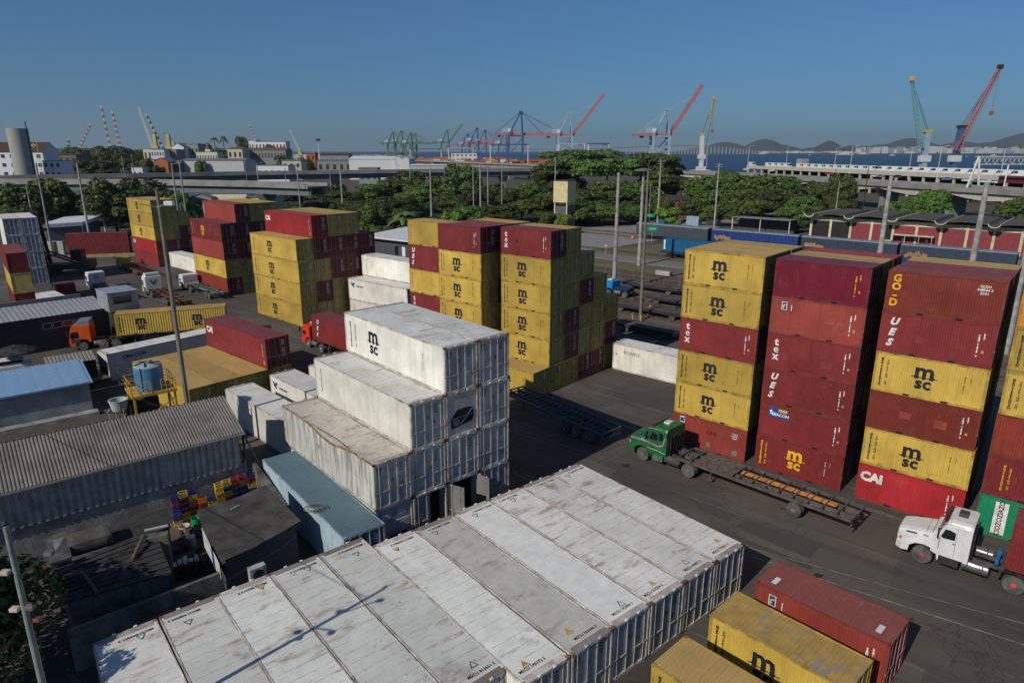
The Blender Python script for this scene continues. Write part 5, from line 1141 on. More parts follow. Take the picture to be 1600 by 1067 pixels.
# --- courtyard junk
rd = random.Random(9)
def jord(ki): JC[ki] = JC.get(ki, 0)+1; return 'first second third fourth fifth sixth seventh eighth ninth tenth eleventh twelfth thirteenth'.split()[JC[ki]-1]
JK = [('white_bucket', 'bucket', pm('bucket_white', (.55,.54,.5), .6)), ('green_basin', 'basin', pm('basin_green', sr(20,150,90), .5)), ('rubble_block', 'rubble', MOSS), ('blue_drum', 'drum', pm('drum_blue', sr(30,60,120), .5)), ('broken_board', 'board', pm('old_board', (.14,.1,.07), .9)), ('rusty_can', 'can', pm('can_rust', (.16,.06,.04), .8))]
spots = [(289,832,0,'round white bucket on the littered courtyard floor'), (308,819,1,'bright green basin by the foot of the crates')]
for (px, py, ki, lab) in spots:
    q = at(px, py); m = MB(); m.lathe([(.26,0),(.34,.5),(.31,.5),(.24,.05)], n=14); o = m.build(JK[ki][0], JK[ki][2], loc=(q.x, q.y, 0)); tag(o, lab, JK[ki][1])
jk = sorted((rd.uniform(268, 335), rd.uniform(828, 890)) for _ in range(26)); JC = {}
for i in range(26):
    px, py = jk[i]; q = at(px, py); ki = rd.choice((2,2,3,4,4,5,0)); m = MB()
    if ki in (3, 0, 5): s_ = rd.uniform(.15,.28); m.lathe([(s_,0),(s_*1.05,s_*2.2),(s_*.3,s_*2.3)], n=10)
    elif ki == 4: m.box(-.6,.6,-.1,.1,.05,.09)
    else: s_ = rd.uniform(.15,.4); m.bbox(-s_,s_,-s_*.7,s_*.7,0,s_*.8,.04)
    o = m.build(JK[ki][0], JK[ki][2], loc=(q.x, q.y, 0), rz=rd.uniform(0, 6)); tag(o, f'discarded {JK[ki][0].replace("_", " ")} in the shaded courtyard, {jord(ki)} of its kind from the left', JK[ki][1], 'junk scattered in the courtyard: '+JK[ki][0])
q = at(290, 872, 1); m = MB(); m.bbox(-.75,.75,-.45,.45,0,.85,.05); o = thing('junk_cooker', 'scrapped white-topped appliance in the dark courtyard', 'appliance', (q.x, q.y, 0), R(30)); m.build('case', BLACK, o)
for i in range(5): m = MB(); m.box(-.7+i*.28, -.48+i*.28, -.35+.1*(i%2), .1+.1*(i%3), .86, .9+.05*(i%3)); m.build('white_item', JK[0][2], o)
# cable loops on the pale blue container roof
q = at(492, 795, HH+.03); m = MB(); pts = [Vector((q.x+.75*math.cos(i*.42)*(1-.02*i), q.y+.5*math.sin(i*.42)*(1-.02*i), HH+.05+.01*(i%3))) for i in range(32)]
for a_, b_ in zip(pts, pts[1:]): m.tube(a_, b_, .025, n=5)
tag(m.build('hose_coil', pm('brown_hose', (.1,.08,.06), .8)), 'coil of brown hose lying on the pale blue container roof', 'hose')
# buckled brown dents on the damaged white roofs
# ---------------------------------------------------------------- rail yard, right-hand buildings, poles
WM = {'slate': pm('wagon_slate', sr(50,64,82), .6, streak=.3, rust=.2), 'gray': pm('wagon_grey', sr(66,72,80), .6, streak=.3), 'blue': pm('wagon_blue', sr(28,56,120), .5, streak=.15), 'sea': pm('wagon_sea_blue', sr(24,98,140), .5, streak=.2)}
def wagon(s, l0, ln, mat, label, h=4.0, graff=False):
    p = SLp(s, l0); t = thing('covered_wagon', label, 'rail wagon', (p.x, p.y, 0), R(-42), 'covered wagons standing on the far track')
    m = MB(); n_ = int(ln/1.1)
    corr(m, (0,-1.45,1.15), (1,0,0), (0,0,1), (0,-1,0), ln, h-1.25, .9, .04, 0); corr(m, (0,1.45,1.15), (1,0,0), (0,0,1), (0,1,0), ln, h-1.25, .9, .04, 0)
    m.box(0, .05, -1.43, 1.43, 1.15, h-.1); m.box(ln-.05, ln, -1.43, 1.43, 1.15, h-.1); m.box(0, ln, -1.4, 1.4, 1.05, 1.15); m.build('body', mat, t)
    m = MB(); m.side([(0,0),(0,0)], 0, 0) if False else None
    pts = [(-1.5,h-.1),(-1.3,h+.08),(0,h+.2),(1.3,h+.08),(1.5,h-.1)]; m.add([(x, y, z) for x in (-.05, ln+.05) for y, z in pts], [(i, i+1, i+6, i+5) for i in range(4)]+[(4,3,2,1,0),(5,6,7,8,9)]); m.build('roof', pm('wagon_roof', sr(120,130,140), .6, streak=.3), t)
    for x in (2.6, ln-2.6):
        m = MB(); m.box(x-1.3, x+1.3, -1.1, 1.1, .5, .8)
        for dx in (-.9, .9):
            for y in (-.85, .85): m.M = Matrix.Translation((x+dx, y, .45)); m.lathe([(.45,-.06),(.45,.06)], 'Y', 12); m.M = Matrix.Identity(4)
        m.build('bogie', STEEL, t)
    if graff:
        rd = random.Random(int(l0)); m = MB(); x = .6
        for i in range(9): x += .45; z = 1.5+rd.uniform(0,.5); a = rd.uniform(-.8,.8); m.add([(x-.25,-1.5,z),(x+.2,-1.5,z+.2*a),(x+.3,-1.5,z+.8),(x-.1,-1.5,z+.9+.3*a),(x-.3,-1.5,z+.5)], [(0,1,2,3,4)])
        m.build('graffiti', pm('graffiti_tan', sr(170,130,90), .7, var=.4, vs=6), t)
    return t
wagon(158, -96, 20.5, WM['gray'], 'grey covered rail wagon at the road end of the far train')
wagon(158, -74.5, 21, WM['blue'], 'bright blue covered rail wagon with orange graffiti', graff=True)
wagon(158, -52.8, 19.5, WM['slate'], 'slate blue covered wagon right of the bright blue one', graff=True)
wagon(158, -32.6, 19.5, WM['slate'], 'slate blue covered wagon before the brick warehouse, second of the slate ones', graff=True)
wagon(158, -12.4, 19.5, WM['slate'], 'slate blue covered wagon cut by the right edge')
def boxwagon(s, l0, mat, label):
    p = SLp(s, l0); t = thing('container_wagon', label, 'rail wagon', (p.x, p.y, 0), R(-42), 'flat wagons with blue box bodies')
    m = MB(); corr(m, (0,-1.25,1.5), (1,0,0), (0,0,1), (0,-1,0), 6, 2.6, .3, .04, 0); corr(m, (6.1,-1.25,1.5), (1,0,0), (0,0,1), (0,-1,0), 6, 2.6, .3, .04, 0); m.box(0, 12.1, -1.2, 1.25, 1.45, 4.1); m.build('box_body', mat, t)
    m = MB(); m.box(-.5, 12.6, -1.3, 1.3, 1.0, 1.4); m.build('deck', STEEL, t)
    for x in (2, 10): 
        m = MB(); 
        for dx in (-.9, .9):
            for y in (-.85, .85): m.M = Matrix.Translation((x+dx, y, .45)); m.lathe([(.45,-.06),(.45,.06)], 'Y', 12); m.M = Matrix.Identity(4)
        m.box(x-1.2, x+1.2, -1, 1, .5, .8); m.build('bogie', STEEL, t)
    if l0 < -70: m = MB(); m.box(.35, .75, -1.27, -1.26, 1.8, 3.9); m.build('white_panel', INK['w'], t)
for i, l0 in enumerate((-74, -60.5, -47, -33.5, -20, -6.5)): boxwagon(133, l0, WM['sea'] if i < 2 else WM['blue'], f"{'teal-blue' if i < 2 else 'deep blue'} box body on a rusty flat wagon, {['at the open end','second','third','fourth','fifth','last'][i]} of its row")
def flatwagon(px, py, ln, label, rz=-42, z=1.1):
    p = at(px, py, z); t = thing('flat_wagon', label, 'flat wagon', (p.x, p.y, 0), R(rz), 'rusty flat wagons behind the stacks')
    m = MB(); m.box(0, ln, -1.35, 1.35, z-.18, z); 
    for i in range(int(ln/1.2)): m.box(.3+i*1.2, .38+i*1.2, -1.3, 1.3, z+.003, z+.03)
    m.build('deck', pm('rusty_deck', (.12,.085,.07), .85, rust=.7, var=.3, vs=.8), t)
    m = MB(); 
    for y in (-1.38, 1.34): m.box(0, ln, y, y+.06, z-.35, z+.04)
    m.build('side_rail', STEEL, t)
    for i, x in enumerate((1.8, ln-1.8)):
        for y in (-1.0, 1.0):
            m = MB(); m.M = Matrix.Translation((x, y, .48)); m.lathe([(.2,-.12),(.48,-.1),(.48,.1),(.2,.12)], 'Y', 16); m.build('wheel', TYRE, t)
    return t
flatwagon(966, 500, 9, 'rusty flat wagon deck nearest the stepped stack'); flatwagon(960, 470, 12, 'broad rusty flat deck with grey boards beside the leaning pole'); flatwagon(1015, 460, 12, 'rusty flat deck partly behind the yellow stack')
flatwagon(975, 438, 11, 'farther rusty flat deck beyond the blue truck'); flatwagon(940, 520, 7, 'short rusty deck end beside the stepped stack')
for i in range(16):
    rd = random.Random(i); p = SLp(86+rd.uniform(0,14), -95+i*3.1+rd.uniform(-2,2)); m = MB(); a = rd.uniform(.3,1.1); m.bbox(-a, a, -.3, .3, 0, .35, .04)
    o = m.build('scrap_piece', STEEL if i % 2 else pm('rusty_scrap', (.16,.08,.05), .8), loc=p, rz=rd.uniform(0,3)); tag(o, f"small {'dark' if i % 2 else 'rusty'} scrap piece in the rail yard, {('first second third fourth fifth sixth seventh eighth'.split())[i//2]} of its colour from the left", 'scrap', 'scrap scattered in the rail yard')
for i, (px, py, h_) in enumerate(((990,508,1.6),(1001,503,1.0),(1012,492,1.5))):
    p = at(px, py); m = MB(); m.bar((0,0,0),(.3*(i-1),0,h_),.12); o = m.build('barrier_post', pm('barrier_yellow', sr(222,176,60), .6), loc=p); tag(o, f"short yellow post at the wagon yard corner, {['left','middle','right'][i]} one", 'post', 'yellow posts at the wagon yard corner')
p = at(1000, 380, 0)
fp = []
fs = thing('wire_fence', 'thin wire fence with posts along the rail yard', 'fence', SLp(101,-95), R(-42))
m = MB(); 
for z in (.5, 1.1, 1.7): m.tube((0,0,z),(100,0,z),.012,n=4)
m.build('wires', STEEL, fs)
for i in range(34): m = MB(); m.box(i*3-.04, i*3+.04, -.04, .04, 0, 1.9); m.build('post', pm('fence_post', (.2,.18,.15), .8), fs)
p = at(1037, 430); m = MB(); m.bbox(-1.6,1.6,-.4,.4,0,.8,.05); o = m.build('concrete_barrier', pm('pale_barrier', (.4,.37,.33), .8), loc=p, rz=R(-42)); tag(o, 'pale concrete barrier lying beside the rail tracks', 'barrier')
# signs
def sign(px, py, board, label, bw=3.6, bh=1.3, ztop=5, txt=None, round_=False, colr=None, rz=0, cat='sign'):
    p = at(px, py); t = thing('road_sign', label, cat, p, R(rz)); m = MB(); m.tube((0,0,0),(0,0,ztop),.06); m.build('pole', pm('galvanised_pole', (.35,.35,.34), .5), t)
    m = MB()
    if round_: m.M = Matrix.Translation((0,-.08,ztop-.35)); m.lathe([(.35,-.02),(.35,.02)], 'Y', 16); m.build('board', INK['w'], t); m = MB(); m.M = Matrix.Translation((0,-.11,ztop-.35)); m.lathe([(.36,-.005),(.36,.005)], 'Y', 16); m.build('red_ring', colr, t); m = MB(); m.M = Matrix.Translation((0,-.125,ztop-.35)); m.lathe([(.24,-.004),(.24,.004)], 'Y', 16); m.build('face', INK['w'], t)
    else:
        m.box(-bw/2, bw/2, -.1, -.06, ztop-bh, ztop); m.build('board', board, t)
        if txt: m = MB(); add_text(m, txt, bh*.36, (0,-.105,ztop-bh/2), SF, 0, bold=.01); m.build('lettering', INK['w'], t)
SG = pm('sign_green', sr(10,150,100), .4, orand=0)
sign(1018, 380, SG, 'green road sign above the grey wagon end', ztop=4.2, txt='CENTRO', bw=2.6, bh=1.2); sign(1014, 352, SG, 'smaller green road sign beside the blue box', ztop=3.6, bw=3.4, bh=1.1, txt='PORTO', rz=0)
sign(946, 398, None, 'round red and white road sign by the rail-side road', ztop=2.4, round_=True, colr=pm('sign_red', sr(200,50,50), .5))
p = at(941, 346, 0); sign(941, 352, pm('sign_yellow', sr(226,170,20), .5), 'yellow warning sign at the plaza edge by the trees', ztop=2.6, bw=1.3, bh=1.3)
p = at(988, 374); t = thing('traffic_cone', 'red and white striped barrel cone on the road by the pole', 'cone', p); m = MB(); m.lathe([(.35,0),(.25,.5)], n=12); m.build('base', pm('cone_red', sr(220,60,50), .5), t); m = MB(); m.lathe([(.25,.5),(.2,.8)], n=12); m.build('band', INK['w'], t); m = MB(); m.lathe([(.2,.8),(.12,1.3)], n=12); m.build('top', pm('cone_red', (0,0,0)), t)
# brick warehouse with upturned concrete roof edges
BRK = pm('red_infill', sr(132,58,64), .8, var=.12, vs=2, orand=.02); CRM = pm('cream_concrete', sr(206,196,164), .8, streak=.25); RFD = pm('dark_roof_slab', (.085,.078,.07), .9, var=.2, streak=.3, orand=0)
FS = 186.0
def lof(px, py, z):                      # l coordinate on the facade plane for a sight line
    P0 = Vector((0,0)); a = at(px, py, z); d = Vector((a.x, a.y)); k = FS/(d.x*SX+d.y*SY); d *= k; return d.x*LX+d.y*LY
org = SLp(FS, 0); bw_ = thing('brick_warehouse', 'red-panelled warehouse with wavy dark concrete roof behind the slate wagons', 'warehouse', org, R(-42))
ls = [lof(x, 350, 6) for x in (1268, 1330, 1397, 1473, 1557)]; ls.append(ls[-1]+(ls[-1]-ls[-2])); ls.append(ls[-1]+(ls[-1]-ls[-2]))
HB = 6.2
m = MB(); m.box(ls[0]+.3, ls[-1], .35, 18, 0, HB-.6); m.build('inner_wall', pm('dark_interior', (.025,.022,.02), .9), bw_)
rr_ = random.Random(2)
for i in range(len(ls)-1):
    l0, l1 = ls[i], ls[i+1]; lm = (l0+l1)/2
    for x in (l0, lm): m = MB(); m.box(x-.28, x+.28, -.15, .35, 0, HB); m.build('column', CRM, bw_)
    m = MB(); m.box(l0+.28, l1-.28, .0, .34, HB-1.15, HB-.1); m.build('lintel', CRM, bw_)
    for x0, x1, k in ((l0+.28, lm-.28, 0), (lm+.28, l1-.28, 1)):
        if i == 0: continue
        if i == 1 and k == 1: x1 = (x0+x1)/2
        m = MB(); m.box(x0, x1, .1, .34, 0, HB-1.15); m.build('infill_panel', BRK, bw_)
        if rr_.random() < .5: m = MB(); xx = (x0+x1)/2; m.box(xx-.4, xx+.1, .07, .1, 1.4, 2.1); m.build('notice', INK['w'], bw_)
    # roof slab of the bay: gently cambered, overhanging
    m = MB(); n_ = 6; pts = [(l0+.9+(l1-l0-1.8)*j/n_, HB+.55+.35*math.sin(math.pi*j/n_)) for j in range(n_+1)]
    m.side(pts+[(x, z-.18) for x, z in reversed(pts)], -2.2, 19); m.build('roof', RFD, bw_)
    m = MB(); pts = [(l0+1.25*math.cos(a_), HB+.75+.9*math.sin(a_)) for a_ in [math.pi+math.pi*j/10 for j in range(11)]]
    pin = [(l0+1.08*math.cos(a_), HB+.8+.76*math.sin(a_)) for a_ in [math.pi+math.pi*j/10 for j in range(11)]]
    m.side(pts+pin[::-1], -3.0, 19); m.build('gutter', CRM if True else RFD, bw_)
    m = MB(); m.side([(x, z+.03) for x, z in pin]+[(x, z+.1) for x, z in pin[::-1]], -2.98, 18.9); m.build('gutter_lining', RFD, bw_)
m = MB(); a0 = lof(1395, 372, 3); m.box(a0, a0+9, -2.2, .0, 2.9, 3.05); m.build('canopy', CRM, bw_)
for x in (a0+.3, a0+3, a0+6, a0+8.7): m = MB(); m.box(x-.06, x+.06, -2.1, -2.0, 0, 2.9); m.build('canopy_post', CRM, bw_)
# yellow kiosk box, person in hi-vis
p = SLp(176, lof(1404, 372, 1)); m = MB(); m.bbox(-.8,.8,-.7,.7,0,2.4,.05); o = thing('guard_booth', 'small yellow guard booth between the slate wagons', 'booth', p, R(-42)); m.build('wall', pm('booth_yellow', sr(206,160,60), .6), o); m = MB(); m.box(-.5,.5,-.73,-.71,1.1,1.9); m.build('window', GLS, o); m = MB(); m.box(-.9,.9,-.8,.8,2.4,2.5); m.build('roof', CRM, o)
def person(px, py, s_, label, shirt, pants):
    p = SLp(s_, 0); a = at(px, py); d = Vector((a.x, a.y)); k = s_/(d.x*SX+d.y*SY); q = d*k; t = thing('person', label, 'person', (q.x, q.y, 0), R(-60))
    V = [(0,0,.95),(0,0,1.15),(0,0,1.42),(0,0,1.52),(0,0,1.63),(-.11,0,.9),(-.13,.02,.5),(-.13,-.02,.06),(.11,0,.9),(.14,.05,.5),(.15,.08,.06),(-.2,0,1.42),(-.27,0,1.15),(-.26,-.1,.9),(.2,0,1.42),(.28,0,1.15),(.25,-.12,.92)]
    E = [(0,1),(1,2),(2,3),(3,4),(0,5),(5,6),(6,7),(0,8),(8,9),(9,10),(2,11),(11,12),(12,13),(2,14),(14,15),(15,16)]; rad = [.15,.14,.15,.06,.1,.1,.07,.05,.1,.07,.05,.07,.05,.04,.07,.05,.04]
    me = bpy.data.meshes.new('body'); me.from_pydata(V, E, []); o = link('body', me, t); sm_ = o.modifiers.new('skin', 'SKIN'); ss = o.modifiers.new('sub', 'SUBSURF'); ss.levels = 1; ss.render_levels = 1
    for i, r_ in enumerate(rad): me.skin_vertices[0].data[i].radius = (r_, r_*.8)
    me.skin_vertices[0].data[0].use_root = True; bpy.context.view_layer.update(); me2 = bpy.data.meshes.new_from_object(o.evaluated_get(bpy.context.evaluated_depsgraph_get())); o.modifiers.clear(); o.data = me2; me2.name = 'body'
    me2.materials.clear(); me2.materials.append(shirt); me2.materials.append(pants); me2.materials.append(pm('skin', (.25,.13,.08), .6))
    for f in me2.polygons: z = f.center.z; f.material_index = 2 if z > 1.48 or (abs(f.center.x) > .2 and z < 1.2 and z > .8) else (1 if z < .95 else 0); f.use_smooth = True
    m = MB(); m.M = Matrix.Translation((0,0,1.7)); m.lathe([(.02,.1),(.1,.07),(.125,0),(.13,-.02)], n=12); m.build('hard_hat', INK['w'], t)
person(1300, 372, 171, 'person in yellow high-visibility vest standing before the open warehouse bay', pm('hi_vis', sr(220,220,60), .6), pm('trousers_dark', (.03,.03,.05), .8))
# awning shed, brick house, elevated beige tank, small things beside the road
p = SLp(190, -84); t = thing('awning_shed', 'low grey open-sided shed under the round trees', 'shed', p, R(-42)); m = MB(); m.slab([(0,-1.5,4.3),(17,-1.5,4.3),(17,6,4.0),(0,6,4.0)], .2); m.build('roof', pm('shed_roof_grey', (.2,.2,.2), .7), t); m = MB(); m.box(.5,16.5,3,5.5,0,3.9); m.build('wall', pm('shed_wall_dark', (.06,.065,.07), .8, streak=.4), t)
for x in (.3, 8.5, 16.7): m = MB(); m.box(x-.12,x+.12,-1.2,-1,0,4.1); m.build('post', CRM, t)
def house(px0, px1, pt, pe, D, dep, wm, rm_, label, base=0, gable=0, wins=0, rows=1, name='building', cat='building', winm=None, hip=0, rz=0):
    """box building whose front spans px0..px1, eave at pe, ridge at pt, front plane at distance D"""
    a = wp(px0, pe, D); b = wp(px1, pe, D); w_ = b.x-a.x; h_ = a.z; rt = wp((px0+px1)/2, pt, D).z if pt is not None else h_
    t = thing(name, label, cat, (a.x, D, base), R(rz)); hh = h_-base
    m = MB(); m.box(0, w_, 0, dep, 0, hh)
    m.build('wall', wm, t); m = MB(); r_ = rt-base
    if gable == 'x': m.side([(-.3,hh-.1),(w_/2,r_),(w_+.3,hh-.1),(w_+.3,hh+.1),(w_/2,r_+.2),(-.3,hh+.1)], -.3, dep+.3); m2 = MB(); m2.side([(0.01,hh),(w_/2,r_-.05),(w_-.01,hh)], .02, dep-.02); m2.build('gable', wm, t)
    elif gable == 'y': m.add([(-.3,-.4,hh),(w_+.3,-.4,hh),(w_+.3,dep/2,r_),(-.3,dep/2,r_),(-.3,dep+.4,hh),(w_+.3,dep+.4,hh)], [(0,1,2,3),(3,2,5,4)]); m2 = MB(); m2.add([(0,0,hh),(0,dep/2,r_-.05),(0,dep,hh),(w_,0,hh),(w_,dep/2,r_-.05),(w_,dep,hh)], [(0,1,2),(3,5,4)]); m2.build('gable', wm, t)
    else: m.box(-.2, w_+.2, -.2, dep+.2, hh+.002, max(hh+.3, r_))
    m.build('roof', rm_, t)
    wn = winm or GLS
    for r_i in range(rows if wins else 0):
        for i in range(wins):
            fw_ = w_/wins; fh = hh/rows; m = MB(); m.box(fw_*(i+.28), fw_*(i+.72), -.06, .0, fh*(r_i+.35), fh*(r_i+.75)); m.build('window', wn, t)
    return t
house(1046, 1080, 306, 313, 240, 10, pm('orange_brick', sr(150,66,46), .8), pm('dark_old_roof', (.05,.045,.045), .9), 'low orange brick house with dark roof between the trees', gable='y', wins=3)
a = wp(865, 283, 205); b = wp(887, 283, 205); t = thing('elevated_tank', 'square beige elevated water tank standing among the trees', 'water tank', (a.x, 205, 0), R(-35)); h_ = a.z; tb = wp(865, 316, 205).z; w_ = 4.9
m = MB(); m.box(0,w_,0,w_,tb,h_); m.build('tank', pm('beige_tank', sr(222,206,158), .7, streak=.2), t)
m = MB(); m.box(-.1,w_+.1,-.1,w_+.1,h_+.003,h_+.2); m.build('rim', pm('brown_rim', (.1,.07,.05), .8), t)
for x in (.2, w_-.5):
    for y in (.2, w_-.5): m = MB(); m.box(x,x+.35,y,y+.35,0,tb-.01); m.build('leg', CRM, t)
m = MB(); m.box(.3,w_-.3,.3,w_-.3,0,tb-1.2); m.build('core', pm('grey_core', (.12,.12,.12), .8), t)
def bx(px, py, w_, d_, h_, mat, name, label, cat, rz=-42, z=0): p = at(px, py, z); m = MB(); m.bbox(-w_/2, w_/2, -d_/2, d_/2, 0, h_, .06); o = m.build(name, mat, loc=p, rz=R(rz)); return tag(o, label, cat)
bx(1034, 352, 2.6, 2, 2.6, WM['sea'], 'blue_cabin', 'small blue cabin beside the pole and green sign', 'cabin'); bx(1084, 352, 4.2, 2.4, 2.8, pm('pale_blue_tank', (.3,.42,.5), .5), 'pale_blue_tank', 'pale blue box tank behind the grey wagon', 'tank'); bx(1114, 352, 3.6, 3, 3.6, pm('white_booth', (.7,.7,.66), .6), 'white_booth', 'white box booth beside the crossarm pole', 'booth')
bx(880, 352, 3.5, 2, 3.0, pm('grey_cabinet', (.25,.28,.3), .6), 'grey_cabinet', 'grey cabinet at the plaza edge by the stepped stack', 'cabinet')
# poles and lamps
CP = pm('concrete_pole', (.34,.33,.30), .85, streak=.5, scol=(.12,.11,.1), var=.2, orand=.1)
def pole(px, pt, D, label, kind='plain', r=.17, base=None, mat=None, group=None, name=None):
    p = wp(px, pt, D); H_ = p.z; t = thing(name or ('lamp_post' if kind in ('lamp','twin','yard','crown') else 'utility_pole'), label, 'lamp post' if kind in ('lamp','twin','yard','crown') else 'pole', (p.x, p.y, 0), 0, group)
    mt = mat or CP; m = MB(); m.tube((0,0,0),(0,0,H_),r*1.35,r*.8,n=10); m.build('shaft', mt, t)
    if kind == 'cross':
        for dz in (.5, 1.1): m = MB(); m.bar((-1.1,0,H_-dz),(1.1,0,H_-dz),.12); m.build('crossarm', mt, t)
        m = MB(); [m.tube((x,0,H_-.44),(x,0,H_-.2),.05,n=6) for x in (-1,-.4,.4,1)]; m.build('insulator', pm('insulator', (.3,.28,.25), .3), t)
    elif kind in ('lamp', 'twin'):
        for sx in ((1,) if kind == 'lamp' else (-1, 1)):
            m = MB(); m.tube((0,0,H_-.3),(sx*1.6,0,H_+.15),.05,n=6); m.build('arm', mt, t); m = MB(); m.box(min(sx*1.4,sx*2.3),max(sx*1.4,sx*2.3),-.16,.16,H_+.1,H_+.24); m.build('lamp_head', pm('lamp_grey', (.4,.4,.4), .4), t)
    elif kind == 'crown':
        m = MB(); m.M = Matrix.Translation((0,0,H_-.6)); m.lathe([(1.5,0),(1.9,.2),(1.9,.45),(.4,.7)], n=14); m.build('lamp_ring', pm('crown_grey', (.17,.15,.14), .7), t)
    elif kind == 'yard':
        m = MB(); m.bar((-.2,0,H_-1.2),(1.0,-.5,H_-.8),.08); m.bar((-1.2,-.3,H_-.9),(.2,0,H_-1.2),.06); m.build('arm', mt, t)
        m = MB(); m.bbox(.7,1.3,-.75,-.35,H_-1.0,H_-.7,.05); m.build('lamp_head', INK['w'], t)
    return t
pole(245, 297, 46.5, 'tall brown concrete lamp pole rising from behind the corrugated shed', 'yard', r=.15, mat=pm('brown_pole', (.19,.165,.13), .85, streak=.4, orand=0))
pole(967, 270, 110, 'pale concrete pole right of the stepped stack with the tiny cap', r=.3)
pole(1006, 264, 136, 'leftmost pole of the crowned lamp pair by the road', 'crown', r=.3); pole(1013, 268, 90, 'slimmer leaning-looking brown pole before the crowned lamp', r=.17, mat=pm('brown_pole', (0,0,0)))
pole(1393, 275, 112, 'pale pole behind the gap between the second and third right stacks', r=.36); pole(1543, 285, 92, 'thick pale pole with crossarms behind the third right stack', 'cross', r=.36); pole(1624, 300, 74, 'thick pale pole in the gap at the right edge', r=.3)
pole(1033, 250, 205, 'crossarm pole beside the low brick house', 'cross', r=.24); pole(1124, 255, 205, 'crossarm pole standing before the white booth', 'cross', r=.22); pole(1312, 283, 215, 'short pale pole on the warehouse roof line', r=.16); pole(1358, 258, 215, 'thin dark pole before the viaduct pier', r=.14, mat=STEEL)
for i, (px, pt, D, r_) in enumerate(((672,263,234,.3),(739,257,230,.16),(750,257,230,.26),(762,256,228,.2),(784,257,232,.16),(531,257,225,.24),(514,251,280,.13),(464,262,215,.2),(445,262,240,.16),(401,255,250,.2),(280,252,170,.22),(268,255,165,.24),(120,255,150,.22),(56,255,150,.2),(41,290,150,.14),(190,243,300,.2),(205,240,320,.18),(868,246,215,.2),(1017,288,215,.12),(382,246,300,.13),(640,262,300,.15),(694,262,290,.13),(868,258,300,.13))):
    pole(px, pt, D, f"thin grey pole rising over the trees, {['first','second','third','fourth','fifth','sixth','seventh','eighth','ninth','tenth','eleventh','twelfth','thirteenth','fourteenth','fifteenth','sixteenth','seventeenth','eighteenth','nineteenth','twentieth','twenty-first','twenty-second','twenty-third'][i]} of the scattered ones, {'left' if px < 500 else 'centre' if px < 900 else 'right'} part", 'lamp' if i in (9, 11) else 'plain', r=r_, group='thin poles over the trees')
# close pole at lower left: its shadow crosses the white roofs
fp = thing('street_lamp', 'close concrete pole with lamps and fittings at the lower left', 'lamp post', (-14.9, 17.4, 0)); m = MB(); m.tube((0,0,0),(0,0,12.0),.14,.075,n=14); m.build('shaft', pm('close_pole', (.2,.23,.21), .8, streak=.3), fp)
m = MB(); m.tube((0,0,12),( -.1,.1,12.05),.09,n=8); m.bar((0,0,10.2),(.9,.2,11.0),.05); m.bar((0,0,9.4),(.7,-.5,9.7),.05); m.build('arm', STEEL, fp)
for (x, y, z, nm, mt) in ((.95,.2,10.95,'lamp_head',pm('crown_grey', (0,0,0))), (.6,-.5,9.6,'lamp_head',pm('crown_grey', (0,0,0))), (-.35,.05,9.1,'floodlight',pm('flood_cream', (.6,.5,.4), .5)), (-.25,-.1,10.5,'junction_box',pm('box_cream', (.55,.45,.38), .5)), (.2,.1,8.7,'bracket',pm('bracket_red', (.25,.08,.05), .6))):
    m = MB(); m.bbox(x-.13, x+.13, y-.1, y+.1, z-.06, z+.07, .03); m.build(nm, mt, fp)

def wire(a, b, sag, r, label):
    m = MB(); pv = None
    for i in range(13):
        f = i/12; q = Vector(a).lerp(Vector(b), f)-Vector((0,0,sag*4*f*(1-f)))
        if pv is not None: m.tube(pv, q, r, n=4)
        pv = q
    tag(m.build('overhead_wire', BLACK), label, 'wire')
wr = wp(1124, 262, 205)
for i, (dz, y_) in enumerate(((0,0),(-.7,.3))):
    wire(wp(1033,256+i*4,205), wp(1124,262+i*4,205), .8, .035, f"overhead wire between the two crossarm poles, {'upper' if i == 0 else 'lower'} one"); wire(wp(1124,262+i*4,205), wp(1312,288+i*4,210), 1.5, .035, f"overhead wire running right over the round trees, {'upper' if i == 0 else 'lower'} one")
wire(at(205,978,2.6), at(401,878,2.6), .25, .018, 'thin sagging cable above the alley wall'); wire(at(401,878,2.6), at(462,838,2.7), .1, .018, 'short cable running on to the shack post')
wire((-14.9,17.4,11.3), (-40,44,9), .8, .02, 'cable running from the close pole towards the shed')
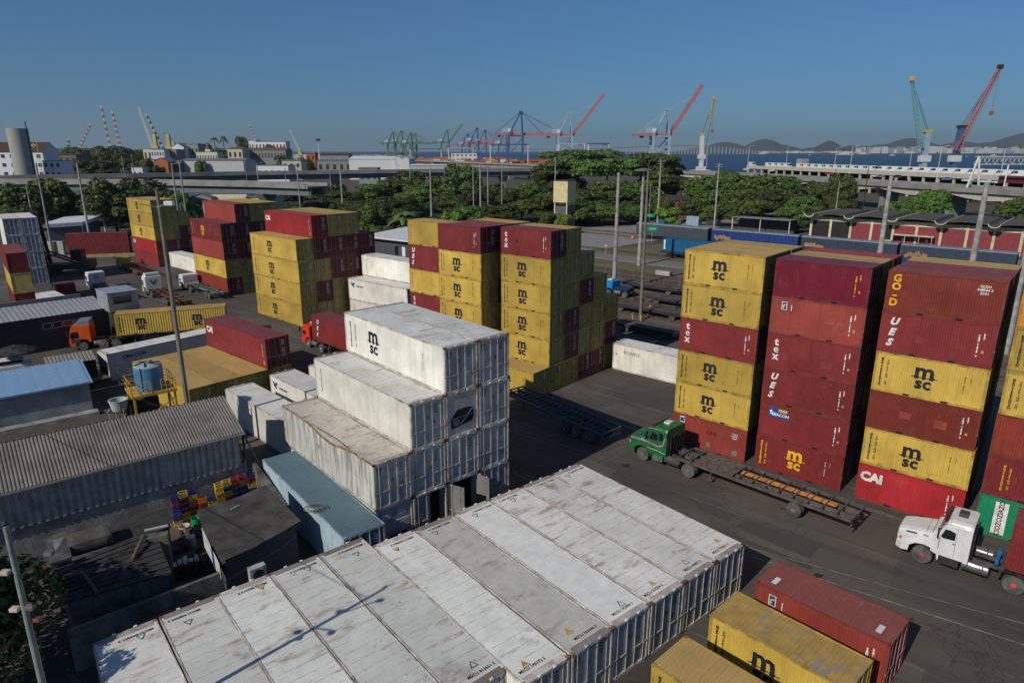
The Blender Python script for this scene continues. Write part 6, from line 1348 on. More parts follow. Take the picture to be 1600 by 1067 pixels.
# ---------------------------------------------------------------- trees
def leafmat(name, c1, c2, c3):
    m = bpy.data.materials.new(name); m.use_nodes = True; t = m.node_tree; N = t.nodes; L = t.links; b = N['Principled BSDF']; b.inputs['Roughness'].default_value = .55; b.inputs['Specular IOR Level'].default_value = .3
    tc = N.new('ShaderNodeTexCoord'); oi = N.new('ShaderNodeObjectInfo'); n = N.new('ShaderNodeTexNoise'); n.inputs['Scale'].default_value = .35; n.inputs['Detail'].default_value = 3; L.new(tc.outputs['Object'], n.inputs['Vector'])
    n2 = N.new('ShaderNodeTexNoise'); n2.inputs['Scale'].default_value = 4; L.new(tc.outputs['Object'], n2.inputs['Vector'])
    x = N.new('ShaderNodeMix'); x.data_type = 'RGBA'; x.inputs[6].default_value = (*c1, 1); x.inputs[7].default_value = (*c2, 1); r = N.new('ShaderNodeMapRange'); r.inputs[1].default_value = .35; r.inputs[2].default_value = .65; L.new(n.outputs[0], r.inputs[0]); L.new(r.outputs[0], x.inputs[0])
    y = N.new('ShaderNodeMix'); y.data_type = 'RGBA'; r2 = N.new('ShaderNodeMapRange'); r2.inputs[1].default_value = .5; r2.inputs[2].default_value = .8; L.new(n2.outputs[0], r2.inputs[0]); L.new(r2.outputs[0], y.inputs[0]); L.new(x.outputs[2], y.inputs[6]); y.inputs[7].default_value = (*c3, 1)
    h = N.new('ShaderNodeHueSaturation'); mr = N.new('ShaderNodeMapRange'); mr.inputs[3].default_value = .7; mr.inputs[4].default_value = 1.35; L.new(oi.outputs['Random'], mr.inputs[0]); L.new(mr.outputs[0], h.inputs['Value']); mr2 = N.new('ShaderNodeMapRange'); mr2.inputs[3].default_value = .455; mr2.inputs[4].default_value = .52; L.new(oi.outputs['Random'], mr2.inputs[0]); L.new(mr2.outputs[0], h.inputs['Hue'])
    L.new(y.outputs[2], h.inputs['Color']); L.new(h.outputs[0], b.inputs['Base Color']); return m
LEAF = leafmat('leaves_green', (.045,.085,.016), (.085,.14,.026), (.12,.17,.04)); LEAFD = leafmat('leaves_dark', (.036,.064,.016), (.065,.098,.024), (.1,.13,.038)); LEAFY = leafmat('leaves_bright', (.09,.15,.02), (.14,.2,.03), (.18,.23,.05))
BARK = pm('bark', (.09,.07,.055), .95, var=.3, vs=3)
def crown_mesh(name, rx, rz, h0, lobes, nleaf, ls, mat, seed, flat=0, spread=1.0):
    """leaf clumps spread through uneven lobes; crown centre at height h0+rz"""
    rd = np.random.default_rng(seed); C = []
    for i in range(lobes):
        a = rd.uniform(0, 6.283); r = math.sqrt(rd.uniform(0, 1))*rx*.72*spread; z = h0+rz+(rd.uniform(-.75, .6)*rz)*(1-.4*(r/rx)**2)
        if flat: z = h0+rz*(1.0+.9*rd.choice([-.7, -.3, .1, .5])+rd.uniform(-.1,.1))
        C.append((r*math.cos(a), r*math.sin(a), z, rx*rd.uniform(.28, .46), rz*(rd.uniform(.42, .66) if not flat else .32)))
    C = np.array(C); idx = rd.integers(0, lobes, nleaf); c = C[idx]; d = rd.normal(size=(nleaf, 3)); d /= np.linalg.norm(d, axis=1)[:, None]; d[:, 2] = np.where((d[:, 2] < -.3), -d[:, 2]*.6, d[:, 2]); rr = rd.uniform(.72, 1.08, nleaf)**.6
    P = c[:, :3]+d*np.stack([c[:, 3], c[:, 3], c[:, 4]], 1)*rr[:, None]
    nleaf = len(P); nrm = d+rd.normal(size=(nleaf, 3))*.55; nrm /= np.linalg.norm(nrm, axis=1)[:, None]; u = np.cross(nrm, rd.normal(size=(nleaf, 3))); u /= np.linalg.norm(u, axis=1)[:, None]; v = np.cross(nrm, u); s = ls*rd.uniform(.6, 1.4, nleaf)[:, None]
    q = np.stack([P-u*s*.5-v*s*.15, P-v*s*.5+u*s*.1, P+u*s*.55+v*s*.1, P+v*s*.45-u*s*.12], 1).reshape(-1, 3)
    me = bpy.data.meshes.new(name); me.vertices.add(len(q)); me.vertices.foreach_set('co', q.ravel()); me.loops.add(nleaf*4); me.loops.foreach_set('vertex_index', np.arange(nleaf*4)); me.polygons.add(nleaf); me.polygons.foreach_set('loop_start', np.arange(nleaf)*4); me.polygons.foreach_set('loop_total', np.full(nleaf, 4)); me.materials.append(mat); me.update(); me.validate()
    return me, C
def trunk_mesh(C, h0, r, seed):
    m = MB(); rd = random.Random(seed); m.tube((0,0,0),(rd.uniform(-.2,.2),0,h0),r,r*.7)
    for c in C[:7]: m.tube((0,0,h0*.9),(c[0]*.8,c[1]*.8,c[2]),r*.5,r*.15,n=5)
    return m.mesh('trunk', BARK)
KINDS = []
for i, (rx, rz, h0, lb, nl, ls, mt, fl) in enumerate(((5,3.8,2.5,16,5200,.55,LEAF,0),(6,4.2,3,20,6000,.58,LEAFD,0),(4.2,3.6,2,12,4200,.5,LEAF,0),(6.5,3.6,3,20,6200,.6,LEAF,0),(9,3.4,6.5,26,7500,.62,LEAFD,1),(3.2,2.6,1.2,10,3000,.42,LEAFY,0),(5.5,4.6,2.2,18,5600,.56,LEAFD,0),(10,3.0,7.5,26,7500,.62,LEAF,1))):
    me, C = crown_mesh('crown', rx, rz, h0, lb, nl, ls, mt, 20+i, fl); KINDS.append((me, trunk_mesh(C, h0+rz*.6, .3, i), rx, h0+2*rz))
NT = 0
TW = ['broad', 'rounded', 'bushy', 'spreading', 'wide', 'low', 'dense', 'tall']
KW = {0:'mid green leafy tree', 1:'dark dense tree', 2:'small mid green tree', 3:'spreading green tree', 4:'dark flat-topped umbrella tree', 5:'bright yellow-green bush', 6:'dark bushy tree', 7:'green flat-topped umbrella tree'}
def tree(px, pt, wpx, D, k, where, group):
    global NT; NT += 1
    p = wp(px, pt, D); me, tm, rx, H_ = KINDS[k]; sxy = wpx/FPX*D*.5/(rx*.98); sz = max(.35, p.z/(H_*.9)); 
    nm = 'tree' if k != 5 else 'bush'
    t = thing(nm, f"{KW[k]} {where}", nm, (p.x, D, 0), random.uniform(0, 6.28), group)
    t.scale = (sxy, sxy*random.uniform(.85, 1.1), sz); link('crown', me, t); link('trunk', tm, t)
ORDS = 'first second third fourth fifth sixth seventh eighth ninth tenth eleventh twelfth thirteenth fourteenth fifteenth sixteenth seventeenth eighteenth nineteenth twentieth'.split()
def grove(lst, where, group):
    lst = sorted(lst)
    for i, (px, pt, w_, D, k) in enumerate(lst):
        wd = ORDS[i] if i < 20 else 'twenty-'+ORDS[i-20]; tree(px, pt, w_, D, k, f"{where}, {wd} from the left", group)
grove([(12,292,70,200,6),(40,300,70,200,1),(72,289,80,205,0),(112,306,70,215,1),(140,308,60,210,6),(172,290,95,190,1),(205,286,90,205,6),(240,300,70,200,1),(160,318,70,205,2),(215,325,60,190,6),(85,322,60,205,5),(284,308,62,190,0),(30,330,70,200,6),(255,325,50,190,1)], 'below the left viaduct', 'trees below the left viaduct')
grove([(440,300,60,280,1),(470,296,60,290,6),(505,292,70,285,1),(455,325,70,225,6),(500,318,70,230,1),(540,300,70,280,6),(545,318,60,225,1),(575,292,60,290,0),(600,285,60,300,2),(630,272,70,310,6),(655,285,60,300,1),(590,310,70,240,6),(625,312,60,235,1),(650,300,60,265,3),(690,282,60,300,0),(722,262,72,290,6),(700,308,60,240,3),(740,300,60,260,1),(730,328,55,205,2)], 'in the middle wood', 'trees of the middle wood')
grove([(765,290,60,280,6),(800,298,60,265,1),(830,290,70,270,0),(815,318,70,225,3),(782,322,60,215,1),(845,312,70,215,3),(868,262,70,310,6),(905,240,122,300,4),(950,252,110,290,7),(890,285,60,300,1),(925,300,70,250,6),(960,285,80,270,7),(985,300,70,245,6),(1025,245,95,300,4),(1030,275,70,290,7),(1000,290,70,260,3),(945,325,70,215,3),(985,330,60,215,1),(905,325,60,210,3),(1058,280,60,290,1),(860,335,50,200,2)], 'in the wood behind the stepped stack', 'trees of the wood behind the stepped stack')
grove([(1100,282,70,265,0),(1145,277,85,270,3),(1190,280,70,262,0),(1105,305,70,235,3),(1150,302,70,240,0),(1190,300,75,232,6),(1215,280,70,262,6),(1230,305,60,235,1),(1255,312,70,222,0),(1285,290,50,260,1),(1235,330,60,208,3),(1275,325,50,214,0),(1305,297,40,250,6),(1318,278,52,250,6),(1120,325,60,212,0),(1170,318,60,220,3),(1240,350,46,196,2),(1080,315,50,225,6)], 'before the right viaduct', 'trees before the right viaduct')
rg = random.Random(5)
grove([(rg.uniform(445,760), rg.uniform(318,338), 46, rg.uniform(196,262), rg.choice((1,6,1,0))) for _ in range(19)], 'in the understory of the middle wood', 'understory of the middle wood')
grove([(rg.uniform(770,1035), rg.uniform(312,336), 46, rg.uniform(214,280), rg.choice((1,6,1,3))) for _ in range(16)], 'in the understory behind the stepped stack', 'understory behind the stepped stack')
grove([(rg.uniform(1060,1330), rg.uniform(308,330), 44, rg.uniform(225,285), rg.choice((1,6,6,0))) for _ in range(16)], 'in the understory before the right viaduct', 'understory before the right viaduct')
grove([(rg.uniform(-10,330), rg.uniform(308,330), 44, rg.uniform(205,250), rg.choice((1,6,6,1))) for _ in range(15)], 'in the understory below the left viaduct', 'understory below the left viaduct')
grove([(1458,305,76,208,3),(1410,318,60,205,2),(1385,325,50,208,6),(1592,316,60,200,3),(1430,322,50,206,5)], 'behind the wavy warehouse roof', 'trees behind the wavy warehouse roof')
grove([(1045,325,44,205,5),(1050,340,30,200,5),(705,333,34,190,5),(760,340,30,195,5),(880,335,30,190,5)], 'low at the wood edge', 'bright bushes at the wood edge')
grove([(575,330,62,166,2),(588,358,40,160,2),(560,350,34,168,2)], 'before the white-roofed shed', 'trees before the white-roofed shed')
grove([(122,234,50,640,6),(150,238,50,620,1),(182,240,50,600,6),(205,236,50,640,1),(165,232,60,700,6),(100,255,40,520,1),(135,252,50,520,6),(170,252,50,520,1),(205,250,50,520,6),(232,252,30,500,0),(320,228,30,800,6),(350,236,34,760,1),(380,218,30,900,6),(430,232,40,760,1),(445,246,40,640,6),(475,250,30,600,1),(245,262,24,480,2),(310,255,22,500,2)], 'beyond the left viaduct', 'trees beyond the left viaduct')
# close tree at the lower left corner
me, C = crown_mesh('crown', 5.2, 4.2, 1.5, 34, 26000, .26, leafmat('leaves_close', (.03,.06,.01), (.055,.11,.018), (.09,.15,.03)), 77)
t = thing('tree', 'leafy green tree close at the lower left corner', 'tree', (-23.6, 21.6, 0)); t.scale = (.95,.95,.84); link('crown', me, t); link('trunk', trunk_mesh(C, 4.5, .3, 5), t)
me, C = crown_mesh('crown', 4.5, 3.8, 3.5, 26, 15000, .3, MATS.get('x') or LEAF, 78)
t = thing('tree', 'leafy tree outside the lower left corner shading the row end', 'tree', (-21.9, 17.0, 0)); t.scale = (.62,.62,.72); link('crown', me, t); link('trunk', trunk_mesh(C, 5.5, .3, 6), t)
# palms
def palm(px, pt, D, size, label, fr=14):
    p = wp(px, pt, D); H_ = p.z; t = thing('palm_tree', label, 'palm', (p.x, D, 0)); m = MB(); m.tube((0,0,0),(0,0,H_-size*.3),.25*size/3,.18*size/3,n=7); m.build('trunk', BARK, t); rd = random.Random(int(px)); m = MB()
    for i in range(fr):
        a = i*2.4; el = rd.uniform(-.2, 1.2); c, s = math.cos(a), math.sin(a); pts = []
        for j in range(7):
            u = j/6; r_ = size*u*math.cos(el)*.9; z = H_-size*.35+size*(u*math.sin(el)-.75*u*u); pts.append((r_, z, size*.22*(1-abs(u-.35)*1.2)))
        for j in range(6):
            r0, z0, w0 = pts[j]; r1, z1, w1 = pts[j+1]
            for sg in (-1, 1): m.add([(r0*c, r0*s, z0),(r1*c, r1*s, z1),(r1*c-sg*w1*s, r1*s+sg*w1*c, z1-w1*.6),(r0*c-sg*w0*s, r0*s+sg*w0*c, z0-w0*.6)], [(0,1,2,3)])
    m.build('crown', LEAFD if size < 4.6 else LEAF, t)
palm(334, 214, 800, 7, 'tall slim palm on the hill beside the steeple, left one'); palm(348, 212, 800, 7, 'tall slim palm on the hill, right of its twin')
palm(630, 328, 185, 6, 'coconut palm behind the white-roofed shed'); palm(648, 340, 180, 4.5, 'shorter palm beside the coconut palm')
# ---------------------------------------------------------------- viaducts, city, port
VC = pm('viaduct_concrete', (.26,.25,.23), .9, streak=.7, scol=(.08,.08,.075), var=.15, vs=.2, orand=0); VD = pm('viaduct_girder', (.15,.165,.18), .9, streak=.4, orand=0); VR = ROADM; VCR = pm('viaduct_cream', (.5,.47,.38), .8, streak=.3, orand=0)
def deck(t, pts, wdt, zt, gh, par=1.0, fascia=VC, girder=VD, inset=1.2, slab=.5):
    """pts = near edge line; deck stretches away by wdt"""
    nn = []; n_ = len(pts)
    for i in range(n_):
        a = pts[max(0, i-1)]; b = pts[min(n_-1, i+1)]; d = Vector((b.x-a.x, b.y-a.y, 0)).normalized(); nn.append(Vector((-d.y, d.x, 0)))
    def strip(name, o0, o1, z0, z1, mat):
        m = MB(); vs = []
        for p, n in zip(pts, nn):
            for o, z in ((o0,z0),(o1,z0),(o1,z1),(o0,z1)): q = p+n*o; vs.append((q.x-t.location.x, q.y-t.location.y, z))
        fs = [(i*4+k, (i+1)*4+k, (i+1)*4+(k+1)%4, i*4+(k+1)%4) for i in range(n_-1) for k in range(4)]+[(0,1,2,3), ((n_-1)*4+3,(n_-1)*4+2,(n_-1)*4+1,(n_-1)*4)]
        m.add(vs, fs); return m.build(name, mat, t)
    strip('deck', .25, wdt-.25, zt-par-slab, zt-par, VR); strip('parapet', 0, .24, zt-par-slab-.1, zt, fascia); strip('parapet', wdt-.24, wdt, zt-par-slab-.1, zt, fascia)
    strip('girder', inset, inset+.8, zt-par-slab-gh, zt-par-slab-.01, girder); strip('girder', wdt-inset-.8, wdt-inset, zt-par-slab-gh, zt-par-slab-.01, girder)
    return nn
def curve(px, z, n=6):
    P = [at(x, y, z) for x, y in px]; out = []
    for a, b in zip(P, P[1:]):
        for i in range(n): out.append(a.lerp(b, i/n))
    out.append(P[-1]); return out
def via(label, px, z, wdt, gh, piers, name='road_viaduct', cream=False):
    pts = curve(px, z); t = thing(name, label, 'viaduct', (pts[0].x, pts[0].y, 0)); nn = deck(t, pts, wdt, z, gh, fascia=VC, girder=VD if not cream else VCR)
    for f in piers:
        i = min(len(pts)-2, int(f*(len(pts)-1))); q = pts[i]; n = nn[i]; d = Vector((n.y, -n.x, 0)); rz = math.atan2(d.y, d.x); m = MB(); m.M = TR(q.x-t.location.x, q.y-t.location.y, 0, rz)
        top = z-1.5-gh-.02; m.side([(-1.2,0),(1.2,0),(1.2,top),(-1.2,top)], wdt*.3, wdt*.7); m.build('pier', VC, t); m = MB(); m.M = TR(q.x-t.location.x, q.y-t.location.y, 0, rz)
        m.add([(-1.5,wdt*.3,top-2.6),(1.5,wdt*.3,top-2.6),(1.5,wdt*.7,top-2.6),(-1.5,wdt*.7,top-2.6),(-1.5,.6,top-.01),(1.5,.6,top-.01),(1.5,wdt-.6,top-.01),(-1.5,wdt-.6,top-.01)], [(0,3,2,1),(4,5,6,7),(0,1,5,4),(1,2,6,5),(2,3,7,6),(3,0,4,7)]); m.build('pier_cap', VC, t)
    return t, pts, nn
via('long grey concrete viaduct, farther deck crossing the left half', [(-700,279),(0,275),(200,272),(400,268.5),(640,265.5),(860,263)], 13, 10, 2.4, (.1,.25,.4,.55,.7,.85,.95))
via('nearer lower viaduct deck at the left, streaked grey', [(-700,284),(0,281),(200,281.5),(400,285),(480,287.5)], 12.6, 9, 2.3, (.12,.32,.52,.75))
t, pts, nn = via('brown-grey viaduct with haunched cream girders at the right', [(1040,266),(1120,270),(1200,274),(1300,280),(1400,286),(1500,292.5),(1640,301)], 11, 17, 1.0, (.0,.29,.45,.62,.8,.97), cream=True)
for fa, fb in ((.0,.29),(.29,.45),(.45,.62),(.62,.8),(.8,.97)):              # haunched girders between piers
    m = MB(); i0, i1 = fa*(len(pts)-1), fb*(len(pts)-1); vs = []; K = 14
    for j in range(K+1):
        f = i0+(i1-i0)*j/K; i = min(len(pts)-2, int(f)); p = pts[i].lerp(pts[i+1], f-i); n = nn[i]; dp = 2.4-1.7*abs(2*j/K-1)**1.6
        for o in (.9, 2.0): q = p+n*o; vs += [(q.x-t.location.x, q.y-t.location.y, 9.45), (q.x-t.location.x, q.y-t.location.y, 9.45-dp)]
    m.add(vs, [(4*j+a, 4*j+4+a, 4*j+4+b, 4*j+b) for j in range(K) for a, b in ((0,1),(1,3),(3,2),(2,0))]); m.build('haunched_girder', VCR, t)
via('pale distant flyover curving past the white sheds', [(690,257.5),(760,259.5),(820,262),(872,265)], 10, 12, 1.2, (.2,.5,.8))
via('thin pale flyover behind the first pale one', [(640,250),(720,253),(800,256),(870,259)], 10, 11, 1.0, (.2,.5,.8))
# traffic on the right viaduct and lamp standards
def car(p, rz, mat, label, group, L=4.4, van=False):
    t = thing('van' if van else 'car', label, 'van' if van else 'car', p, rz, group)
    m = MB(); prof = [(-L/2,.35),(-L/2,.85),(-L*.28,.95),(-L*.16,1.45),(L*.25,1.45),(L*.42,.95),(L/2,.85),(L/2,.35)] if not van else [(-L/2,.35),(-L/2,1.0),(-L*.4,1.15),(-L*.27,2.2),(-L*.2,2.4),(L/2,2.4),(L/2,.35)]
    m.side(prof, -.9 if not van else -1.0, .9 if not van else 1.0); m.build('body', mat, t)
    m = MB(); 
    if van: m.side([(-L*.375,1.3),(-L*.27,2.1),(-L*.12,2.1),(-L*.12,1.3)], -1.01, 1.01); m.add([(-L*.412,-.9,1.2),(-L*.412,.9,1.2),(-L*.29,.85,2.15),(-L*.29,-.85,2.15)], [(0,1,2,3)])
    else: m.side([(-L*.24,1.0),(-L*.15,1.38),(L*.23,1.38),(L*.36,1.0)], -.91, .91)
    m.build('window', GLS, t); m = MB()
    for x in (-L*.31, L*.3):
        for y in (-.82, .82): m.M = Matrix.Translation((x, y, .34)); m.lathe([(.34,-.11),(.34,.11)], 'Y', 10)
    m.build('wheels', TYRE, t); return t
cols_ = {'white': CW, 'silver': pm('car_silver', (.4,.41,.42), .3, .5), 'red': pm('car_red', (.3,.03,.03), .3), 'dark': pm('car_dark', (.03,.03,.04), .3), 'blue': pm('car_blue', (.08,.2,.4), .3)}
for i, (px, py, c_) in enumerate(((1166,265,'white'),(1205,267,'white'),(1296,272,'red'),(1368,276,'white'),(1375,276.5,'silver'),(1402,277,'dark'),(1480,281,'blue'),(1512,283,'white'),(1527,284,'silver'),(1540,285,'white'),(1560,286,'white'))):
    p = at(px, py+1, 9.6); p.z = 9.51; car(p, R(-62), cols_[c_], f"{c_} car driving on the right viaduct, {ORDS[i]} from the left", 'cars on the right viaduct')
p = at(1586, 288, 9.6); p.z = 9.51; t = thing('bus', 'dark red coach on the viaduct at the right edge', 'bus', p, R(-62)); m = MB(); m.bbox(-6,6,-1.25,1.25,.4,3.3,.15); m.build('body', pm('coach_maroon', (.12,.02,.03), .4), t); m = MB(); m.box(-5.6,5.8,-1.27,1.27,1.7,2.7); m.build('window', GLS, t)
p = at(848, 263.5, 11); t = thing('truck', 'small dark blue truck on the pale flyover by the trees', 'truck', (p.x, p.y, 12), R(-10)); m = MB(); m.bbox(-3,1.5,-1.2,1.2,.6,3,.05); m.build('cargo_box', cols_['blue'], t); m = MB(); m.bbox(1.7,3.4,-1.1,1.1,.5,2.4,.1); m.build('cab', cols_['red'], t)
LPm = pm('white_lamp_pole', (.6,.61,.6), .5)
for i, (px, pt, pb) in enumerate(((1172,229,268),(1232,229,266),(1307,232,272),(1332,230,276),(1424,231,280),(1469,230,285),(1567,233,287),(1103,225,262),(1108,226,262))):
    p = at(px-(pb-pt)*.12, pb, 9.5); H_ = wp(px, pt, p.y).z; t = thing('lamp_post', f'slender white street lamp on the right viaduct, {ORDS[i]} listed from its pale parapet', 'lamp post', p, 0, 'street lamps on the right viaduct'); m = MB(); m.tube((0,0,0),(0,0,H_-9.5),.2,.1,n=7); m.build('shaft', LPm, t)
    m = MB(); m.tube((0,0,H_-9.5),(2.4,0,H_-9.0),.08,n=5); m.box(2.2,3.3,-.2,.2,H_-9.05,H_-8.85); m.build('lamp_arm', LPm, t)
def ordw(i):
    return ORDS[i] if i < 20 else ('twentieth' if i == 19 else ['twenty','thirty','forty'][(i-19)//10]+('-'+ORDS[(i-20)%10] if (i-19)%10 else '-ish')).replace('twenty-ish','twentieth').replace('thirty-ish','thirtieth').replace('forty-ish','fortieth')
# parking deck full of white vans
zd = 12.4; A, B = at(1167, 258.5, zd), at(1640, 277, zd); d = (B-A); Lk = d.length; d.normalize(); n = Vector((-d.y, d.x, 0)); rz = math.atan2(d.y, d.x)
t = thing('parking_structure', 'long pale parking structure with open level and vans on its roof', 'parking structure', (A.x, A.y, 0), rz)
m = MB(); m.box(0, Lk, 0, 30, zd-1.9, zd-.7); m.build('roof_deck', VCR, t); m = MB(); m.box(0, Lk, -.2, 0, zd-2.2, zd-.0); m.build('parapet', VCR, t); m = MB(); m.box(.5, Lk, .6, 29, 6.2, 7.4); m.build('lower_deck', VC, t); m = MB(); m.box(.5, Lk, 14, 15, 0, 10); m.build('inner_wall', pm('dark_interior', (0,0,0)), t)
for i in range(26): x = 1+i*(Lk-2)/25; m = MB(); m.box(x-.5, x+.5, .3, 1.2, 0, zd-1.91); m.build('column', VCR, t)
m = MB(); x = Lk*.24; m.box(x-3, x+3, 5, 10, zd-.69, zd+5.2); m.build('stair_tower', pm('grey_tower', (.35,.35,.33), .8), t); m = MB(); m.M = Matrix.Identity(4)
nv = 31; 
for i in range(nv):
    s_ = 2+i*(Lk-4)/nv; px_ = A+d*s_
    if i in (1, 2) or abs(s_-Lk*.24) < 4: continue
    p = A+d*s_+n*3.2; p.z = zd-.69; car(p, rz+R(180 if i < 18 else 62), CW, f"white delivery van on the roof deck, {ordw(i)} from the left end" , 'white vans on the roof deck', L=6.9, van=True).scale = (1,1.1,1.25)
# gantry: white lattice walkway with splayed legs at the right
p = at(1528, 296, 9.5); D0 = 245; a0 = wp(1530, 245, D0); t = thing('lattice_gantry', 'white lattice footbridge on splayed legs at the right edge', 'gantry', (a0.x, D0, 0)); GW = pm('gantry_white', (.62,.62,.6), .5)
zt = a0.z; zb_ = wp(1530, 257, D0).z; m = MB(); Lg = 30
for y in (0, 2.2):
    for z in (zt, zb_): m.bar((0,y,z),(Lg,y,z),.28)
    for i in range(10): m.bar((i*3,y,zb_),(i*3+1.5,y,zt),.16); m.bar((i*3+1.5,y,zt),(i*3+3,y,zb_),.16)
m.build('truss', GW, t)
for dx, tx in ((0,-4.5),(0,-.2)): m = MB(); m.bar((dx,0,zt),(dx+tx,-3,wp(1510,296,D0-3).z),.5); m.build('leg', GW, t)
for dx in (11,): m = MB(); m.bar((dx,0,zb_),(dx-1,-1,7),.4); m.build('leg', GW, t)
a0 = wp(858, 256, 330); t = thing('lattice_tower', 'small white lattice frame standing behind the umbrella trees', 'frame', (a0.x, 330, 0)); m = MB(); z1_ = a0.z; z0_ = wp(858,276,330).z
for x in (0, 3.5, 7.5):
    for y in (0, 2): m.bar((x,y,0),(x,y,z1_),.3)
for k_ in range(5): zz_ = z0_+(z1_-z0_)*k_/4; m.bar((0,0,zz_),(7.5,0,zz_),.25); m.bar((0,0,zz_-1.2),(3.5,0,zz_),.2)
m.build('truss', GW, t)
# far-left and background buildings
WW = pm('white_plaster', (.66,.68,.7), .8, streak=.15); CW2 = pm('cream_plaster', (.62,.58,.44), .8, streak=.2); GRW = pm('grey_plaster', (.26,.27,.27), .8, streak=.3); BR = pm('brown_tiles', (.07,.035,.03), .9, var=.2); RT2 = pm('red_tiles', (.22,.09,.05), .9); GRF = pm('grey_roofing', (.16,.165,.17), .8); WR = pm('white_sheet_roof', (.68,.69,.7), .5, orand=.03)
DKW = pm('dark_window', (.03,.03,.035), .5)
house(-60, 66, 222, 238, 440, 16, WW, BR, 'white two-storey building with brown tile roof behind the leaning tower', gable='y', wins=9, rows=4, winm=DKW)
house(66, 94, 252, 252, 436, 12, WW, GRF, 'lower white wing with dark windows beside the white building', wins=3, rows=3, winm=DKW)
a = wp(26, 201, 425); t = thing('concrete_tower', 'tall plain round concrete tower before the white building at the left', 'tower', (a.x, 425, 0)); m = MB(); m.lathe([(5.6,0),(5.6,a.z*.35),(5.63,a.z*.352),(5.6,a.z*.36),(5.6,a.z*.7),(5.63,a.z*.702),(5.6,a.z*.71),(5.65,a.z),(5.3,a.z)], n=32); m.build('shaft', pm('tower_concrete', (.42,.42,.38), .8, streak=.3), t); m = MB(); m.bar((5.8,0,0),(5.8,0,a.z+4),.5); m.build('ladder_mast', STEEL, t)
a = wp(57, 224, 380); t = thing('flag', 'green and yellow national flag on a pole above the left viaduct', 'flag', (a.x, 380, 0)); m = MB(); m.tube((0,0,0),(0,0,a.z+1),.15); m.build('pole', LPm, t)
def wavy(x0, x1, z0, z1, y=0): 
    m = MB(); n_ = 10; m.add([(x0+(x1-x0)*i/n_, y+.25*math.sin(i*.9), z) for i in range(n_+1) for z in (z0, z1)], [(2*i,2*i+2,2*i+3,2*i+1) for i in range(n_)]); return m
wavy(-3.4,0,a.z-2.4,a.z).build('cloth', pm('flag_green', sr(20,110,60), .7), t); m = MB(); m.add([(-3.1,-.3,a.z-1.2),(-1.7,-.3,a.z-2.2),(-.3,-.3,a.z-1.2),(-1.7,-.3,a.z-.2)], [(0,1,2,3)]); m.build('rhombus', pm('flag_yellow', sr(230,200,40), .7), t); m = MB(); m.M = Matrix.Translation((-1.7,-.34,a.z-1.2)); m.add([(.55*math.cos(i*.4),0,.55*math.sin(i*.4)) for i in range(16)], [tuple(range(16))]); m.build('disc', pm('flag_blue', sr(20,40,110), .7), t)
bl = [(223,236,233,233,620,14,CW2,GRF,0,2,2,'cream block behind the left trees'),(235,256,233,234,600,14,WW,GRF,0,5,3,'white block with rows of dark windows'),(256,275,234,234,610,16,GRW,GRF,0,3,3,'grey annex beside the white block'),(268,287,224,230,640,18,WW,GRF,'x',3,1,'white gabled church-like hall'),(285,309,225,226,650,14,GRW,GRF,0,4,2,'grey stepped block beside the gabled hall'),
 (306,339,237,238,600,12,CW2,GRF,0,8,2,'cream school building with two window rows'),(226,240,250,250,500,12,WW,GRF,0,2,2,'small white house left of the brick gable'),(240,262,247,253,490,14,pm('brick_orange', sr(176,100,66), .8),GRF,'x',1,1,'brick gable house above the viaduct'),(262,281,251,253,500,16,pm('blue_grey_wall', (.12,.15,.19), .8),GRF,'y',3,2,'dark blue-grey shed beside the brick gable'),
 (281,380,248,251,505,24,pm('striped_wall', (.55,.55,.54), .7, streak=.2),GRF,'y',0,1,'long white and grey banded warehouse with a saw-edged roof'),(355,378,230,233,700,20,CW2,RT2,'y',3,2,'cream wall building with reddish roof'),(368,446,231,235,720,22,GRW,RT2,'y',16,2,'long grey institutional building with red tile roof'),(388,400,219,220,820,14,WW,GRF,0,3,2,'white block on the rise'),(398,446,221,222,800,16,WW,GRF,0,9,3,'long white modern block with banded windows'),
 (400,450,259,259,470,16,WW,GRF,0,5,1,'low white flat building above the viaduct'),(440,470,250,252,560,14,CW2,GRF,0,3,2,'small cream shop building'),(478,492,238,240,760,12,pm('brick_orange', (0,0,0)),GRF,'y',2,2,'small brick house in the distance'),(500,545,240,243,800,20,GRW,BR,'y',6,1,'long brown-roofed hall'),
 (495,560,250,252,700,14,GRW,GRF,0,6,1,'low grey building left of the white sheds'),(640,704,257,259,420,16,pm('pale_blue_shed', (.38,.42,.46), .7),WR,'y',5,1,'long pale blue-roofed low shed by the wood'),(690,700,250,250,900,12,CW2,GRF,0,2,3,'small beige tower block in the port'),
 (80,118,240,242,560,20,pm('old_brown_wall', (.16,.13,.1), .9),BR,'y',4,2,'old brown house beyond the white building'),(205,222,262,262,470,10,WW,GRF,0,2,1,'small white wall building above the viaduct'),(560,590,262,264,480,10,GRW,GRF,0,3,1,'grey plinth building before the white sheds'),(705,745,238,240,1500,20,WW,GRF,0,6,2,'white terminal office by the green cranes'),(865,905,262,262,1000,14,WW,GRF,0,5,1,'low white quay shed by the flyover')]
for (x0,x1,pt,pe,D,dp,wm,rm_,gb,wn,rw,lab) in bl: house(x0, x1, pt, pe, D, dp, wm, rm_, lab if len(lab.split()) > 3 else lab+' in the distance', gable=gb, wins=wn, rows=rw, winm=DKW)
for i, (x0, x1) in enumerate(((545,616),(616,627),(627,639))):
    house(x0, x1, 244.5 if i == 0 else 245, 249, 560-i*3, 34 if i else 26, pm('white_shed_wall', (.66,.66,.66), .6, streak=.1), WR, f"white sheet-metal shed above the viaduct, {['long front one','middle gable','right gable'][i]}", gable='y' if i == 0 else 'x')
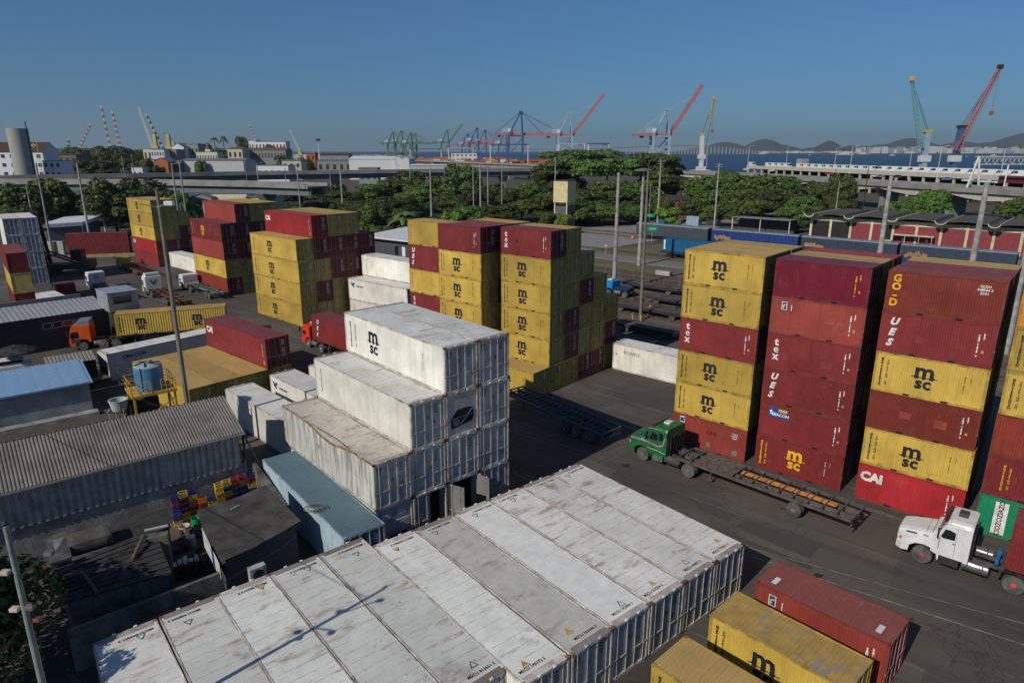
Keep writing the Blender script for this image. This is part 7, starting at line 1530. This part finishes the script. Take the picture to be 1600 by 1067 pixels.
# striped warehouse bands
# steeple
a = wp(324, 222, 780); t = thing('church_steeple', 'small pointed church steeple on the hill beside the palms', 'steeple', (a.x, 780, 0)); m = MB(); m.box(-3,3,-3,3,0,a.z-8); m.build('tower', WW, t); m = MB(); m.M = Matrix.Translation((0,0,a.z-8)); m.lathe([(3.4,0),(.1,8)], n=8); m.build('spire', RT2, t)
# buildings below the left viaduct
for (x0,x1,pt,pe,D,lab,gb) in ((104,158,306,311,300,'white wall building under the left viaduct',0),(252,300,300,306,262,'grey gabled barn under the viaduct','x'),(296,330,303,309,258,'cream gabled barn right of the grey one','x'),(330,385,300,303,262,'cream low wall under the viaduct',0),(384,425,308,309,250,'pale low shed behind the yellow container roofs',0)):
    house(x0, x1, pt, pe, D, 12, WW if 'white' in lab else (GRW if 'grey' in lab else CW2), GRF, lab, gable=gb)
# white roofed shed, white canopy building
q0, q1 = at(610, 373, 4.6), at(700, 383, 4.6); dn = (q1-q0).normalized(); nn_ = Vector((-dn.y, dn.x, 0)); q0 = q0-dn*9; Lr = 26; rz = math.atan2(dn.y, dn.x)
t = thing('white_roof_shed', 'shed with bright white roof catching a tree shadow', 'shed', (q0.x, q0.y, 0), rz); m = MB(); m.slab([(0,0,4.6),(Lr,0,4.6),(Lr,13,5.4),(0,13,5.4)], .35); m.build('roof', WR, t); m = MB(); m.box(.5, Lr-.5, 1.2, 12, 0, 4.3); m.build('wall', pm('shed_dark_band', (.07,.08,.1), .8), t)
for i in range(7): m = MB(); x = 9+i*2.2; m.box(x, x+1.0, 1.1, 1.19, .9, 2.9); m.build('window' , INK['w'] if i % 2 else GLS, t)
P = [at(61,352,5), at(128,356,5), at(163,336,5), at(78,344,5)]; t = thing('canopy_building', 'building under a wide flat white canopy behind the maroon containers', 'building', (P[0].x, P[0].y, 0)); m = MB(); m.M = Matrix.Translation(-t.location); pts = [at(62,351,5.6), at(128,347,5.6), at(163,334.5,5.6), at(100,339,5.6)]; m.slab(pts, .9); m.build('roof', WR, t)
m = MB(); m.M = Matrix.Translation(-t.location); c_ = sum(pts, Vector())/4; m.prism([(v.lerp(c_,.22).x, v.lerp(c_,.22).y) for v in pts], 0, 4.6); m.build('wall', pm('dim_wall', (.16,.17,.18), .8), t)
for v in pts: m = MB(); m.M = Matrix.Translation(-t.location); w_ = v.lerp(c_,.06); m.bar((w_.x,w_.y,0),(w_.x,w_.y,4.7),.25); m.build('column', CRM, t)
# kerb bank under the maroon containers, low wall
wall('yellow_kerb_wall', at(107,404), at(212,400), 0, .7, .4, pm('sandy_kerb', (.32,.26,.15), .9), 'sandy low kerb wall before the stacked maroon containers')
bx(84, 398, 5, 1.2, 3, pm('pale_block_wall', (.42,.4,.36), .9, streak=.4), 'block_wall', 'pale weathered block wall behind the container lift truck', 'wall', rz=10)
# dense far hillside town (left) and far shore city
rd = random.Random(31)
def citymass(name, x0, x1, pyb, D0, D1, hmax, n, mats, label, wmax=14, zbase=None):
    m = MB()
    for i in range(n):
        D = rd.uniform(D0, D1); px = rd.uniform(x0, x1); p = wp(px, 238, D); b_ = 0 if zbase is None else zbase(px, D); h_ = hmax*rd.uniform(.25, 1)**1.5+3; w_ = rd.uniform(.3, 1)*wmax; m.box(p.x-w_/2, p.x+w_/2, D-w_/3, D+w_/3, b_, b_+h_, rd.randrange(len(mats)))
    o = m.build(name, mats); tag(o, label, 'city', kind='stuff')
PM = [pm('far_white', (.6,.6,.58), .8, orand=0), pm('far_cream', (.52,.48,.4), .8, orand=0), pm('far_grey', (.3,.31,.33), .8, orand=0), pm('far_brick', (.32,.17,.11), .8, orand=0)]
citymass('hillside_town', 90, 330, 236, 1400, 2600, 8, 420, [PM[3], PM[1], PM[0], PM[2], PM[3]], 'distant crowded hillside town beyond the left trees', wmax=10, zbase=lambda px, D: max(0, (D-1400)/1200*14*math.sin((px-80)/250*3.14)))
citymass('hillside_town', 440, 640, 238, 1300, 3000, 6, 260, PM, 'low distant port town between the viaduct and green cranes', wmax=18)
citymass('far_shore_city', 1340, 1700, 240, 6300, 7000, 60, 330, [PM[0], PM[0], PM[1], PM[2]], 'pale city of apartment blocks on the far shore', wmax=55)
citymass('far_shore_city', 1190, 1420, 240, 6800, 7300, 20, 220, [PM[0], PM[1], PM[2], PM[3]], 'low far shore docks and houses left of the city', wmax=60)
# ---------------------------------------------------------------- cranes, bridge, ships, haze
def lat(mb, A, B, w, n, r, w2=None, mi=0, mi2=None):
    """square lattice mast from A to B; mi2 colours every other bay"""
    A, B = Vector(A), Vector(B); d = (B-A).normalized(); u = d.cross(Vector((0,1,0))); u = u.normalized() if u.length > .01 else Vector((1,0,0)); v = d.cross(u); w2 = w2 or w; pr = None
    for k in range(n+1):
        c = A.lerp(B, k/n); ww = (w+(w2-w)*k/n)/2; P = [c+u*i*ww+v*j*ww for i, j in ((-1,-1),(1,-1),(1,1),(-1,1))]; m_ = mi2 if (mi2 is not None and k % 2) else mi
        if pr:
            for i in range(4): mb.bar(pr[i], P[i], r, mi=m_); mb.bar(pr[i], P[(i+1)%4], r*.6, mi=m_)
        pr = P
CRC = {'blue': pm('crane_blue', sr(50,84,132), .5, orand=0), 'pink': pm('crane_pink_red', sr(172,112,120), .5, orand=0), 'pale': pm('crane_pale_blue', sr(150,172,190), .5, orand=0), 'green': pm('crane_green', sr(92,124,96), .5, orand=0), 'white': pm('crane_white', (.62,.62,.62), .5, orand=0), 'cyan': pm('crane_cyan', sr(120,172,180), .5, orand=0), 'tan': pm('crane_tan', sr(190,170,110), .5, orand=0), 'red': pm('crane_red', sr(160,84,80), .5, orand=0), 'black': BLACK, 'navy': pm('crane_navy', sr(74,96,132), .5, orand=0)}  # crane paints muted so the colour itself carries distance haze
def sts(px, base_y, top_y, D, leg, boom, up, label, group='ship-to-shore cranes', sc=None, back=22, blen=52, gy=None, mirror=1):
    """quay crane; apex seen at (px, top_y)"""
    p = wp(px, top_y, D); H_ = p.z; k = H_/68.0; t = thing('quay_crane', label, 'crane', (p.x, D, 0), 0, group); t.scale = (k*mirror, k, k)
    LG_, BM = CRC[leg], CRC[boom]; m = MB()
    for x in (-14, 4):
        for y in (-9, 9): m.bar((x, y, 0), (x, y*.8, 38), 1.5)
    m.build('leg', LG_, t) if False else None
    for x in (-14, 4):
        for y in (-9, 9): q = MB(); q.bar((x, y, 0), (x, y*.85, 38.5), 2.5); q.build('leg', LG_, t)
    q = MB()
    for y in (-9, 9): q.bar((-14, y, 13), (4, y, 13), 1.3); q.bar((-14, y, 13.5), (4, y*.87, 36), .9); q.bar((-14, y*.87, 38), (4, y*.87, 38), 1.3)
    for x in (-14, 4): q.bar((x, -9, 13), (x, 9, 13), 1.3); q.bar((x, -8, 37), (x, 8, 37), 1.3)
    q.build('portal_beam', LG_, t)
    q = MB()
    for y in (-3, 3): q.bar((-14-back, y, 40), (6, y, 40), 1.4, 2.6)
    for i in range(8): x = -14-back+i*(back+20)/7; q.bar((x, -3, 40), (x, 3, 40), .6)
    q.build('girder', BM, t)
    q = MB(); q.bar((4, -7, 39), (2, -2, 67), 1.6); q.bar((4, 7, 39), (2, 2, 67), 1.6); q.bar((-14, -7, 39), (1, -1.5, 66), 1.2); q.bar((-14, 7, 39), (1, 1.5, 66), 1.2); q.box(-1, 4, -3, 3, 66, 68); q.build('apex_frame', LG_, t)
    q = MB(); q.bbox(-22, -9, -4, 4, 41.5, 47.5, .3); q.build('machinery_house', CRC['pale'], t); q = MB(); q.box(-15, -10.5, -4.1, -4.02, 43, 46.5); q.build('house_sign', INK['w'], t)
    a = R(up); tip = Vector((6+blen*math.cos(a), 0, 40+blen*math.sin(a))); q = MB()
    for y in (-3, 3): q.bar((6, y, 40), tip+Vector((0, y, 0)), 1.5, 2.6)
    dn = Vector((-math.sin(a), 0, math.cos(a)))*2.2
    for y in (-2.4, 2.4):
        for i in range(12):
            f0, f1 = i/12, (i+1)/12; b0 = Vector((6,y,40)); q.bar(b0.lerp(tip+Vector((0,y,0)), f0), b0.lerp(tip+Vector((0,y,0)), f1)+dn, .35); 
        q.bar(Vector((6,y,40))+dn, tip+Vector((0,y,0))+dn, .45)
    q.build('boom', BM, t)
    q = MB(); 
    for f in ((.45,.95) if up < 20 else (.8,)):
        for y in (-2, 2): q.bar((2, y, 67), Vector((6,y,40)).lerp(tip+Vector((0,y,0)), f), .55)
    for y in (-2, 2): q.bar((1, y, 67), (-14-back*.8, y, 41), .6)
    q.build('stay', LG_, t)
    if up < 20 or True: q = MB(); q.box(-28, -24, -2.5, 2.5, 36.5, 38.5); q.build('trolley', STEEL, t)
sts(812, 262, 174, 1050, 'blue', 'pink', 0, 'tall blue ship-to-shore crane with boom lowered to the right')
sts(889, 262, 176, 1010, 'pale', 'pink', 52, 'pale blue quay crane with raised pink boom right of the blue crane', blen=64)
sts(1041, 262, 170, 800, 'pale', 'pink', 58, 'largest pale quay crane with steep pink boom at centre right', blen=62)
sts(789, 250, 205, 1250, 'blue', 'pink', 62, 'blue quay crane with short raised pink boom behind the tall blue one', blen=36)
sts(744, 250, 200, 1600, 'blue', 'pink', 0, 'smaller blue quay crane with flat pink boom, right of the green group'); sts(757, 250, 203, 1700, 'blue', 'pink', 0, 'small blue quay crane overlapping its neighbour'); sts(730, 250, 209, 1750, 'blue', 'pink', 0, 'leftmost small blue and pink quay crane')
for i, (px, tp, D, up) in enumerate(((613,206,1900,0),(626,204,1950,0),(641,207,1900,0),(648,208,2000,0))): sts(px, 245, tp, D, 'green', 'green', up, f"green quay crane with lowered boom, {ORDS[i]} of the green group", blen=46)
sts(698, 245, 203, 1850, 'green', 'green', 52, 'green quay crane with its boom raised over the port', blen=52)
# yard gantries near the quay
for i, (x0, x1, py, D) in enumerate(((765,826,226,1000),(872,914,225,950),(918,952,225,940),(700,740,232,1300),(640,690,233,1500))):
    a, b = wp(x0, py, D), wp(x1, py, D); t = thing('yard_gantry', f"low blue-grey container yard gantry near the quay, {ORDS[i]} of five", 'gantry crane', (a.x, D, 0), 0, 'yard gantries near the quay'); w_ = b.x-a.x; m = MB(); m.bar((0,-3,a.z),(w_,-3,a.z),1.2,1.6); m.bar((0,3,a.z),(w_,3,a.z),1.2,1.6); m.build('bridge_beam', CRC['pale' if i % 2 else 'blue'], t)
    for x in (1, w_-1): m = MB(); m.bar((x,-4,0),(x,-3,a.z),1.1); m.bar((x,4,0),(x,3,a.z),1.1); m.bar((x,-4,1.5),(x,4,1.5),1.0); m.build('leg', CRC['white'], t)
    m = MB(); m.box(w_-9,w_-4,-3.4,3.4,a.z-2.5,a.z+1.4); m.build('trolley', CRC['red'], t)
# stacked containers and trucks on the quay
rd = random.Random(12); oc = [pm('quay_orange', sr(206,96,44), .6), pm('quay_tan', sr(180,140,70), .6), pm('quay_brown', sr(120,60,44), .6), CRC['navy'], CRC['white']]
m = MB()
for i in range(300):
    px = rd.uniform(650, 858); D = rd.uniform(1150, 1900) if px < 790 else rd.uniform(1000, 1200); p = wp(px, 240, D); 
    for k in range(rd.choice((1,2,3))): m.box(p.x, p.x+12.2, D, D+2.4, k*2.6, k*2.6+2.55, rd.choice((0,0,1,2,3,4)) if px < 800 else rd.choice((0,0,1)))
tag(m.build('quay_containers', oc), 'distant mass of orange and brown containers on the quay', 'containers', kind='stuff')
# mobile harbour cranes
def harbour(px_t, tb, px_top, tt, D, bx0, by0, bx1, by1, tw, b1, b2, label, head='tan', hook=None, bw=3.2, n=16, basem='white'):
    b = wp(px_t, tb, D); tp = wp(px_top, tt, D); t = thing('harbour_crane', label, 'crane', (b.x, D, 0)); o = t.location
    m = MB(); m.bar((0,0,0),(0,0,6),9,9); m.box(-9,9,-6,6,0,2.5); m.build('chassis', CRC[basem], t)
    m = MB(); m.bar((0,0,6),(tp.x-b.x,0,tp.z),4.4,4.0); m.build('tower', CRC[tw], t); m = MB(); zt = tp.z; m.box(tp.x-b.x-3,tp.x-b.x+3,-2.4,2.4,zt-.5,zt+1.5); m.build('tower_head', CRC[head], t)
    m = MB(); m.bbox(-4,4,-3,3,14,19,.3); m.build('cabin', CRC['white'], t)
    A = wp(bx0, by0, D-3); B = wp(bx1, by1, D-3); A = Vector((A.x-b.x, -3, A.z)); B = Vector((B.x-b.x, -3, B.z)); m = MB(); mid = A.lerp(B, .5); lat(m, A, mid, bw, n//2, .5, mi=0); m.build('boom', CRC[b1], t); m = MB(); lat(m, mid, B, bw, n//2, .5, w2=bw*.6, mi=0); m.build('boom', CRC[b2], t)
    m = MB(); m.bbox(B.x-1.8,B.x+1.8,-4.6,-1.4,B.z-1.5,B.z+1.8,.4); m.build('boom_head', CRC[head], t)
    m = MB(); [m.bar((tp.x-b.x, y, zt+1), A.lerp(B, .96)+Vector((0,y,0)), .22) for y in (-1, 1)]; m.build('hoist_rope', STEEL, t)
    if hook: hk = wp(hook[0], hook[1], D-3); m = MB(); m.bar(B, (hk.x-b.x, -3, hk.z), .18); m.box(hk.x-b.x-1.2,hk.x-b.x+1.2,-4,-2,hk.z-1.5,hk.z+1.5); m.build('hook_block', CRC['red'], t)
harbour(1095,262,1097,211,760,1102,228,1116,154,'white','cyan','tan','white-towered harbour crane with cyan and yellow boom', hook=(1113,205))
harbour(1442,262,1449,206,560,1439,232,1425,124,'pale','cyan','cyan','harbour crane with thin cyan boom leaning left behind the vans', n=20, bw=2.6)
harbour(1489,262,1503,199,560,1494,236,1563,105,'navy','pink','pink','blue-based harbour crane with long pink lattice boom at the right', head='black', hook=(1549,177), n=24, bw=3.4, basem='navy')
# lattice cranes over the left town
def lc(bx0, by0, bx1, by1, D, c1, c2, label, w_=3.2, n=14, tower=None):
    A, B = wp(bx0, by0, D), wp(bx1, by1, D); t = thing('lattice_crane', label, 'crane', (A.x, D, 0), 0, 'lattice cranes over the left town'); m = MB(); lat(m, (0,0,A.z), (B.x-A.x,0,B.z), w_, n, .55, w2=w_*.6, mi=0, mi2=1); m.build('boom', [CRC[c1], CRC[c2]], t)
    m = MB(); m.bar((0,0,0),(0,0,A.z+1),4.5); m.build('base', CRC['tan'] if tower else CRC['white'], t)
    if tower: T = wp(*tower, D); m = MB(); m.bar((T.x-A.x,0,0),(T.x-A.x,0,T.z),5.5); m.bbox(T.x-A.x-5,T.x-A.x+5,-4,4,T.z*.45,T.z*.6,.3); m.build('tower', CRC['tan'], t)
lc(123,234,142,194,1300,'white','red','red and white lattice boom leaning right over the left trees'); lc(173,234,158,165,1300,'white','red','tall red and white lattice mast, left of the pair'); lc(189,234,175,174,1300,'white','red','red and white lattice mast, right of the pair')
lc(240,234,217,168,1200,'white','white','white lattice boom beside a tan crane tower', tower=(241,210)); lc(256,234,228,178,1200,'white','black','black and white banded lattice boom leaning left', w_=2.6); lc(271,222,256,208,1250,'black','white','short dark boom right of the banded one', w_=2.6, tower=(262,210))
lc(404,232,390,195,1500,'white','red','small red and white boom above the white block', w_=3); lc(470,240,453,203,1500,'white','white','thin white lattice boom left of the white sheds', w_=3, tower=(468,232)); lc(107,236,107,217,1300,'white','black','small lattice mast at the left of the hillside town', w_=3.5, n=6)
a = wp(497,219,900); t = thing('lamp_mast', 'slim mast with round head left of the white sheds', 'mast', (a.x,900,0)); m = MB(); m.tube((0,0,0),(0,0,a.z),.9,.5); m.build('shaft', CRC['white'], t); m = MB(); m.box(-2.2,2.2,-2.2,2.2,a.z-1,a.z+1.5); m.build('lamp_ring', BLACK, t)
# bay bridge
D = 5200; a0 = wp(560, 234, D); t = thing('bay_bridge', 'very long low bridge crossing the bay on many piers', 'bridge', (a0.x, D, 0)); m = MB(); pt_ = [(700,233.2),(900,233.5),(960,232),(1010,229.5),(1060,227.5),(1100,228.5),(1150,232),(1190,236.5)]
P = [wp(x, y, D+ (x-700)*1.0) for x, y in pt_]; m.M = Matrix.Translation(-t.location)
for p, q in zip(P, P[1:]): m.bar(p, q, 12, 6)
m.build('deck', pm('bridge_blue_grey', (.16,.2,.26), .8, orand=0), t)
tot = 60
for i in range(tot):
    f = i/(tot-1)*(len(P)-1); j = min(len(P)-2, int(f)); p = P[j].lerp(P[j+1], f-j); m = MB(); m.M = Matrix.Translation(-t.location); m.bar((p.x,p.y,-2),(p.x,p.y,p.z-2),7,14); m.build('pier', pm('pier_grey', (.34,.34,.33), .8, orand=0), t)  # pier grey set darker, with the distance haze put into its colour
# ships
def ship(px, D, L, hull, label): 
    p = wp(px, 240, D); t = thing('ship', label, 'ship', (p.x, D, -1.5)); m = MB(); m.add([(-L/2,-L*.07,0),(L*.4,-L*.07,0),(L/2,0,0),(L*.4,L*.07,0),(-L/2,L*.07,0),(-L/2,-L*.08,L*.06),(L*.42,-L*.08,L*.06),(L*.54,0,L*.08),(L*.42,L*.08,L*.06),(-L/2,L*.08,L*.06)], [(4,3,2,1,0),(5,6,7,8,9),(0,1,6,5),(1,2,7,6),(2,3,8,7),(3,4,9,8),(4,0,5,9)]); m.build('hull', hull, t); m = MB(); m.bbox(-L*.35,L*.15,-L*.05,L*.05,L*.06,L*.12,.3); m.bbox(-L*.2,L*.05,-L*.04,L*.04,L*.12,L*.17,.3); m.build('superstructure', CRC['white'], t); m = MB(); m.bar((-.05*L,0,.17*L),(-.05*L,0,.27*L),L*.012); m.build('mast', CRC['white'], t)
ship(1395,3600,36,CRC['white'],'white ferry near the far shore left of the cyan crane'); ship(1322,4300,110,CRC['white'],'long pale vessel before the green island hill'); ship(1554,3400,40,CRC['white'],'white boat on the bay at the right'); ship(1266,3900,22,CRC['white'],'tiny white boat in the middle of the bay'); ship(1512,3000,14,CRC['white'],'tiny launch on the bay before the city'); ship(1192,5200,60,CRC['white'],'pale ship beside the end of the bridge'); ship(1350,4600,90,CRC['pale'],'grey ship beside the long pale vessel')
# air
m = MB(); m.box(-16000, 16000, -100, 24000, -4, 520); o = m.build('haze', MATS['paint_side_white']); o.data.materials.clear()
hz = bpy.data.materials.new('haze_air'); hz.use_nodes = True; t_ = hz.node_tree; t_.nodes.remove(t_.nodes['Principled BSDF']); pv = t_.nodes.new('ShaderNodeVolumePrincipled'); pv.inputs['Density'].default_value = HAZE; pv.inputs['Color'].default_value = (.68,.88,1,1); pv.inputs['Anisotropy'].default_value = .3
t_.links.new(pv.outputs[0], t_.nodes['Material Output'].inputs['Volume']); o.data.materials.append(hz); tag(o, 'thin blue-grey haze over the bay', 'haze', kind='stuff')
print('trees', NT)
print('containers', NCON, 'objects', len(bpy.data.objects))
